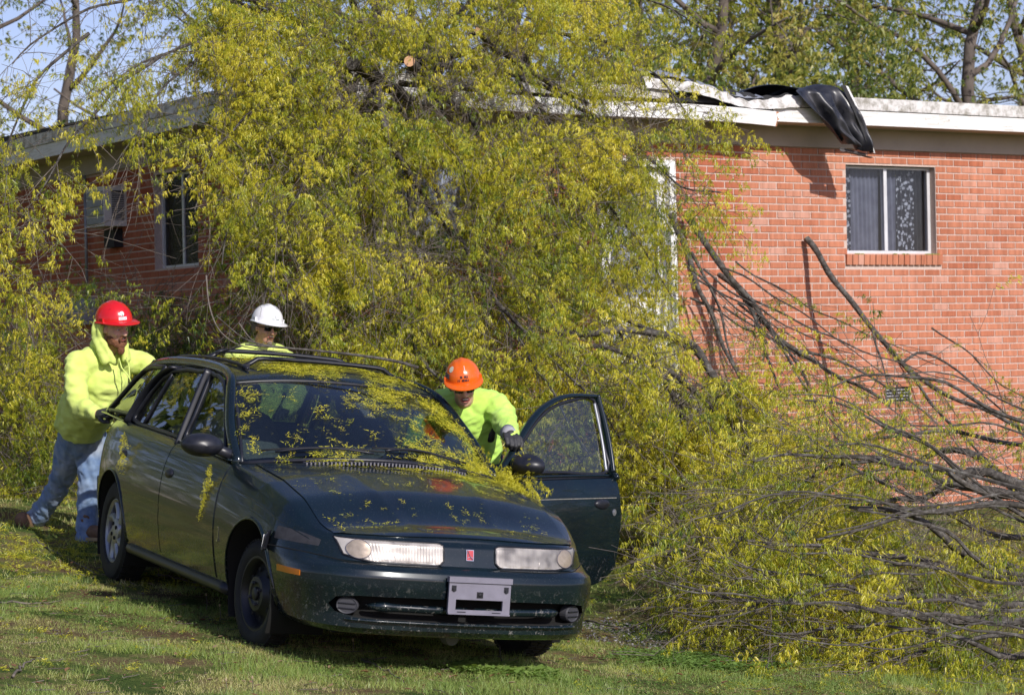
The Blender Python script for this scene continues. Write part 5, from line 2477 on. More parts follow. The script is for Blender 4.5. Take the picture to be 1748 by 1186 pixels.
# (points, r0, r1, twigs per metre, twig length, name)
LIMBS = [
    # upward and left, over the shaded roof
    (L((640, 120, 19.6), (560, 60, 18.8), (470, 20, 18.2), (380, -40, 17.8)), .075, .02),
    (L((600, 115, 19.2), (500, 90, 18.4), (390, 70, 17.6), (270, 95, 17.0), (150, 170, 16.6)), .055, .010),
    (L((560, 60, 18.8), (420, 10, 18.0), (280, -10, 17.4), (120, 30, 17.0), (20, 110, 16.8)), .050, .010),
    (L((470, 20, 18.2), (330, -40, 17.6), (180, -60, 17.4), (40, -40, 17.2)), .045, .012),
    (L((390, 70, 17.6), (310, 120, 17.0), (240, 210, 16.7), (190, 300, 16.5)), .028, .007),
    (L((270, 95, 17.0), (170, 180, 16.7), (90, 290, 16.4), (20, 400, 16.2)), .026, .007),
    (L((150, 60, 17.0), (60, 140, 16.7), (10, 260, 16.5), (-30, 380, 16.4)), .026, .008),
    (L((-60, 120, 17.2), (-10, 260, 16.6), (40, 370, 16.2), (110, 400, 16.0), (190, 372, 15.9)), .024, .007),
    (L((-60, 200, 17), (-20, 380, 16.4), (30, 480, 16.0), (80, 530, 15.9)), .020, .006),
    # down the front, left part
    (L((600, 130, 19.2), (520, 170, 18.3), (450, 250, 17.5), (400, 350, 17.0), (380, 450, 16.8)), .050, .010),
    (L((620, 120, 19.4), (570, 200, 18.3), (520, 300, 17.5), (480, 400, 17.0), (450, 520, 16.7)), .055, .010),
    (L((640, 125, 19.5), (620, 230, 18.3), (600, 340, 17.5), (570, 450, 17.0), (550, 560, 16.8)), .055, .010),
    (L((520, 170, 18.3), (420, 200, 17.4), (360, 270, 17.0), (330, 360, 16.8)), .030, .008),
    # centre
    (L((660, 130, 19.7), (700, 220, 18.8), (740, 320, 18.3), (790, 420, 17.8), (850, 520, 17.2), (900, 600, 16.8)), .060, .012),
    (L((670, 130, 19.7), (690, 240, 18.6), (700, 350, 18.0), (690, 470, 17.4), (700, 580, 17.0)), .055, .010),
    (L((700, 120, 20.0), (800, 200, 19.0), (880, 300, 18.4), (950, 400, 17.9), (1010, 500, 17.6)), .060, .012),
    (L((720, 120, 20.2), (780, 260, 18.8), (820, 380, 18.2), (840, 500, 17.6), (820, 600, 17.2)), .050, .010),
    (L((620, 240, 18.4), (640, 380, 17.6), (640, 500, 17.1), (640, 600, 17.0)), .036, .008),
    # right part
    (L((740, 110, 20.4), (880, 130, 19.6), (1000, 190, 19.0), (1090, 260, 18.6), (1170, 320, 18.4), (1230, 330, 18.3)), .060, .010),
    (L((760, 100, 20.4), (900, 60, 19.8), (1020, 70, 19.4), (1110, 120, 19.0), (1170, 190, 18.8)), .050, .010),
    (L((800, 60, 20.4), (930, -10, 19.8), (1050, -20, 19.6), (1150, 20, 19.3), (1220, 60, 19.2)), .045, .010),
    (L((880, 130, 19.6), (960, 240, 18.8), (1040, 350, 18.4), (1110, 440, 18.2), (1150, 520, 18.2)), .045, .010),
    (L((900, 200, 19.2), (980, 330, 18.4), (1040, 450, 18.0), (1060, 560, 17.8)), .036, .008),
    # top centre
    (L((690, 90, 20.0), (700, 20, 19.4), (690, -60, 19.2)), .08, .04),
    (L((720, 70, 20.2), (800, 10, 19.8), (860, -60, 19.6)), .07, .03),
    (L((620, 60, 19.0), (600, -10, 18.6), (560, -80, 18.4)), .07, .03),
    # lower drape towards the ground right of the car
    (L((850, 520, 17.2), (930, 600, 16.8), (1010, 680, 16.6), (1070, 760, 16.5)), .030, .008),
    (L((900, 600, 16.8), (960, 700, 16.2), (1020, 800, 16.0)), .026, .007),
    (L((1060, 560, 17.8), (1090, 650, 17.3), (1130, 740, 17.0), (1150, 820, 16.8)), .026, .008),
    (L((700, 580, 17.0), (760, 660, 16.6), (840, 720, 16.2), (900, 800, 15.9)), .026, .008),
]


def nd(px, py, pz, jit=0):
    return None


for i, (pts, r0, r1) in enumerate(LIMBS):
    o, C, rad = limb("limb", pts, r0 * .55, r1 * .55, tree, cut=False)
    n = len(C)
    Ltot = sum(np.linalg.norm(C[j + 1] - C[j]) for j in range(n - 1))
    nt = int(Ltot * 10.5)
    for k in range(nt):
        f = (k + rng.random()) / nt
        if f < .12:
            continue
        j = min(int(f * (n - 1)), n - 2)
        tg_ = C[j + 1] - C[j]
        tg_ /= np.linalg.norm(tg_)
        d = tg_ * rng.uniform(.1, .8) + rng.normal(0, .62, 3) + np.array((0, -.22, -.12))
        G1.twig(C[j], d, rng.uniform(.4, 1.05), droop=.07, leaf=.95, sub=5.5, tone=.60, r=.0036)
# more hanging growth over the middle of the wall and above the eaves
for k in range(1650):
    px, py = rng.uniform(340, 1215), rng.uniform(-60, 560)
    if px < 420 + max(0, 150 - py) * -.3 and py > 260:
        continue
    if px > 1040 + (160 - abs(py - 160)) * .6 and not (170 < py < 430 and rng.random() < .55):
        continue
    if 700 < px < 810 and 250 < py < 400 and rng.random() < .75:
        continue
    d_ = 18.8 - 1.6 * min(max(py, 0) / 500, 1) + (px - 700) * .0012 + rng.uniform(-.7, .5)
    G1.twig(np.array(at(px, py, d_)), rng.normal(0, .55, 3) + np.array((.05, -.15, -.35)), rng.uniform(.35, .8), droop=.08, leaf=1.0, sub=4.5, tone=.60, r=.0030)
# inner growth close to the wall, its shade put into darker leaf tones
for k in range(2900):
    px, py = rng.uniform(370, 1150), rng.uniform(215, 860)
    if px < 420 and py < 330 or px > 1105 and py < 420 or px > 1165:
        continue
    if 690 < px < 800 and 262 < py < 390:
        continue
    t_ = (px - 874) / FPX
    # depth of the wall along this line of sight, then a little in front of it
    dw = (Q0.dot(N)) / (t_ * N.x + N.y)
    d_ = dw - rng.uniform(.35, 1.5)
    p = np.array(at(px, py, d_))
    g_ = gz(p[0], p[1]) + .05
    if p[2] < g_:
        continue
    x_ = mathutils_noise(Vector((p[0] * 1.8, p[1] * 1.8, p[2] * 1.4 + 20)))
    if rng.random() > (x_ + .55) * 2:
        continue
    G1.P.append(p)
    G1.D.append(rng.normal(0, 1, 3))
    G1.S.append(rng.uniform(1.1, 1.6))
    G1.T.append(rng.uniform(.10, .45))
# clumps that hang before the door
for k in range(55):
    px, py = rng.uniform(1010, 1120), rng.uniform(250, 590)
    G1.twig(np.array(at(px, py, rng.uniform(19.0, 20.2))), rng.normal(0, .5, 3) + np.array((.05, -.1, -.4)), rng.uniform(.35, .7), droop=.08, leaf=1.0, sub=4, tone=.6, r=.003)
print("sprays", len(G1.P), "twigs", len(G1.segs))
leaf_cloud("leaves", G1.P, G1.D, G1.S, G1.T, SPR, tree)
G1.build_twigs("twigs", tree)
# a sawn stub that shows its pale end
limb("sawn_stub", L((699, 105, 17.9), (740, 150, 19.2), (780, 160, 20)), .042, .06, tree, cut=True, wob=0)
limb("sawn_stub", L((815, 52, 18.4), (850, 90, 19.4)), .022, .03, tree, cut=True, wob=0)
for pts, r0, r1 in ((L((600, 105, 18.2), (650, 140, 18.6), (690, 165, 19.2), (720, 185, 20)), .055, .05),
                    (L((640, 150, 18.0), (670, 250, 17.9), (720, 330, 18.2), (770, 400, 18.6)), .035, .02),
                    (L((860, 90, 18.8), (900, 120, 18.9), (960, 150, 19.1), (1000, 180, 19.4)), .03, .02),
                    (L((680, 140, 18.6), (760, 150, 18.9), (860, 135, 19.2)), .025, .018)):
    limb("limb", pts, r0, r1, tree)

# ---- broken bare limbs leaning on the sunny wall ----------------------------
def wallpt(px, py, out):
    """point on the line of sight that stands `out` metres off the sunny wall"""
    d = 15.0
    for _ in range(3000):
        p = at(px, py, d)
        if (p - Q0).dot(N) <= out:
            return p
        d += .005
    return p


BARE = [
    ([(1376, 408, .06), (1400, 440, .22), (1440, 500, .45), (1490, 560, .7), (1540, 620, 1.0), (1600, 665, 1.3), (1680, 700, 1.7), (1760, 735, 2.1)], .034, .020),
    ([(1147, 365, .10), (1165, 410, .25), (1185, 470, .45), (1215, 540, .7), (1240, 600, 1.0), (1275, 670, 1.3)], .036, .014),
    ([(1172, 368, .10), (1200, 410, .25), (1240, 465, .45), (1275, 505, .6), (1310, 555, .8), (1360, 600, 1.1), (1430, 640, 1.5), (1520, 690, 1.9)], .038, .016),
    ([(1230, 468, .08), (1262, 500, .45), (1290, 540, .7), (1305, 600, .9), (1330, 660, 1.2)], .030, .012),
    ([(1178, 430, .35), (1200, 465, .45), (1225, 520, .7), (1240, 580, .9), (1262, 640, 1.2)], .018, .008),
    ([(1490, 560, .7), (1500, 600, .9), (1512, 650, 1.1), (1525, 670, 1.2)], .014, .006),
    ([(1540, 620, 1.0), (1580, 600, 1.0), (1640, 640, 1.2), (1700, 690, 1.5), (1760, 760, 1.8)], .016, .008),
    ([(1590, 560, .5), (1640, 590, .7), (1690, 640, 1.0), (1750, 680, 1.3)], .010, .006),
    ([(1360, 600, 1.1), (1420, 610, 1.2), (1480, 640, 1.4), (1560, 690, 1.7), (1620, 740, 2.0)], .016, .008),
    ([(1310, 555, .8), (1350, 620, 1.2), (1400, 700, 1.7), (1440, 760, 2.2)], .018, .008),
    ([(1290, 540, .7), (1340, 590, 1.0), (1380, 660, 1.5), (1400, 720, 2.0)], .016, .008),
    ([(1540, 620, 1.0), (1600, 700, 1.6), (1660, 760, 2.2), (1700, 800, 2.6)], .020, .010),
]
GB = Grow()
for pts, r0, r1 in BARE:
    o, C, rad = limb("broken_limb", [wallpt(*p) for p in pts], r0 * .92, r1 * .9, tree, seg=8, wob=.010, cut=pts[0][2] < .1)
    n = len(C)
    for k in range(int(n * .45)):
        j = rng.integers(int(n * .3), n - 1)
        tg_ = C[j] - C[j - 1]
        tg_ /= np.linalg.norm(tg_)
        GB.twig(C[j], tg_ * .9 + rng.normal(0, .4, 3), rng.uniform(.3, .8), droop=.03, leaf=.22, sub=2.5, tone=.5, r=.005)
# thinner bare limbs that fan down from the doorway to the lower right
for k in range(9):
    sx, sy = rng.uniform(1150, 1300), rng.uniform(430, 570)
    ex, ey = sx + rng.uniform(130, 420), 0
    ey = sy + (ex - sx) * rng.uniform(.35, .85)
    o0 = rng.uniform(.25, .6)
    pts = []
    for q in range(6):
        f = q / 5
        pts.append(wallpt(sx + (ex - sx) * f, sy + (ey - sy) * f + 16 * math.sin(f * 3 + k), o0 + 1.4 * f))
    o, C, rad = limb("broken_limb", pts, rng.uniform(.008, .014), .004, tree, seg=6, wob=.012)
    for q in range(6):
        j = rng.integers(2, len(C) - 1)
        tg_ = C[j] - C[j - 1]
        tg_ /= np.linalg.norm(tg_)
        GB.twig(C[j], tg_ + rng.normal(0, .35, 3), rng.uniform(.3, .7), droop=.03, leaf=.15, sub=2, tone=.5, r=.0035)
GB.build_twigs("bare_twigs", tree)
if GB.P:
    leaf_cloud("sparse_leaves", GB.P, GB.D, GB.S, GB.T, SPR, tree)

# ---- heavy limbs in the middle ground -----------------------------------------
MIDL = [
    (L((900, 560, 17.4), (980, 568, 17.2), (1060, 565, 17.2), (1140, 570, 17.2), (1190, 600, 17.0), (1230, 650, 16.8), (1290, 700, 16.6), (1350, 745, 16.4), (1400, 790, 16.2)), .020, .036),
    (L((1010, 520, 17.8), (1080, 550, 17.6), (1150, 580, 17.3), (1190, 602, 17.1)), .012, .018),
    (L((960, 590, 17.0), (1060, 600, 17.0), (1150, 640, 16.8), (1220, 700, 16.6), (1280, 760, 16.3)), .015, .025),
    (L((1100, 600, 17.2), (1150, 680, 17.0), (1180, 740, 16.8)), .03, .018),
]
GM = Grow()
GM.test = clear_of_wall
for pts, r0, r1 in MIDL:
    o, C, rad = limb("limb", pts, r0, r1, tree)
    n = len(C)
    for k in range(int(n * 1.3)):
        j = rng.integers(1, n - 1)
        d = rng.normal(0, .7, 3) + np.array((0, -.1, -.5))
        GM.twig(C[j], d, rng.uniform(.4, .9), droop=.06, leaf=.9, sub=4, tone=.66, r=.0035)
# a thick skirt of foliage down to the grass between car and pile
for k in range(800):
    px, py = rng.uniform(960, 1330), rng.uniform(600, 865)
    if py > 720 + (px - 960) * .62 + 90 and px < 1040:
        continue
    if py < 560 + max(0, px - 1140) * .75:
        continue
    d_ = rng.uniform(16.0, 18.0)
    p = at(px, py, d_)
    if p.z < gz(p.x, p.y) + .03:
        p.z = gz(p.x, p.y) + rng.uniform(.03, .25)
    GM.twig(np.array(p), rng.normal(0, .6, 3) + np.array((.1, -.2, -.25)), rng.uniform(.3, .7), droop=.05, leaf=.85, sub=3, tone=.66, r=.004)
# and behind the man in red, left edge
for k in range(420):
    px, py = rng.uniform(-60, 110), rng.uniform(520, 860)
    if px > 95 and py < 640:
        continue
    p = at(px, py, rng.uniform(17.4, 19.4))
    if p.z < gz(p.x, p.y) + .03:
        p.z = gz(p.x, p.y) + rng.uniform(.03, .25)
    GM.twig(np.array(p), rng.normal(0, .6, 3) + np.array((0, -.2, -.3)), rng.uniform(.3, .8), droop=.08, leaf=.85, sub=3, tone=.5, r=.004)
# low shaded foliage at the side wall and behind the car
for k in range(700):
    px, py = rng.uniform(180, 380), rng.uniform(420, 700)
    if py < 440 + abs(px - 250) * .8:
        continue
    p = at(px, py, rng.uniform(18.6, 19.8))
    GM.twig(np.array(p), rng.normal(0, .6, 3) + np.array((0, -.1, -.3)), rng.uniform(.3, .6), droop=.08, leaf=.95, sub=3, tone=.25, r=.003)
for k in range(380):
    px, py = rng.uniform(330, 980), rng.uniform(560, 760)
    p = at(px, py, rng.uniform(17.2, 18.4))
    if p.z < gz(p.x, p.y) + .03:
        continue
    GM.twig(np.array(p), rng.normal(0, .6, 3) + np.array((.1, -.2, -.3)), rng.uniform(.3, .8), droop=.08, leaf=.85, sub=3, tone=.5, r=.004)
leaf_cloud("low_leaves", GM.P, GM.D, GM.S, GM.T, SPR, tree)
GM.build_twigs("low_twigs", tree)

# ---- the tree top lying at the right -----------------------------------------
rp = at(1560, 960, 14.0)
top2 = empty("felled_tree_top", (rp.x, rp.y, gz(rp.x, rp.y)), "felled leafy tree top lying on the grass at the right, dark limbs fanning left", "felled tree top")
G2 = Grow()


def pile_test(p):
    x_, y_ = FPX * p[0] / p[1], -FPX * (p[2] - EYE) / p[1]
    px, py = 874 + _c * x_ + _s * y_, 593 - _s * x_ + _c * y_
    c3 = mathutils_noise(Vector((p[0] * 2.6, p[1] * 2.6, p[2] * 2.6))) + .5 * mathutils_noise(Vector((p[0] * 7, p[1] * 7, p[2] * 7)))
    keep = min(1, max(.08, (c3 + .34) * 3.0))
    if px < 1340:
        keep *= max(0, (px - 1070) / 270) ** 1.2
    for (cx, cy, rx, ry, k_) in ((1660, 870, 130, 55, .9), (1700, 780, 100, 50, .75), (1600, 640, 220, 80, .7), (1690, 1035, 120, 40, .72), (1560, 955, 90, 30, .5), (1450, 1045, 90, 22, .4), (1420, 780, 120, 30, .4)):
        e = ((px - cx) / rx) ** 2 + ((py - cy) / ry) ** 2
        if e < 1.6:
            keep *= 1 - k_ * min(1, (1.6 - e) / .9)
    return rng.random() < keep


G2.test = pile_test
PILE = [
    # (points from the right edge towards the left, r0, r1)
    (L((1830, 850, 14.2), (1748, 828, 14.2), (1690, 806, 14.2), (1640, 812, 14.2), (1590, 845, 14.1), (1540, 850, 14.0), (1480, 865, 13.9)), .052, .012),
    (L((1830, 800, 14.0), (1748, 842, 14.0), (1660, 832, 13.9), (1600, 800, 13.8), (1540, 795, 13.7), (1450, 780, 13.6), (1360, 775, 13.5), (1290, 790, 13.4)), .034, .007),
    (L((1830, 890, 13.8), (1748, 850, 13.9), (1640, 830, 14.0), (1560, 800, 14.0), (1480, 780, 14.0), (1400, 775, 14.0)), .040, .010),
    (L((1830, 870, 13.4), (1700, 862, 13.4), (1600, 870, 13.3), (1520, 890, 13.2), (1450, 905, 13.1), (1390, 925, 13.0)), .028, .007),
    (L((1830, 985, 13.6), (1748, 975, 13.6), (1690, 960, 13.6), (1640, 940, 13.5), (1590, 900, 13.4), (1520, 870, 13.3), (1440, 862, 13.2)), .050, .010),
    (L((1830, 995, 13.5), (1748, 990, 13.5), (1660, 975, 13.5), (1570, 960, 13.4), (1480, 940, 13.3), (1400, 935, 13.2), (1320, 925, 13.1), (1250, 920, 13.0)), .036, .006),
    (L((1830, 1050, 13.0), (1748, 1062, 13.0), (1650, 1058, 13.0), (1560, 1050, 12.9), (1480, 1040, 12.8), (1400, 1030, 12.7), (1300, 1025, 12.6), (1200, 1010, 12.5), (1120, 990, 12.5)), .040, .005),
    (L((1830, 1040, 13.2), (1700, 1030, 13.2), (1600, 1020, 13.1), (1500, 1015, 13.0), (1420, 1000, 12.9), (1330, 1020, 12.7), (1240, 1050, 12.6), (1150, 1040, 12.6)), .030, .005),
    (L((1830, 1080, 12.8), (1740, 1120, 12.7), (1660, 1095, 12.6), (1580, 1080, 12.6), (1500, 1060, 12.6)), .030, .008),
    (L((1830, 1100, 12.9), (1700, 1085, 12.9), (1610, 1100, 12.8), (1520, 1130, 12.7), (1440, 1110, 12.6)), .022, .006),
    (L((1830, 930, 14.2), (1720, 915, 14.1), (1620, 880, 14.0), (1530, 830, 13.9), (1450, 800, 13.8), (1380, 740, 13.8)), .028, .006),
    (L((1830, 760, 14.6), (1700, 700, 14.6), (1600, 650, 14.5), (1500, 640, 14.4), (1420, 660, 14.3)), .020, .006),
    (L((1830, 900, 14.4), (1740, 880, 14.3), (1660, 820, 14.2), (1580, 760, 14.1), (1500, 720, 14.0), (1430, 690, 14.0), (1370, 680, 14.0)), .026, .006),
    (L((1830, 960, 15.0), (1700, 800, 15.4), (1620, 770, 15.6), (1560, 790, 15.8), (1500, 830, 16.0)), .045, .015),
    (L((1700, 860, 13.4), (1600, 872, 13.3), (1500, 860, 13.2), (1400, 840, 13.0), (1300, 850, 12.9), (1220, 880, 12.8)), .014, .005),
    (L((1600, 960, 13.4), (1500, 970, 13.2), (1400, 985, 13.0), (1300, 970, 12.8), (1220, 960, 12.7)), .016, .005),
    (L((1560, 1050, 12.9), (1450, 1070, 12.7), (1350, 1080, 12.5), (1260, 1060, 12.4)), .015, .005),
    (L((1500, 780, 13.9), (1420, 800, 13.8), (1340, 840, 13.6), (1280, 900, 13.3), (1230, 960, 13.0)), .016, .005),
    (L((1748, 760, 14.8), (1640, 740, 14.8), (1540, 740, 14.7), (1440, 760, 14.6), (1350, 770, 14.4)), .018, .006),
]


def clampg(pts, c_=.04):
    out = []
    for p in pts:
        g = gz(p.x, p.y) + c_
        out.append(Vector((p.x, p.y, max(p.z, g))))
    return out


for pts, r0, r1 in PILE:
    o, C, rad = limb("limb", clampg(pts), r0 * .85, r1 * .95, top2, mat=M_BARK, wob=.012)
    n = len(C)
    Ltot = sum(np.linalg.norm(C[j + 1] - C[j]) for j in range(n - 1))
    for k in range(int(Ltot * 8.5)):
        f = (k + rng.random()) / (Ltot * 8.5)
        j = min(int(f * (n - 1)), n - 2)
        if f < .15 and rng.random() < .7:
            continue
        tg_ = C[j + 1] - C[j]
        tg_ /= np.linalg.norm(tg_)
        d = tg_ * rng.uniform(.3, 1.1) + rng.normal(0, .42, 3) + np.array((0, 0, -.05))
        G2.twig(C[j], d, rng.uniform(.3, .85), droop=.035, leaf=.92 * (.5 + .5 * f), sub=4.3, tone=.62, r=.0027)
# upper, barer limbs lying over the leaves
for pts, r0, r1 in PILE[2:13] + PILE[14:]:
    off_ = Vector((rng.uniform(-.12, .12), -.42, rng.uniform(-.02, .12)))
    limb("limb", clampg([p + off_ for p in pts], .10), r0 * .42, r1 * .55, top2, mat=M_BARK, seg=6, wob=.016)
# fine fill among the limbs, thinning out to the left
for k in range(700):
    px = rng.uniform(1180, 1790)
    u_ = (px - 1090) / 650
    py = rng.uniform(880 - 200 * min(u_ * 1.6, 1), 1010 + 110 * min(u_ * 1.8, 1))
    if px > 1560 and py < 930 and rng.random() < .6:
        continue
    dd = 12.6 + (1110 - py) / 300 * 2.2 + rng.uniform(-.3, .5)
    p = at(px, py, dd)
    g = gz(p.x, p.y) + .04
    p.z = max(p.z, g)
    G2.twig(np.array(p), np.array((-.8, -.1, -.05)) + rng.normal(0, .45, 3), rng.uniform(.25, .6), droop=.04, leaf=.95, sub=3, tone=.62, r=.0026)
print("pile sprays", len(G2.P), "low", len(GM.P))
leaf_cloud("leaves", G2.P, G2.D, np.array(G2.S) * .92, G2.T, SPR, top2)
G2.build_twigs("twigs", top2)

# ================================================================== TREES BEYOND THE HOUSE
M_FAR = leaf_mat("spring_tree_leaves", [(0, (.08, .14, .03)), (.3, (.22, .28, .045)), (.6, (.44, .44, .07)), (.85, (.58, .52, .12)), (1, (.62, .50, .18))], .5, .5)
M_FARBARK = simple("far_bark", (.13, .105, .09), .9, var=.35, scale=3)


def far_tree(name, x, y, h, spread, label, cat, nlimb, leafsize, leafp, tone, trunk_r, low=.2, lean=0.0, group=None, twl=(1.2, 2.6), bare=1.0, ivy=0):
    g = gz(x, y) - .1
    root = empty(name, (x, y, g), label, cat, group)
    m = MB()
    n = 14
    P_ = [Vector((x + lean * (k / n) * h + .18 * math.sin(k * 1.1 + x), y + .15 * math.sin(k * .8 + y), g + h * .92 * k / n)) for k in range(n + 1)]
    rad = [trunk_r * (1.25 if k == 0 else 1) * (1 - .86 * k / n) for k in range(n + 1)]
    m.tube(P_, rad, 10)
    m.build("trunk", M_FARBARK, root, smooth=True)
    G = Grow()
    lm = MB()
    for i in range(nlimb):
        f = low + (1 - low) * ((i + rng.random()) / nlimb)
        k = min(int(f * n), n - 1)
        b = P_[k].lerp(P_[k + 1], f * n - k)
        a = i * 2.4 + rng.uniform(-.4, .4)
        Ls = spread * (1.15 - .75 * f) * rng.uniform(.75, 1.2)
        up_ = rng.uniform(.25, .75)
        pts, dirs = [], []
        p = np.array(b)
        d = np.array((math.cos(a), math.sin(a), up_))
        d /= np.linalg.norm(d)
        N_ = 8
        for j in range(N_ + 1):
            pts.append(p.copy())
            dirs.append(d.copy())
            d = d + rng.normal(0, .13, 3) + np.array((0, 0, .02))
            d /= np.linalg.norm(d)
            p = p + d * Ls / N_
        r0 = rad[k] * .5
        lm.tube([tuple(q) for q in pts], [r0 * (1 - .85 * j / N_) + .006 for j in range(N_ + 1)], 6)
        for j in range(1, N_ + 1):
            for q in range(1 + (j % 2)):
                dd = dirs[j] * .5 + rng.normal(0, .6, 3) + np.array((0, 0, .10))
                G.twig(pts[j] + rng.normal(0, .05, 3), dd, rng.uniform(*twl) * spread / 4, droop=.02, leaf=leafp * .85, sub=3.3, tone=tone, size=leafsize * 1.1, r=.016 * bare)
    if ivy:
        for q in range(ivy):
            f = rng.random() ** .7 * .8
            k = min(int(f * n), n - 1)
            b = P_[k].lerp(P_[k + 1], f * n - k)
            a = rng.uniform(0, 2 * PI)
            rr = rad[k] + rng.uniform(.05, .5)
            G.P.append(np.array((b.x + math.cos(a) * rr, b.y + math.sin(a) * rr, b.z)))
            G.D.append(rng.normal(0, 1, 3))
            G.S.append(leafsize * rng.uniform(.8, 1.3))
            G.T.append(.12)
    lm.build("limbs", M_FARBARK, root, smooth=True)["kind"] = "stuff"
    leaf_cloud("leaves", G.P, G.D, G.S, G.T, SPR_LOW, root, M_FAR)
    G.segs = G.segs[::3]
    G.build_twigs("twigs", root, M_FARBARK, 3)
    return root


def fx_(px, d):
    return (px - 874) / FPX * d


FAR = [
    # px, depth, height, spread, limbs, leaf size, leaf prob, tone, trunk r, low, lean, ivy, label
    (1330, 44, 13, 4.2, 22, 1.7, .45, .50, .30, .14, 0, 700, "upright tree with pale trunk rising behind the black membrane"),
    (1215, 40, 12, 3.8, 22, 1.7, .6, .62, .22, .12, .02, 0, "yellow-green tree just right of the fallen crown"),
    (1475, 48, 13, 4.6, 22, 1.8, .42, .42, .26, .12, 0, 400, "olive brown tree above the hanging membrane"),
    (1640, 42, 12, 5.2, 16, 1.5, .22, .40, .24, .10, .05, 120, "thin leaved dark tree with wide forked limbs above the right roof end"),
    (1790, 50, 13, 5.0, 16, 1.6, .25, .42, .26, .10, -.05, 0, "sparse green tree at the right edge of the photo"),
    (1090, 52, 13, 4.4, 22, 1.8, .6, .48, .28, .12, 0, 0, "leafy tree half hidden behind the right side of the crown"),
    (900, 46, 13, 4.4, 20, 1.8, .5, .45, .28, .12, 0, 0, "leafy tree behind the middle of the fallen crown"),
    (640, 50, 13, 4.6, 20, 1.8, .5, .42, .28, .12, 0, 0, "leafy tree above the house corner"),
    (420, 46, 12, 4.2, 14, 1.6, .4, .45, .24, .12, 0, 0, "loose tree above the shaded roof"),
    (110, 52, 12, 4.6, 10, 1.4, .15, .35, .24, .10, .03, 0, "almost bare tree at the far left against blue sky"),
    (-90, 44, 11, 4.4, 10, 1.4, .25, .4, .24, .10, .0, 0, "thin tree past the left edge of the house"),
]
for (px, d, h, sp_, nl, ls, lp, tn, tr_, lo, le, iv, lab) in FAR:
    far_tree("background_tree", fx_(px, d), d, h, sp_, lab, "tree", nl, ls, lp, tn, tr_, lo, le, "trees beyond the house", ivy=iv)
# hedge mass low behind the roof line
GH = Grow()
for k in range(2000):
    px = rng.uniform(1100, 1590)
    d_ = rng.uniform(33, 38)
    x = fx_(px, d_)
    z = rng.uniform(2.5, 6.0 + .7 * math.sin(px * .013)) + rng.uniform(0, 1) ** 3 * 2
    GH.P.append(np.array((x, d_, z)))
    GH.D.append(rng.normal(0, 1, 3))
    GH.S.append(rng.uniform(1.1, 2.0))
    GH.T.append(.45 + .3 * math.sin(px * .02) + rng.normal(0, .1))
tag(leaf_cloud("thicket", GH.P, GH.D, GH.S, GH.T, SPR_LOW, None, M_FAR), kind="stuff")
# a treeline across the field, behind and left of the photographer (it only shows in reflections)
GT = Grow()
for k in range(7500):
    a = rng.uniform(2.04, 4.0) if k % 5 < 2 else rng.uniform(2.04, 2.7)
    R0 = rng.uniform(14, 17) + 7 * sstep(2.6, 3.3, a)
    x, y = R0 * math.cos(a), R0 * math.sin(a) + 12
    z = rng.uniform(0, 1) ** .9 * (16 + 3.0 * math.sin(a * 9) + 1.5 * math.sin(a * 23))
    GT.P.append(np.array((x, y, z)))
    GT.D.append(rng.normal(0, 1, 3))
    GT.S.append(rng.uniform(3.0, 6.0))
    GT.T.append(rng.uniform(0, .5))
tag(leaf_cloud("woodland", GT.P, GT.D, GT.S, GT.T, SPR_LOW, None, M_FAR), kind="stuff")

# ================================================================== PEOPLE
from mathutils import noise as mnoise


def vsphere(mb, c, r, seg=12, M3=None):
    """ellipsoid, r number or 3 radii, M3 optional rotation"""
    r = (r, r, r) if isinstance(r, (int, float)) else r
    rows = []
    for i in range(seg // 2 + 1):
        a = -PI / 2 + PI * i / (seg // 2)
        row = []
        for j in range(seg + 1):
            b = 2 * PI * j / seg
            v = Vector((r[0] * math.cos(a) * math.cos(b), r[1] * math.cos(a) * math.sin(b), r[2] * math.sin(a)))
            if M3 is not None:
                v = M3 @ v
            row.append(Vector(c) + v)
        rows.append(row)
    mb.grid(rows)


def capsule(mb, a, ra, b, rb, n=6):
    a, b = Vector(a), Vector(b)
    d = b - a
    pts, rad = [], []
    u = d.normalized()
    for k in range(n + 1):
        t_ = k / n
        ang = PI / 2 * (1 - t_)
        pts.append(a - u * ra * math.sin(ang) * .999)
        rad.append(max(ra * math.cos(ang), .0005))
    for k in range(n + 1):
        ang = PI / 2 * k / n
        pts.append(b + u * rb * math.sin(ang) * .999)
        rad.append(max(rb * math.cos(ang), .0005))
    mb.tube(pts, rad, 14)


def chain(mb, pts, rad):
    for (a, ra), (b, rb) in zip(list(zip(pts, rad))[:-1], list(zip(pts, rad))[1:]):
        capsule(mb, a, ra, b, rb)


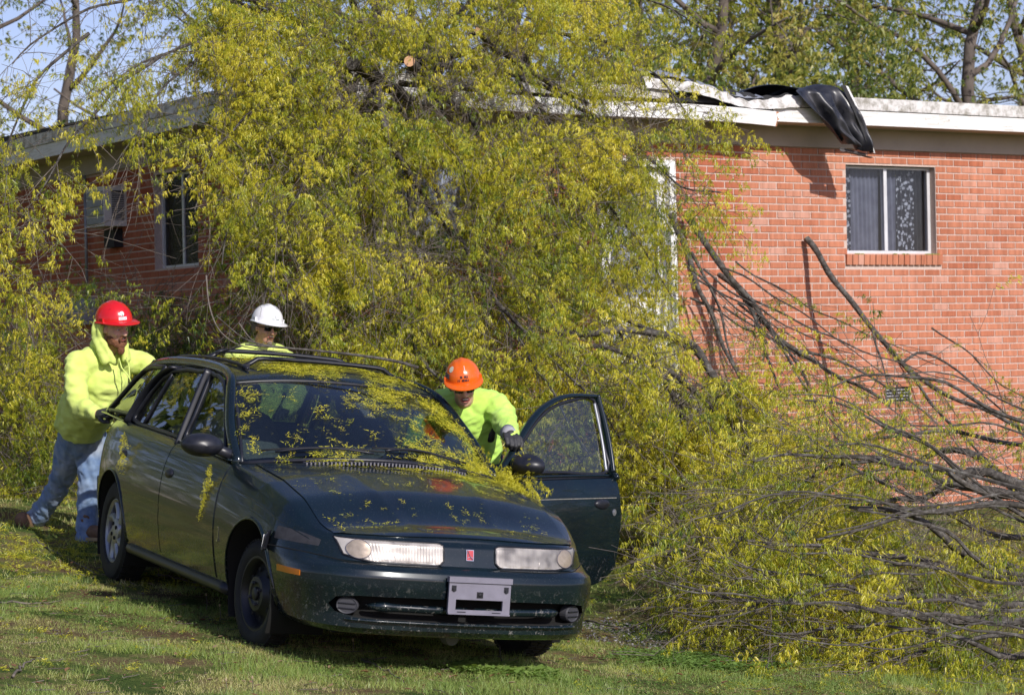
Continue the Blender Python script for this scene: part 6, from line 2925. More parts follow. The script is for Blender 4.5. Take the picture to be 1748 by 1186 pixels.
def skinned(mb, name, mat, parent, voxel=.012, smooth=8, disp=None, world_coords=True, factor=.5):
    """one continuous surface out of overlapping volumes"""
    me = mb.mesh(name)
    bm_ = bmesh.new()
    bm_.from_mesh(me)
    bmesh.ops.remove_doubles(bm_, verts=bm_.verts, dist=1e-6)
    bmesh.ops.holes_fill(bm_, edges=bm_.edges, sides=0)
    bmesh.ops.recalc_face_normals(bm_, faces=bm_.faces)
    bm_.to_mesh(me)
    bm_.free()
    o = bpy.data.objects.new("tmp", me)
    COL.objects.link(o)
    md = o.modifiers.new("r", 'REMESH')
    md.mode = 'VOXEL'
    md.voxel_size = voxel
    md.adaptivity = 0
    s_ = o.modifiers.new("s", 'SMOOTH')
    s_.factor = factor
    s_.iterations = smooth
    bpy.context.view_layer.update()
    dg_ = bpy.context.evaluated_depsgraph_get()
    new_ = bpy.data.meshes.new_from_object(o.evaluated_get(dg_), depsgraph=dg_)
    bpy.data.objects.remove(o)
    new_.name = name
    if disp:
        nn = [v.normal.copy() for v in new_.vertices]
        for v, n_ in zip(new_.vertices, nn):
            v.co += n_ * disp(v.co.copy(), n_)
        new_.update()
    return link(name, new_, mat, parent, smooth=True, world_coords=world_coords)


def folds(scale, amp, axis=None, seed=0.0, sharp=1.0):
    """cloth folds: ridged noise stretched across an axis"""
    ax = Vector(axis).normalized() if axis is not None else None

    def f(p, n_):
        q = p.copy()
        if ax is not None:
            along = q.dot(ax)
            q = q + ax * (along * 1.6)
        q = q * scale + Vector((seed, seed * 2, 0))
        v = mnoise.noise(q) + .5 * mnoise.noise(q * 2.1)
        r_ = (1 - abs(v) * 2.2)
        return amp * (r_ - .35) * sharp
    return f


def face_frame(c, f, roll=0.0):
    """matrix: y forward (face), z up, x to the figure's right... """
    y = Vector(f).normalized()
    x = y.cross(Vector((0, 0, 1))).normalized()
    z = x.cross(y)
    M = Matrix.Identity(4)
    M.col[0][:3] = x
    M.col[1][:3] = y
    M.col[2][:3] = z
    M.col[3][:3] = c
    return M @ Matrix.Rotation(roll, 4, 'Y')


def skin_mat(name, col):
    t = NT(name)
    pos = t.coord()
    n1 = t.noise(30, 4, .6, pos)
    r = t.ramp(n1.outputs[0], [(.35, tuple(c * .85 for c in col)), (.65, tuple(min(1, c * 1.12) for c in col))])
    t.set(Base_Color=r.outputs[0], Roughness=.5, Subsurface_Weight=.12, Subsurface_Scale=.01)
    t.b.inputs["Subsurface Radius"].default_value = (1, .35, .2)
    return t.m


def cloth_mat(name, lo, hi, scale=9, rough=.95, fine=300, spots=None):
    t = NT(name)
    pos = t.coord()
    n1 = t.noise(scale, 5, .6, pos)
    r = t.ramp(n1.outputs[0], [(.35, lo), (.65, hi)])
    c = r.outputs[0]
    if spots:
        n3 = t.noise(4.5, 3, .5, pos)
        r3 = t.ramp(n3.outputs[0], [(.45, (0, 0, 0)), (.7, (1, 1, 1))])
        c = t.mix(r3.outputs[0], c, spots)
    n2 = t.noise(fine, 3, .6, pos)
    t.set(Base_Color=c, Roughness=rough, Specular_IOR_Level=.15, Sheen_Weight=.15)
    t.bump(n2.outputs[0], .25, .002)
    return t.m


M_SKIN = skin_mat("skin", (.66, .38, .28))
M_SKIN2 = skin_mat("tanned_skin", (.56, .30, .20))
M_HIVIS = cloth_mat("fluorescent_fleece", (.60, .72, .17), (.68, .80, .22))
M_HIVIS2 = cloth_mat("fluorescent_cotton", (.50, .80, .13), (.58, .88, .18))
M_JEANS = cloth_mat("faded_denim", (.11, .18, .34), (.22, .31, .47), 14, spots=(.34, .39, .48))
M_NAVY = cloth_mat("navy_work_trousers", (.025, .030, .075), (.045, .055, .12))
M_GLOVE = simple("dark_work_glove", (.035, .035, .038), .6, var=.35, scale=50)
M_BEARD = simple("reddish_beard", (.16, .065, .030), .9, var=.35, scale=120)
M_HAIRG = simple("greying_hair", (.15, .12, .09), .9, var=.4, scale=120)
M_BOOT = simple("brown_leather_boot", (.15, .085, .05), .7, var=.35, scale=22)
M_SOLE = simple("pale_boot_sole", (.34, .25, .14), .8)
M_EYEW = simple("eye_white", (.7, .68, .65), .3)
M_EYED = simple("eye_dark", (.02, .015, .012), .2)
M_MOUTH = simple("mouth_inside", (.14, .03, .03), .6)
M_LIP = simple("lips", (.42, .14, .12), .5)
M_SUNG = simple("sunglass_lens", (.006, .006, .008), .08, coat=1)
M_TEETH = simple("teeth", (.7, .66, .58), .4)


def head(M, parent, skin, neck_to, extra=None, mouth=0.0, k=1.0):
    """neck and head as one surface, part of the body mesh; returns adders of face details"""
    m = MB()
    S = lambda x, y, z: M @ Vector((x * k, y * k, z * k))
    M3 = M.to_3x3()
    E = lambda c, r: vsphere(m, S(*c), tuple(q * k for q in r), 16, M3)
    E((0, -.012, .045), (.076, .096, .088))        # skull
    E((0, .022, -.02), (.064, .070, .095))         # face
    E((0, .040, -.082), (.044, .048, .036))        # jaw and chin
    E((0, .072, -.098), (.020, .016, .015))
    E((0, .082, .030), (.052, .016, .014))         # brow
    E((-.036, .070, -.022), (.022, .020, .020))    # cheeks
    E((.036, .070, -.022), (.022, .020, .020))
    capsule(m, S(0, .090, .024), .010 * k, S(0, .118, -.020), .015 * k)    # nose
    E((-.013, .104, -.024), (.010, .011, .009))
    E((.013, .104, -.024), (.010, .011, .009))
    E((0, .088, -.052), (.026, .012, .012))        # mouth mound
    for s in (-1, 1):
        E((s * .077, -.002, -.005), (.009, .018, .030))
    capsule(m, S(0, -.015, -.05), .055 * k, neck_to, .062)
    return m


def eyes(M, parent, k=1.0, squint=.5):
    for s in (-1, 1):
        m = MB()
        vsphere(m, M @ Vector((s * .030 * k, .083 * k, .008 * k)), (.0125 * k, .008 * k, .0075 * k * squint), 12, M.to_3x3())
        e = m.build("eye", M_EYEW, parent, smooth=True)
        m = MB()
        vsphere(m, M @ Vector((s * .030 * k, .0895 * k, .008 * k)), (.0055 * k, .003 * k, .0055 * k * squint), 10, M.to_3x3())
        m.build("iris", M_EYED, e, smooth=True)


def mouth(M, parent, k=1.0, w=.024, h=.006, teeth=False):
    m = MB()
    vsphere(m, M @ Vector((0, .0965 * k, -.054 * k)), (w * k, .006 * k, h * k), 14, M.to_3x3())
    o = m.build("mouth", M_MOUTH, parent, smooth=True)
    m = MB()
    lp_ = [M @ Vector((w * 1.05 * k * math.cos(a), (.0985 - .004 * abs(math.cos(a))) * k, (-.054 + (h + .003) * math.sin(a)) * k)) for a in np.linspace(0, 2 * PI, 20)]
    m.tube(lp_, .0038 * k, 6, cap=False)
    m.build("lips", M_LIP, o, smooth=True)
    if teeth:
        m = MB()
        vsphere(m, M @ Vector((0, .099 * k, -.0495 * k)), (w * .75 * k, .005 * k, h * .35 * k), 12, M.to_3x3())
        m.build("teeth", M_TEETH, o, smooth=True)


def shades(M, parent, k=1.0, name="sunglasses"):
    o = None
    for s in (-1, 1):
        G = []
        for i in range(6):
            row = []
            for j in range(9):
                u = -1 + 2 * j / 8
                v = -1 + 2 * i / 5
                f = math.sqrt(max(0, 1 - .35 * u * u * v * v))
                x = s * (.033 + u * .027)
                row.append(M @ Vector((x * k, (.104 - 5.5 * (abs(x) - .01) ** 2) * k, (.010 + v * .017 * f) * k)))
            G.append(row)
        m = MB().slab(G, M.to_3x3() @ Vector((0, -.003, 0)))
        p = m.build(name if o is None else "lens", M_SUNG, parent if o is None else o, smooth=True, fix=True)
        o = o or p
    m = MB()
    m.tube([M @ Vector(v_) * 1.0 for v_ in [(-.060 * k, .090 * k, .018 * k), (-.079 * k, .05 * k, .012 * k), (-.083 * k, -.01 * k, .008 * k)]], .003, 5)
    m.tube([M @ Vector(v_) for v_ in [(.060 * k, .090 * k, .018 * k), (.079 * k, .05 * k, .012 * k), (.083 * k, -.01 * k, .008 * k)]], .003, 5)
    m.tube([M @ Vector((-.012 * k, .104 * k, .016 * k)), M @ Vector((.012 * k, .104 * k, .016 * k))], .003, 5)
    m.build("frame", M_TRIM, o)
    return o


def helmet_mat(name, col, scuff=.0):
    t = NT(name)
    pos = t.coord()
    n = t.noise(22, 6, .75, pos)
    r = t.ramp(n.outputs[0], [(.30, tuple(c * .75 for c in col)), (.42, col)])
    n2 = t.noise(75, 3, .6, pos)
    r2 = t.ramp(n2.outputs[0], [(.60, (0, 0, 0)), (.68, (scuff, scuff, scuff))])
    t.set(Base_Color=t.mix(r2.outputs[0], r.outputs[0], (.25, .22, .20)), Roughness=.25, Coat_Weight=.3)
    return t.m


def helmet_surf(a, b, k=1.0):
    """a: azimuth from the front (0 = +y), b: elevation 0..pi/2 ; returns local point"""
    rx, ry, rz = .112, .135, .125
    x = rx * math.cos(b) * math.sin(a)
    y = ry * math.cos(b) * math.cos(a)
    z = rz * math.sin(b) ** .92
    ridge = .006 * math.exp(-(x / .018) ** 2) + .003 * math.exp(-((abs(x) - .045) / .010) ** 2)
    z += ridge * math.sin(b)
    return Vector((x * k, y * k, z * k))


def helmet(M, parent, mat, k=1.0, tilt=0.0):
    """shell with ridges, rim and a peak over the face; M = head frame"""
    H = M @ Matrix.Translation((0, -.008 * k, .050 * k)) @ Matrix.Rotation(tilt, 4, 'X')
    rows = []
    for i in range(19):
        b = PI / 2 * i / 18
        rows.append([H @ helmet_surf(2 * PI * j / 48, b, k) for j in range(49)])
    m = MB()
    m.grid(rows)
    n = len(m.v)
    # rim and peak
    rim = []
    for (g, dz) in ((0, 0), (.5, .002), (1, -.004), (1.0, -.009), (0, -.012), (-.25, -.004)):
        row = []
        for j in range(49):
            a = 2 * PI * j / 48
            peak = max(0, math.cos(a)) ** 1.6
            ext = (.010 + .058 * peak) * g
            p = helmet_surf(a, 0, 1)
            r_ = math.hypot(p.x, p.y)
            row.append(H @ (Vector((p.x * (r_ + ext) / r_, p.y * (r_ + ext) / r_, dz - .014 * peak * g * g)) * k))
        rim.append(row)
    m.grid(rim)
    # side slot lugs
    for s in (-1, 1):
        B = H @ Matrix.Translation((s * .108 * k, .02 * k, .012 * k)) @ Matrix.Rotation(s * -.15, 4, 'Z')
        m.box((-.006, -.022, -.010), (.008, .022, .012), B)
    o = m.build("hard_hat", mat, parent, smooth=True, angle=42)
    # suspension band inside
    mm_ = MB()
    mm_.tube([H @ (Vector((.095 * math.sin(a), .115 * math.cos(a), -.012)) * k) for a in np.linspace(0, 2 * PI, 33)], .008, 6, cap=False, flat=(.4, 1.5), up=H.to_3x3() @ Vector((0, 0, 1)))
    mm_.build("head_band", M_TRIM, o, smooth=True)
    return o, H


def decal(H, a0, a1, b0, b1, name, mat, parent, k=1.0, off=.0015, shape=None, n=12):
    """thin sticker on the shell"""
    G = []
    for i in range(n + 1):
        row = []
        for j in range(n + 1):
            u, v = j / n, i / n
            if shape:
                u, v = shape(u, v)
            a = a0 + (a1 - a0) * u
            b = b0 + (b1 - b0) * v
            p = helmet_surf(-a, b, k)
            nn_ = Vector((p.x / .112 ** 2, p.y / .135 ** 2, p.z / .125 ** 2)).normalized()
            row.append(H @ (p + nn_ * off))
        G.append(row)
    return MB().grid(G).build(name, mat, parent, smooth=True)


def strokes(H, lines, a0, b0, sa, sb, r, name, mat, parent, k=1.0, off=.002):
    """ink lines drawn on the shell; lines in a small letter grid"""
    m = MB()
    for ln in lines:
        pts = []
        for (u, v) in ln:
            a, b = a0 + u * sa, b0 + v * sb
            p = helmet_surf(-a, b, k)
            nn_ = Vector((p.x / .112 ** 2, p.y / .135 ** 2, p.z / .125 ** 2)).normalized()
            pts.append(H @ (p + nn_ * off))
        m.tube(pts, r, 4)
    o = m.build(name, mat, parent)
    o["kind"] = "stuff"
    return o


def disc(u, v):
    a = 2 * PI * u
    return .5 + .5 * v * math.cos(a), .5 + .5 * v * math.sin(a)


def hand(M, parent, mat, curl=1.1, s=1, name="glove", cuff=None, k=1.0, tips=None):
    """M: y along the fingers, z back of the hand, x thumb side; s mirrors the thumb"""
    m = MB()
    S = lambda x, y, z: M @ Vector((x * s * k, y * k, z * k))
    for x, y0, L_ in ((.030, .082, .070), (.010, .088, .078), (-.011, .085, .072), (-.030, .076, .058)):
        capsule(m, S(x * .55, .0, 0), .020 * k, S(x, y0 * .92, 0), .0135 * k)
        p = Vector((x, y0, 0))
        ang = curl * .35
        r_ = .0115
        for q, fl in enumerate((.45, .32, .23)):
            d = Vector((0, math.cos(ang), -math.sin(ang)))
            p2 = p + d * L_ * fl
            capsule(m, S(*p), r_ * k, S(*p2), (r_ - .0012) * k)
            p = p2
            r_ -= .001
            ang += curl * (.95 if q == 0 else .75)
    # thumb from the side of the palm near its base
    capsule(m, S(.020, .012, -.004), .017 * k, S(.048, .048, -.014), .0135 * k)
    capsule(m, S(.048, .048, -.014), .0135 * k, S(.052, .076, -.030), .012 * k)
    capsule(m, S(.052, .076, -.030), .012 * k, S(.040, .094, -.045), .010 * k)
    capsule(m, S(0, -.03, 0), .030 * k, S(0, .03, 0), .028 * k)
    return skinned(m, name, mat, parent, .0042, 4)


def hand_frame(wrist, knuckle, back, ):
    y = (Vector(knuckle) - Vector(wrist)).normalized()
    z = Vector(back)
    z = (z - y * z.dot(y)).normalized()
    x = y.cross(z)
    M = Matrix.Identity(4)
    M.col[0][:3] = x
    M.col[1][:3] = y
    M.col[2][:3] = z
    M.col[3][:3] = wrist
    return M


def boot(ankle, toe_dir, parent, mat, ground=None):
    m = MB()
    f = Vector(toe_dir).normalized()
    a = Vector(ankle)
    up_ = Vector((0, 0, 1))
    if abs(f.z) > .05:
        side_ = f.cross(up_).normalized()
        up_ = side_.cross(f).normalized()
    capsule(m, a + up_ * .05, .058, a - up_ * .035 - f * .01, .050)
    capsule(m, a - up_ * .045 - f * .035, .042, a - up_ * .050 + f * .12, .046)
    capsule(m, a - up_ * .055 + f * .10, .044, a - up_ * .060 + f * .165, .040)
    b = skinned(m, "boot", mat, parent, .007, 5)
    sd = f.cross(up_).normalized()
    mm_ = MB()
    loop = []
    for k in range(24):
        q = 2 * PI * k / 24
        loop.append((.062 + .118 * math.cos(q), .050 * math.sin(q) * (1 + .08 * math.cos(q))))
    for lay, (dz, gr) in enumerate(((-.082, 1.0), (-.104, .98))):
        pass
    vs = [a + f * u * 1.0 + sd * w + up_ * -.083 for u, w in loop] + [a + f * u + sd * w + up_ * -.106 for u, w in loop]
    mm_.add(vs, [tuple(range(24)), tuple(range(47, 23, -1))] + [(i, (i + 1) % 24, 24 + (i + 1) % 24, 24 + i) for i in range(24)])
    mm_.build("sole", M_SOLE, b, fix=True)
    return b


# ---------------------------------------------------------------- man in the red helmet
A = at
p1 = at(140, 930, 15.7)
man1 = empty("person", (p1.x, p1.y, gz(p1.x, p1.y)), "bearded man in red hard hat, neon hooded sweatshirt and faded jeans, pushing the car", "person")
hc = A(195, 560, 15.1)
HM1 = face_frame(hc, (.72, -.66, -.22), .10)
neck = A(180, 608, 15.22)
shR, shL = A(133, 622, 15.12), A(222, 614, 15.36)
elR, wrR, haR = A(136, 694, 14.98), A(168, 706, 14.84), A(181, 703, 14.80)
elL, wrL = A(266, 634, 15.28), A(296, 652, 15.10)
chest, belly, pelvis = A(172, 652, 15.26), A(150, 694, 15.44), A(139, 738, 15.66)
hipR, hipL = A(122, 752, 15.72), A(158, 750, 15.74)
knR, anR = A(102, 826, 15.95), A(60, 886, 16.2)
knL, anL = A(152, 838, 15.70), A(147, 918, 15.74)
m = head(HM1, man1, M_SKIN, neck, k=.98)
for a, ra, b, rb in ((neck, .06, chest, .12), (chest, .13, belly, .14), (belly, .14, pelvis, .13), (shR, .06, shL, .06), (shR, .055, elR, .045), (elR, .042, wrR, .030), (wrR, .026, haR, .018), (shL, .055, elL, .045), (elL, .042, wrL, .030), (hipR, .09, knR, .065), (knR, .06, anR, .045), (hipL, .09, knL, .065), (knL, .06, anL, .045), (pelvis, .12, hipR, .09), (pelvis, .12, hipL, .09)):
    capsule(m, a, ra, b, rb)
skinned(m, "body", M_SKIN, man1, .0085, 2)
eyes(HM1, man1, .98, .7)
mouth(HM1, man1, .98, .020, .006, True)
# beard
m = MB()
for c_, r_ in (((0, .068, -.098), (.036, .030, .028)), ((0, .078, -.128), (.026, .022, .034)), ((-.050, .030, -.068), (.016, .036, .036)), ((.050, .030, -.068), (.016, .036, .036)), ((-.030, .062, -.088), (.022, .026, .026)), ((.030, .062, -.088), (.022, .026, .026)), ((0, .096, -.040), (.028, .010, .008)),
               ((-.022, .094, -.055), (.008, .010, .018)), ((.022, .094, -.055), (.008, .010, .018))):
    vsphere(m, HM1 @ Vector(c_), r_, 14, HM1.to_3x3())
skinned(m, "beard", M_BEARD, man1, .005, 2, disp=folds(90, .004, None, 3))
# hooded sweatshirt
m = MB()
chain(m, [A(176, 622, 15.25), chest, belly, A(141, 716, 15.56)], [.12, .175, .185, .175])
vsphere(m, A(160, 668, 15.28), (.195, .175, .22), 16)
chain(m, [A(150, 618, 15.15), shR, A(128, 655, 15.04), elR, A(160, 704, 14.88)], [.10, .088, .074, .066, .048])
chain(m, [A(205, 618, 15.3), shL, A(246, 622, 15.33), elL, A(284, 645, 15.18)], [.105, .088, .074, .064, .050])
vsphere(m, A(132, 724, 15.58), (.155, .155, .06), 14)
vsphere(m, A(156, 722, 15.58), (.155, .155, .06), 14)


def fold_mix(p, n_):
    v = folds(5.5, .010, (.2, .1, 1), 1.3)(p, n_) + folds(14, .0035, None, 4.2)(p, n_)
    e = (p - Vector(elR)).length
    if e < .22:
        v += .006 * math.sin(e * 85) * (1 - e / .22)
    e = (p - Vector(elL)).length
    if e < .2:
        v += .006 * math.sin(e * 90) * (1 - e / .2)
    return v


hood_shirt = skinned(m, "hooded_sweatshirt", M_HIVIS, man1, .0105, 6, disp=fold_mix)
# hood drawn round the face: thick soft roll with an open front
m = MB()
for k in range(20):
    a0, a1 = -2.55 + 5.1 * k / 20, -2.55 + 5.1 * (k + 1) / 20
    q = lambda a: HM1 @ Vector((.092 * math.sin(a), .020 - .035 * abs(math.sin(a)) + .0 * math.cos(a), -.012 + .118 * math.cos(a)))
    capsule(m, q(a0), .014, q(a1), .014)
for k in range(20):
    a0, a1 = -2.75 + 5.5 * k / 20, -2.75 + 5.5 * (k + 1) / 20
    q = lambda a: HM1 @ Vector((.100 * math.sin(a), -.022, -.02 + .120 * math.cos(a)))
    capsule(m, q(a0), .020, q(a1), .020)
    q = lambda a: HM1 @ Vector((.098 * math.sin(a), -.070, -.03 + .115 * math.cos(a)))
    capsule(m, q(a0), .026, q(a1), .026)
vsphere(m, HM1 @ Vector((0, -.075, -.01)), (.095, .055, .12), 16, HM1.to_3x3())
for s in (-1, 1):
    capsule(m, HM1 @ Vector((s * .088, .005, -.085)), .020, HM1 @ Vector((s * .050, .065, -.200)), .024)
    capsule(m, HM1 @ Vector((s * .10, -.04, -.085)), .030, HM1 @ Vector((s * .085, .030, -.195)), .034)
capsule(m, HM1 @ Vector((-.06, -.09, -.12)), .05, HM1 @ Vector((.06, -.09, -.12)), .05)
skinned(m, "hood", M_HIVIS, hood_shirt, .0075, 4, disp=folds(16, .0035, None, 2.0))
for s in (-1, 1):
    c0 = HM1 @ Vector((s * .030, .10, -.175))
    m = MB()
    m.tube([c0, c0 + Vector((.02, -.03, -.06)), c0 + Vector((.045 + .02 * s, -.045, -.115)), c0 + Vector((.055 + .03 * s, -.04, -.16))], .0045, 6)
    m.build("drawstring", M_HIVIS, hood_shirt, smooth=True)
# rib at the hem and cuff
m = MB()
m.tube([A(158, 704, 14.90), A(169, 706.5, 14.84)], [.048, .040], 14)
m.build("cuff", M_HIVIS, hood_shirt, smooth=True)
hel1, HH = helmet(HM1, man1, helmet_mat("red_helmet_shell", (.62, .012, .018)), 1.0, .16)
M_STICK = simple("white_sticker", (.78, .78, .80), .4)
M_INK = simple("dark_ink", (.03, .03, .05), .6)
M_INKG = simple("green_ink", (.05, .16, .09), .6)
decal(HH, -.46, .02, .06, .20, "sticker_banner", M_STICK, hel1)
decal(HH, -.36, -.10, .24, .50, "sticker_tree", M_STICK, hel1, shape=lambda u, v: disc(u, v))
strokes(HH, [[(0, 0), (.1, .9)], [(.0, .3), (-.6, 1.0)], [(.05, .5), (.6, 1.1)]], -.23, .20, .10, .15, .0012, "tree_outline", M_INKG, hel1)
strokes(HH, [[(i, 0), (i + .2, .8)] for i in range(12)] + [[(i, .8), (i + .5, .8)] for i in range(0, 12, 2)], -.42, .10, .034, .055, .0008, "sticker_lettering", M_INK, hel1)
# jeans
m = MB()
chain(m, [A(140, 728, 15.62), A(139, 748, 15.70)], [.150, .150])
chain(m, [A(124, 752, 15.70), A(114, 790, 15.82), knR, A(80, 860, 16.08), A(62, 884, 16.2)], [.108, .096, .076, .070, .074])
chain(m, [A(158, 752, 15.72), A(155, 795, 15.70), knL, A(149, 880, 15.72), A(148, 930, 15.72)], [.105, .092, .074, .070, .080])


def jean_fold(p, n_):
    v = folds(7, .009, (1, 0, .3), 8.1)(p, n_) + folds(19, .003, None, 3.1)(p, n_)
    for c_, fr, am in ((knR, 62, .006), (knL, 62, .004), (anR, 80, .006), (anL, 80, .006)):
        e = (p - Vector(c_)).length
        if e < .20:
            v += am * math.sin((p.z + .5 * p.x + .05 * mnoise.noise(p * 9)) * fr) * (1 - e / .20)
    return v


skinned(m, "jeans", M_JEANS, man1, .010, 5, disp=jean_fold)
boot(anR + Vector((-.055, -.09, -.045)), (-.80, -.50, -.28), man1, M_BOOT)
boot(Vector((anL.x + .01, anL.y - .03, gz(anL.x, anL.y) + .105)), (.75, -.65, 0), man1, M_BOOT)
# gloves
gl = hand(hand_frame(A(171, 706, 14.83), A(190, 702, 14.72), (.0, -.75, .6)), man1, M_GLOVE, 1.7, 1, "glove", k=1.05)
hand(hand_frame(A(294, 651, 15.10), A(306, 657, 14.98), (0, -.4, .9)), man1, M_GLOVE, .9, -1, "glove", k=1.05)

# ---------------------------------------------------------------- man in the white helmet
p2 = at(455, 800, 16.15)
man2 = empty("person", (p2.x, p2.y, gz(p2.x, p2.y)), "man in white hard hat, sunglasses and neon shirt, half hidden behind the car's roof rack", "person")
g2 = gz(p2.x, p2.y)
hc = A(455, 560, 16.05)
HM2 = face_frame(hc, (.50, -.84, -.20), -.10)
neck = A(446, 590, 16.15)
shR, shL = A(402, 618, 16.10), A(492, 622, 16.25)
chest, belly, pelvis = A(446, 650, 16.20), A(446, 715, 16.25), A(448, 760, 16.30)
elR, wrR = A(392, 672, 15.95), A(420, 690, 15.55)
elL, wrL = A(508, 676, 16.05), A(490, 700, 15.65)
hipR, hipL = A(430, 770, 16.30), A(466, 772, 16.30)
knR, knL = A(428, 850, 16.15), A(470, 850, 16.20)
anR = Vector((knR.x, knR.y + .15, g2 + .1))
anL = Vector((knL.x, knL.y + .1, g2 + .1))
m = head(HM2, man2, M_SKIN2, neck, k=.93)
for a, ra, b, rb in ((neck, .06, chest, .12), (chest, .13, belly, .13), (belly, .13, pelvis, .13), (shR, .06, shL, .06), (shR, .055, elR, .045), (elR, .042, wrR, .030), (shL, .055, elL, .045), (elL, .042, wrL, .030), (hipR, .085, knR, .065), (knR, .06, anR, .045), (hipL, .085, knL, .065), (knL, .06, anL, .045)):
    capsule(m, a, ra, b, rb)
skinned(m, "body", M_SKIN2, man2, .0095, 2)
shades(HM2, man2, .93)
mouth(HM2, man2, .93, .021, .002)
m = MB()
for c_, r_ in (((0, .086, -.092), (.020, .016, .018)), ((0, .100, -.042), (.022, .007, .005))):
    vsphere(m, HM2 @ Vector(c_), r_, 12, HM2.to_3x3())
skinned(m, "goatee", M_HAIRG, man2, .004, 2)
m = MB()
for s in (-1, 1):
    vsphere(m, HM2 @ Vector((s * .068, -.045, -.005)), (.018, .045, .045), 14, HM2.to_3x3())
vsphere(m, HM2 @ Vector((0, -.088, -.015)), (.062, .026, .055), 14, HM2.to_3x3())
skinned(m, "hair", M_HAIRG, man2, .005, 3)
m = MB()
chain(m, [A(446, 604, 16.17), chest, belly, pelvis], [.12, .19, .19, .18])
chain(m, [A(425, 608, 16.13), shR, elR, wrR], [.10, .09, .07, .05])
chain(m, [A(468, 610, 16.20), shL, elL, wrL], [.10, .09, .07, .05])
skinned(m, "neon_shirt", M_HIVIS, man2, .012, 6, disp=folds(7, .007, (0, 0, 1), 5))
m = MB()
chain(m, [pelvis, A(448, 772, 16.30)], [.165, .165])
chain(m, [hipR, knR, anR], [.12, .09, .075])
chain(m, [hipL, knL, anL], [.12, .09, .075])
skinned(m, "trousers", M_NAVY, man2, .013, 5)
boot(anR, (.2, -1, 0), man2, M_BOOT)
boot(anL, (.3, -1, 0), man2, M_BOOT)
hand(hand_frame(wrR, wrR + Vector((.05, -.1, -.02)), (0, 0, 1)), man2, M_GLOVE, .8, -1)
hand(hand_frame(wrL, wrL + Vector((-.05, -.1, -.02)), (0, 0, 1)), man2, M_GLOVE, .8, 1)
hel2, HH = helmet(HM2, man2, helmet_mat("white_helmet_shell", (.80, .80, .83), .1), .93, .10)
strokes(HH, [[(i, 0), (i + .3, .9)] for i in range(6)] + [[(i + 7, 0), (i + 7, .8)] for i in range(5)] + [[(i, .9), (i + .6, .9)] for i in (0, 2, 4, 7, 9)], -.26, .13, .048, .055, .0013, "helmet_lettering", M_INKG, hel2, .93)
strokes(HH, [[(0, 0), (.0, 1)]], 0.02, .22, .1, .16, .0016, "helmet_mark", M_INKG, hel2, .93)
decal(HH, -.24, .34, .24, .46, "faint_sticker", simple("faded_sticker", (.70, .69, .74), .5, var=.12, scale=60), hel2, .93)
# cap brim showing under the helmet
m = MB()
G = [[HM2 @ Vector((x, .085 + e * (.055 - 6 * x * x), .052 - .018 * e - 2.0 * x * x)) for x in np.linspace(-.065, .065, 13)] for e in (0, .5, 1)]
m.slab(G, HM2.to_3x3() @ Vector((0, 0, -.003)))
m.build("cap_peak", simple("grey_cap_cloth", (.20, .18, .19), .9), man2, smooth=True, fix=True)

# ---------------------------------------------------------------- man in the orange helmet
p3 = at(812, 1000, 13.5)
man3 = empty("person", (p3.x, p3.y, gz(p3.x, p3.y)), "grimacing man in orange hard hat and long-sleeved neon shirt, leaning in the open driver doorway", "person")
g3 = gz(p3.x, p3.y)
hc = A(791, 658, 13.22)
HM3 = face_frame(hc, (.10, -.88, -.36), .08)
neck = A(793, 690, 13.42)
shR, shL = A(748, 690, 13.44), A(842, 692, 13.42)
elR, wrR = A(716, 722, 13.40), A(700, 760, 13.28)
elL, wrL, haL = A(862, 722, 13.26), A(873, 745, 13.02), A(876, 757, 12.96)
chest, belly, pelvis = A(798, 716, 13.50), A(812, 762, 13.62), A(818, 800, 13.70)
hipR, hipL = A(804, 812, 13.70), A(838, 812, 13.72)
knR, knL = A(796, 905, 13.45), A(838, 915, 13.55)
anR = Vector((knR.x, knR.y + .15, gz(knR.x, knR.y) + .1))
anL = Vector((knL.x + .05, knL.y + .25, gz(knL.x, knL.y) + .1))
m = head(HM3, man3, M_SKIN, neck, k=.92)
for a, ra, b, rb in ((neck, .06, chest, .11), (chest, .12, belly, .12), (belly, .12, pelvis, .12), (shR, .06, shL, .06), (shR, .05, elR, .042), (elR, .04, wrR, .030), (shL, .05, elL, .042), (elL, .04, wrL, .030), (wrL, .026, haL, .018), (hipR, .08, knR, .06), (knR, .06, anR, .045), (hipL, .08, knL, .06), (knL, .06, anL, .045)):
    capsule(m, a, ra, b, rb)
skinned(m, "body", M_SKIN, man3, .0085, 2)
shades(HM3, man3, .92, "safety_glasses")
mouth(HM3, man3, .92, .026, .013, True)
m = MB()
for s in (-1, 1):
    vsphere(m, HM3 @ Vector((s * .070, -.03, -.0)), (.014, .045, .040), 14, HM3.to_3x3())
vsphere(m, HM3 @ Vector((0, -.088, -.01)), (.060, .024, .05), 14, HM3.to_3x3())
skinned(m, "hair", M_HAIRG, man3, .005, 3)
m = MB()
chain(m, [A(794, 698, 13.44), chest, A(806, 742, 13.58), A(814, 770, 13.64)], [.11, .165, .155, .15])
chain(m, [A(772, 690, 13.42), shR, elR, wrR], [.10, .085, .066, .048])
chain(m, [A(818, 692, 13.42), shL, A(856, 706, 13.34), elL, wrL], [.10, .088, .080, .070, .046])
vsphere(m, A(796, 708, 13.45), (.19, .13, .12), 16)


def f3(p, n_):
    v = folds(8, .007, (-.5, 0, 1), 2.2)(p, n_) + folds(20, .0022, None, 1.2)(p, n_)
    e = (p - Vector(elL)).length
    if e < .18:
        v += .005 * math.sin(e * 110) * (1 - e / .18)
    return v


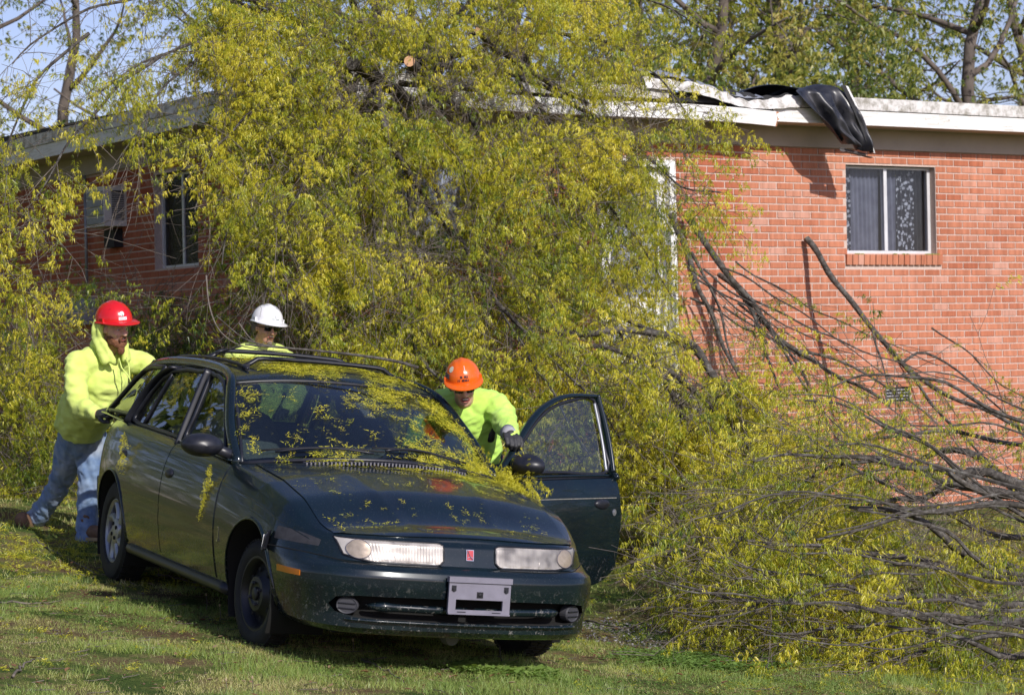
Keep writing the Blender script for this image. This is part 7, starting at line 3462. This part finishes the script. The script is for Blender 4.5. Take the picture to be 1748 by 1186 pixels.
skinned(m, "neon_shirt", M_HIVIS2, man3, .009, 6, disp=f3)
m = MB()
chain(m, [A(815, 768, 13.66), pelvis], [.145, .15])
chain(m, [hipR, knR, anR], [.115, .085, .072])
chain(m, [hipL, knL, anL], [.115, .085, .072])
skinned(m, "trousers", M_NAVY, man3, .011, 5, disp=folds(9, .006, None, 6))
boot(anR, (-.2, -1, 0), man3, M_BOOT)
boot(anL, (.2, -1, 0), man3, M_BOOT)
m = MB()
rounded(m, (0, 0, 0), (.028, .022, .058), Matrix.Translation(A(838, 738, 13.46)) @ Matrix.Rotation(.15, 4, 'Y'))
m.build("radio_pouch", M_TRIM, man3, smooth=True)
hand(hand_frame(A(869, 738, 13.04), A(878, 756, 12.92), (.2, -.75, .35)), man3, M_GLOVE, 1.5, -1, k=1.12)
hand(hand_frame(wrR, wrR + Vector((-.02, -.09, -.05)), (0, -.3, .9)), man3, M_GLOVE, 1.0, 1)
m = MB()
m.tube([A(866, 737, 13.06), A(872, 743, 13.01)], [.046, .040], 14)
m.build("glove_cuff", simple("pale_cuff", (.34, .34, .37), .7), man3, smooth=True)
hel3, HH = helmet(HM3, man3, helmet_mat("orange_helmet_shell", (.78, .13, .008), .25), .89, .10)
decal(HH, -1.15, -.75, .50, .86, "round_sticker", simple("worn_pale_sticker", (.62, .58, .46), .6, var=.2, scale=70), hel3, .89, shape=lambda u, v: disc(u, v))
decal(HH, -1.45, -.95, .16, .40, "torn_sticker", simple("torn_dark_sticker", (.12, .10, .10), .7, var=.6, scale=90), hel3, .89)
# hand written marks
LT = {'P': [[(0, 0), (0, 1), (.6, 1), (.6, .55), (0, .5)]], 'A': [[(0, 0), (.3, 1), (.6, 0)], [(.12, .4), (.48, .4)]], 'C': [[(.6, .9), (.1, 1), (0, .5), (.1, 0), (.6, .1)]],
      'K': [[(0, 0), (0, 1)], [(.6, 1), (0, .5), (.6, 0)]], 'E': [[(.6, 1), (0, 1), (0, 0), (.6, 0)], [(0, .5), (.5, .5)]], 'I': [[(.2, 0), (.2, 1)]], 'U': [[(0, 1), (.05, .1), (.5, .1), (.6, 1)]],
      'R': [[(0, 0), (0, 1), (.6, 1), (.6, .55), (0, .5), (.6, 0)]], 'N': [[(0, 0), (0, 1), (.6, 0), (.6, 1)]], 'S': [[(.6, .9), (.1, 1), (.1, .55), (.6, .45), (.5, 0), (0, .1)]]}


def word(w, gap=.95):
    out = []
    for i, ch in enumerate(w):
        for l_ in LT.get(ch, []):
            out.append([(i * gap + u, v) for u, v in l_])
    return out


strokes(HH, word("SC RCE"), -.22, .27, .085, .095, .0018, "marker_writing", M_INK, hel3, .89)
strokes(HH, word("II NCKEA"), -.36, .11, .085, .095, .0018, "marker_writing", M_INK, hel3, .89)
strokes(HH, [[(0, 0), (0, 1)]], .10, .62, .1, .26, .0016, "helmet_scratch", M_STICK, hel3, .89)

# ================================================================== LITTER ON THE CAR
M_LIT = leaf_mat("scattered_leaf_sprays", [(0, (.24, .28, .02)), (.4, (.44, .44, .028)), (.8, (.64, .58, .036)), (1, (.72, .62, .06))], .22, .5)


def litter_pts(fn, n, uvf):
    P_, D_ = [], []
    for _ in range(n):
        u, v = uvf()
        a = fn(u, v)
        if a is None:
            continue
        cl = mathutils_noise(a * 5.5) + .6 * mathutils_noise(a * 14)
        if rng.random() > (cl + .18) * 3.2:       # drifts and bare places
            continue
        b = fn(u + .01, v)
        c_ = fn(u, v + .01)
        if b is None or c_ is None:
            continue
        du, dv = (b - a), (c_ - a)
        if du.length < 1e-7 or dv.length < 1e-7:
            continue
        n_ = du.cross(dv).normalized()
        if n_.z < 0:
            n_ = -n_
        th = rng.uniform(0, 2 * PI)
        d = du.normalized() * math.cos(th) + dv.normalized() * math.sin(th)
        P_.append((a, n_, d))
    return P_


def lay(name, L_, size, mat, parent=None, lift=.004, toneb=.6, variants=SPR_FLAT):
    """flat sprays lying on a surface: frame z = surface normal; car coordinates"""
    Vs, Ts = [], []
    C3 = CMX.to_3x3()
    for a, n_, d in L_:
        y = n_.cross(d).normalized()
        x = y.cross(n_)
        R_ = np.array((C3 @ x, C3 @ y, C3 @ n_)).T
        tpl = variants[rng.integers(0, len(variants))] * rng.uniform(.5, 1.25) * size
        tpl = tpl * np.array((1, 1, .35))
        tpl = tpl[: 3 * rng.integers(6, tpl.shape[0] // 3 + 1)]
        tpl = tpl.copy()
        tpl[:, 2] = np.abs(tpl[:, 2])
        q = tpl @ R_.T + np.array(CMX @ (a + n_ * lift))
        Vs.append(q)
        Ts.append(np.full(len(q), np.clip(toneb + rng.normal(0, .2), 0, 1)))
    V_ = np.concatenate(Vs)
    o = link(name, mesh_np(name, V_, np.arange(len(V_)).reshape(-1, 3), np.concatenate(Ts)), mat, parent)
    o["kind"] = "stuff"
    return o


ws = lambda u, v: ws_pt(max(-1, min(1, u)), max(0, min(1, v)))


def top_fn(x, y):
    p, n_ = on_top(x, y)
    return p + Vector((0, 0, .006)) if p is not None else None


L_ = []
# windshield: thick towards the driver's side, thin on the passenger's
L_ += litter_pts(ws, 620, lambda: (lambda v: (np.clip(rng.normal(.62 - .25 * v, .20), -.15, .98), v))(rng.random() ** .8))
L_ += litter_pts(ws, 300, lambda: (np.clip(rng.normal(.86, .08), -.2, .98), rng.uniform(.0, 1)))
L_ += litter_pts(ws, 22, lambda: (rng.uniform(-.9, .1), rng.uniform(.2, .85)))
L_ += litter_pts(ws, 260, lambda: (rng.uniform(-.95, .9), abs(rng.normal(0, .05))))
L_ += litter_pts(ws, 40, lambda: (rng.uniform(-.98, -.9), rng.uniform(.0, 1)))
# drifts hanging together as streaks
for k in range(16):
    u0, v0 = rng.uniform(-.75, .9), rng.uniform(.25, .95)
    du, dv = rng.uniform(.1, .3), rng.uniform(-.35, -.05)
    L_ += litter_pts(ws, 9, lambda: (lambda s_: (u0 + du * s_ + rng.normal(0, .015), v0 + dv * s_ + rng.normal(0, .02)))(rng.random()))
lay("leaf_litter", L_, .75, M_LIT)
L_ = litter_pts(lambda u, v: roof_pt(-1.15 - 1.7 * v, u), 1500, lambda: (np.clip(rng.normal(.15, .5), -.93, .95), rng.random() ** 1.3 * .98))
L_ += litter_pts(lambda u, v: roof_pt(-1.15 - 1.7 * v, u), 1000, lambda: (rng.uniform(-.6, .9), np.clip(rng.normal(.16, .10), 0, 1)))
lay("leaf_litter", L_, .65, M_LIT, lift=.006)
L_ = litter_pts(top_fn, 190, lambda: (rng.uniform(-.25, .75), rng.uniform(-.6, .62)))
L_ += litter_pts(top_fn, 260, lambda: (rng.normal(-.22, .07), rng.uniform(-.1, .66)))
L_ += litter_pts(top_fn, 90, lambda: (lambda s_: (-.25 + .45 * s_ + rng.normal(0, .03), .25 + .38 * s_ + rng.normal(0, .03)))(rng.random()))
L_ += litter_pts(top_fn, 60, lambda: (rng.uniform(-.30, -.16), rng.uniform(-.65, .65)))
lay("leaf_litter", L_, .55, M_LIT)
# small specks and single leaves
L_ = litter_pts(top_fn, 240, lambda: (rng.uniform(-.25, .8), rng.uniform(-.62, .62))) + litter_pts(ws, 260, lambda: (rng.uniform(-1, 1), rng.random()))
lay("leaf_specks", L_, .16, M_LIT)
# sprays hanging by the near door and round the far mirror
GL = Grow()


def cw(x, y, z):
    return np.array(CMX @ Vector((x, y, z)))


for k in range(60):
    s_ = rng.random()
    GL.P.append(cw(-.62 - .10 * s_ + rng.normal(0, .012), -.835 - .01, .86 - .28 * s_))
    GL.D.append(np.array((rng.normal(0, .3), -.1, -1)))
    GL.S.append(rng.uniform(.15, .35))
    GL.T.append(.65)
for k in range(26):
    s_ = rng.random()
    GL.P.append(cw(-2.30 + rng.normal(0, .02), -.865, .90 - .20 * s_))
    GL.D.append(np.array((rng.normal(0, .3), -.1, -1)))
    GL.S.append(rng.uniform(.2, .4))
    GL.T.append(.7)
hp = np.array(CMX @ dpt(.02, .90, .05))
for k in range(150):
    GL.P.append(hp + np.array((rng.normal(0, .07), rng.normal(0, .05), rng.normal(-.02, .06))))
    GL.D.append(np.array((rng.normal(.3, .4), -.1, -1)))
    GL.S.append(rng.uniform(.35, .7))
    GL.T.append(.65)
for k in range(110):
    s_ = rng.random()
    q = cw(-.45 + .28 * s_, .70 + .02 * s_, .90 - .07 * s_)
    GL.P.append(q + rng.normal(0, .02, 3))
    GL.D.append(np.array((rng.normal(.3, .4), -.3, -.6)))
    GL.S.append(rng.uniform(.3, .7))
    GL.T.append(.65)
leaf_cloud("hanging_sprays", GL.P, GL.D, GL.S, GL.T, SPR, None, M_LIT)

# loose twigs on the car: each one a thing
TW = [
    ([(-1.35, -.48, 1.475), (-1.30, -.10, 1.475), (-1.27, .15, 1.47), (-1.20, .36, 1.455), (-1.12, .47, 1.43)], .010, "long bare stick lying across the roof rack, its broken pale end to the right"),
    ([(-1.55, -.60, 1.62), (-1.5, -.42, 1.50), (-1.42, -.2, 1.475), (-1.38, 0.05, 1.475)], .006, "thin curved twig arching up from the roof rack in front of the white helmet"),
    ([(-2.4, -.42, 1.37), (-2.0, -.40, 1.42), (-1.8, -.36, 1.46)], .006, "short pale twig on the rear of the car roof"),
]
for pts, r_, lab in TW:
    m = MB()
    m.tube([CMX @ Vector(tuple(p)) for p in catmull(pts, 24)], [r_ * (.5 + .5 * k / 23) for k in range(24)], 7)
    o = m.build("stick", M_BARK, None, smooth=True)
    tag(o, lab, "stick", "sticks lying on the car")
# hanging vine that curves in front of the white helmet
GV = [
    L((352, 470, 16.2), (357, 520, 16.1), (372, 560, 15.9), (400, 585, 15.8), (440, 596, 15.6), (490, 600, 15.4)),
    L((408, 552, 15.9), (425, 575, 15.8), (445, 592, 15.7)),
]
for i, g_ in enumerate(GV):
    m = MB()
    m.tube([tuple(p) for p in catmull([tuple(q) for q in g_], 24)], [.006 * (1 - .5 * k / 23) for k in range(24)], 6)
    m.build("hanging_twig", M_TWIG, tree, smooth=True)

# ---- twigs, sticks and broken leaf sprays on the grass
GG = Grow()
STK = [((270, 985), (352, 1003), (440, 1012)), ((60, 925), (130, 960), (165, 985)), ((0, 1030), (60, 1035), (110, 1028)), ((415, 1075), (450, 1092), (500, 1105)), ((190, 965), (215, 985), (228, 1000)),
       ((830, 1088), (850, 1115), (862, 1150)), ((770, 1135), (830, 1140), (880, 1128)), ((1050, 1000), (1110, 985), (1170, 965)), ((620, 1130), (650, 1145), (690, 1165)), ((20, 1160), (40, 1140), (60, 1128)),
       ((1000, 1060), (1060, 1075), (1120, 1070)), ((1230, 1110), (1320, 1130), (1400, 1160))]
LBL = ["long grey twig lying in the grass below the front door", "thin twig in the grass behind the rear wheel", "crooked twig at the left edge of the lawn", "pale bent twig beside the front tyre", "short forked twig by the rear tyre",
       "dark stick standing up from the weeds in front of the bumper", "brown stick lying in the weeds below the plate bracket", "thin branch end pointing at the open door", "short stick in the shadow edge before the bumper", "small pale stick in the lower left corner",
       "twig lying on the gravel right of the bumper", "twig lying under the right hand branch pile"]
for i, (ln, lb) in enumerate(zip(STK, LBL)):
    P_ = []
    for q in ln:
        g_ = at_ground(*q)
        P_.append(Vector((g_.x, g_.y, gh(g_.x, g_.y) + .014)))
    if i == 5:
        P_[0].z += .13
        P_[1].z += .05
    m = MB()
    C_ = catmull([tuple(p) for p in P_], 16)
    m.tube([tuple(c + rng.normal(0, .004, 3)) for c in C_], [.0065 * (1 - .55 * k / 15) for k in range(16)], 6)
    tag(m.build("stick", M_TWIG, None, smooth=True), lb, "stick", "sticks in the grass")
# small broken twigs trodden into the lawn
GW = Grow()
for k in range(420):
    q = at_ground(rng.uniform(-20, 1748), rng.uniform(925, 1186))
    z0 = gh(q.x, q.y) + .010
    a = rng.uniform(0, 2 * PI)
    L_t = rng.uniform(.03, .16)
    pts_ = [np.array((q.x + math.cos(a) * L_t * f + rng.normal(0, .003), q.y + math.sin(a) * L_t * f + rng.normal(0, .003), z0 + rng.uniform(0, .010))) for f in (0, .4, .7, 1)]
    GW.segs.append((pts_, np.linspace(.0028, .0012, 4)))
GW.build_twigs("twig_litter", None)
# fallen sprays scattered on the lawn
P_, D_, S_, T_ = [], [], [], []


def ground_spray(x, y, s_):
    P_.append(np.array((x, y, gh(x, y) + .012)))
    D_.append(np.array((rng.normal(), rng.normal(), .05)))
    S_.append(s_)
    T_.append(rng.uniform(.05, .7))


for k in range(480):
    q = at_ground(rng.uniform(-20, 420), rng.uniform(925, 1010) if rng.random() < .7 else rng.uniform(930, 1150))
    ground_spray(q.x, q.y, rng.uniform(.3, .8))
for k in range(170):
    q = at_ground(rng.uniform(-20, 140), rng.uniform(880, 960))
    ground_spray(q.x, q.y, rng.uniform(.4, .9))
for k in range(700):
    q = at_ground(rng.uniform(950, 1748), rng.uniform(1020, 1186))
    if rng.random() < .35 + .65 * (q.x > .9):
        ground_spray(q.x, q.y, rng.uniform(.3, .85))
for k in range(240):
    q = at_ground(rng.uniform(1040, 1250), rng.uniform(900, 1000))
    ground_spray(q.x, q.y, rng.uniform(.4, .9))
leaf_cloud("fallen_sprays", P_, D_, S_, T_, SPR_FLAT, None, M_LIT)
# leafy weeds in front of the bumper
gp = at_ground(850, 1150)
clover(2600, (gp.x - .22, gp.x + .30, gp.y - .16, gp.y + .22), "broad_weeds", lambda x, y: np.exp(-(((x - gp.x - .03) / .2) ** 2 + ((y - gp.y - .02) / .12) ** 2)), .020, .25)
# dandelion stalks
for i, (px, py) in enumerate(((270, 992), (375, 1062), (352, 1040), (602, 1112), (430, 1178), (385, 1180))):
    g_ = at_ground(px, py)
    z0 = gh(g_.x, g_.y)
    m = MB()
    h_ = rng.uniform(.06, .12)
    m.tube([(g_.x, g_.y, z0), (g_.x + .006, g_.y, z0 + h_ * .5), (g_.x + .002, g_.y, z0 + h_)], .0018, 5)
    o = m.build("seed_stalk", M_DRY_S if 'M_DRY_S' in globals() else M_TWIG, None)
    m = MB()
    vsphere(m, (g_.x + .002, g_.y, z0 + h_), (.006, .006, .009), 8)
    m.build("seed_head", simple("dry_head", (.35, .27, .16), .9), o)
    tag(o, ["dry weed stalk beside the twig under the sill", "tallest dry stalk left of the front tyre", "second dry stalk left of the front tyre", "dry stalk in the shadow before the bumper", "dry stalk at the bottom edge of the lawn", "leaning dry stalk at the bottom edge"][i], "weed", "dry weed stalks")
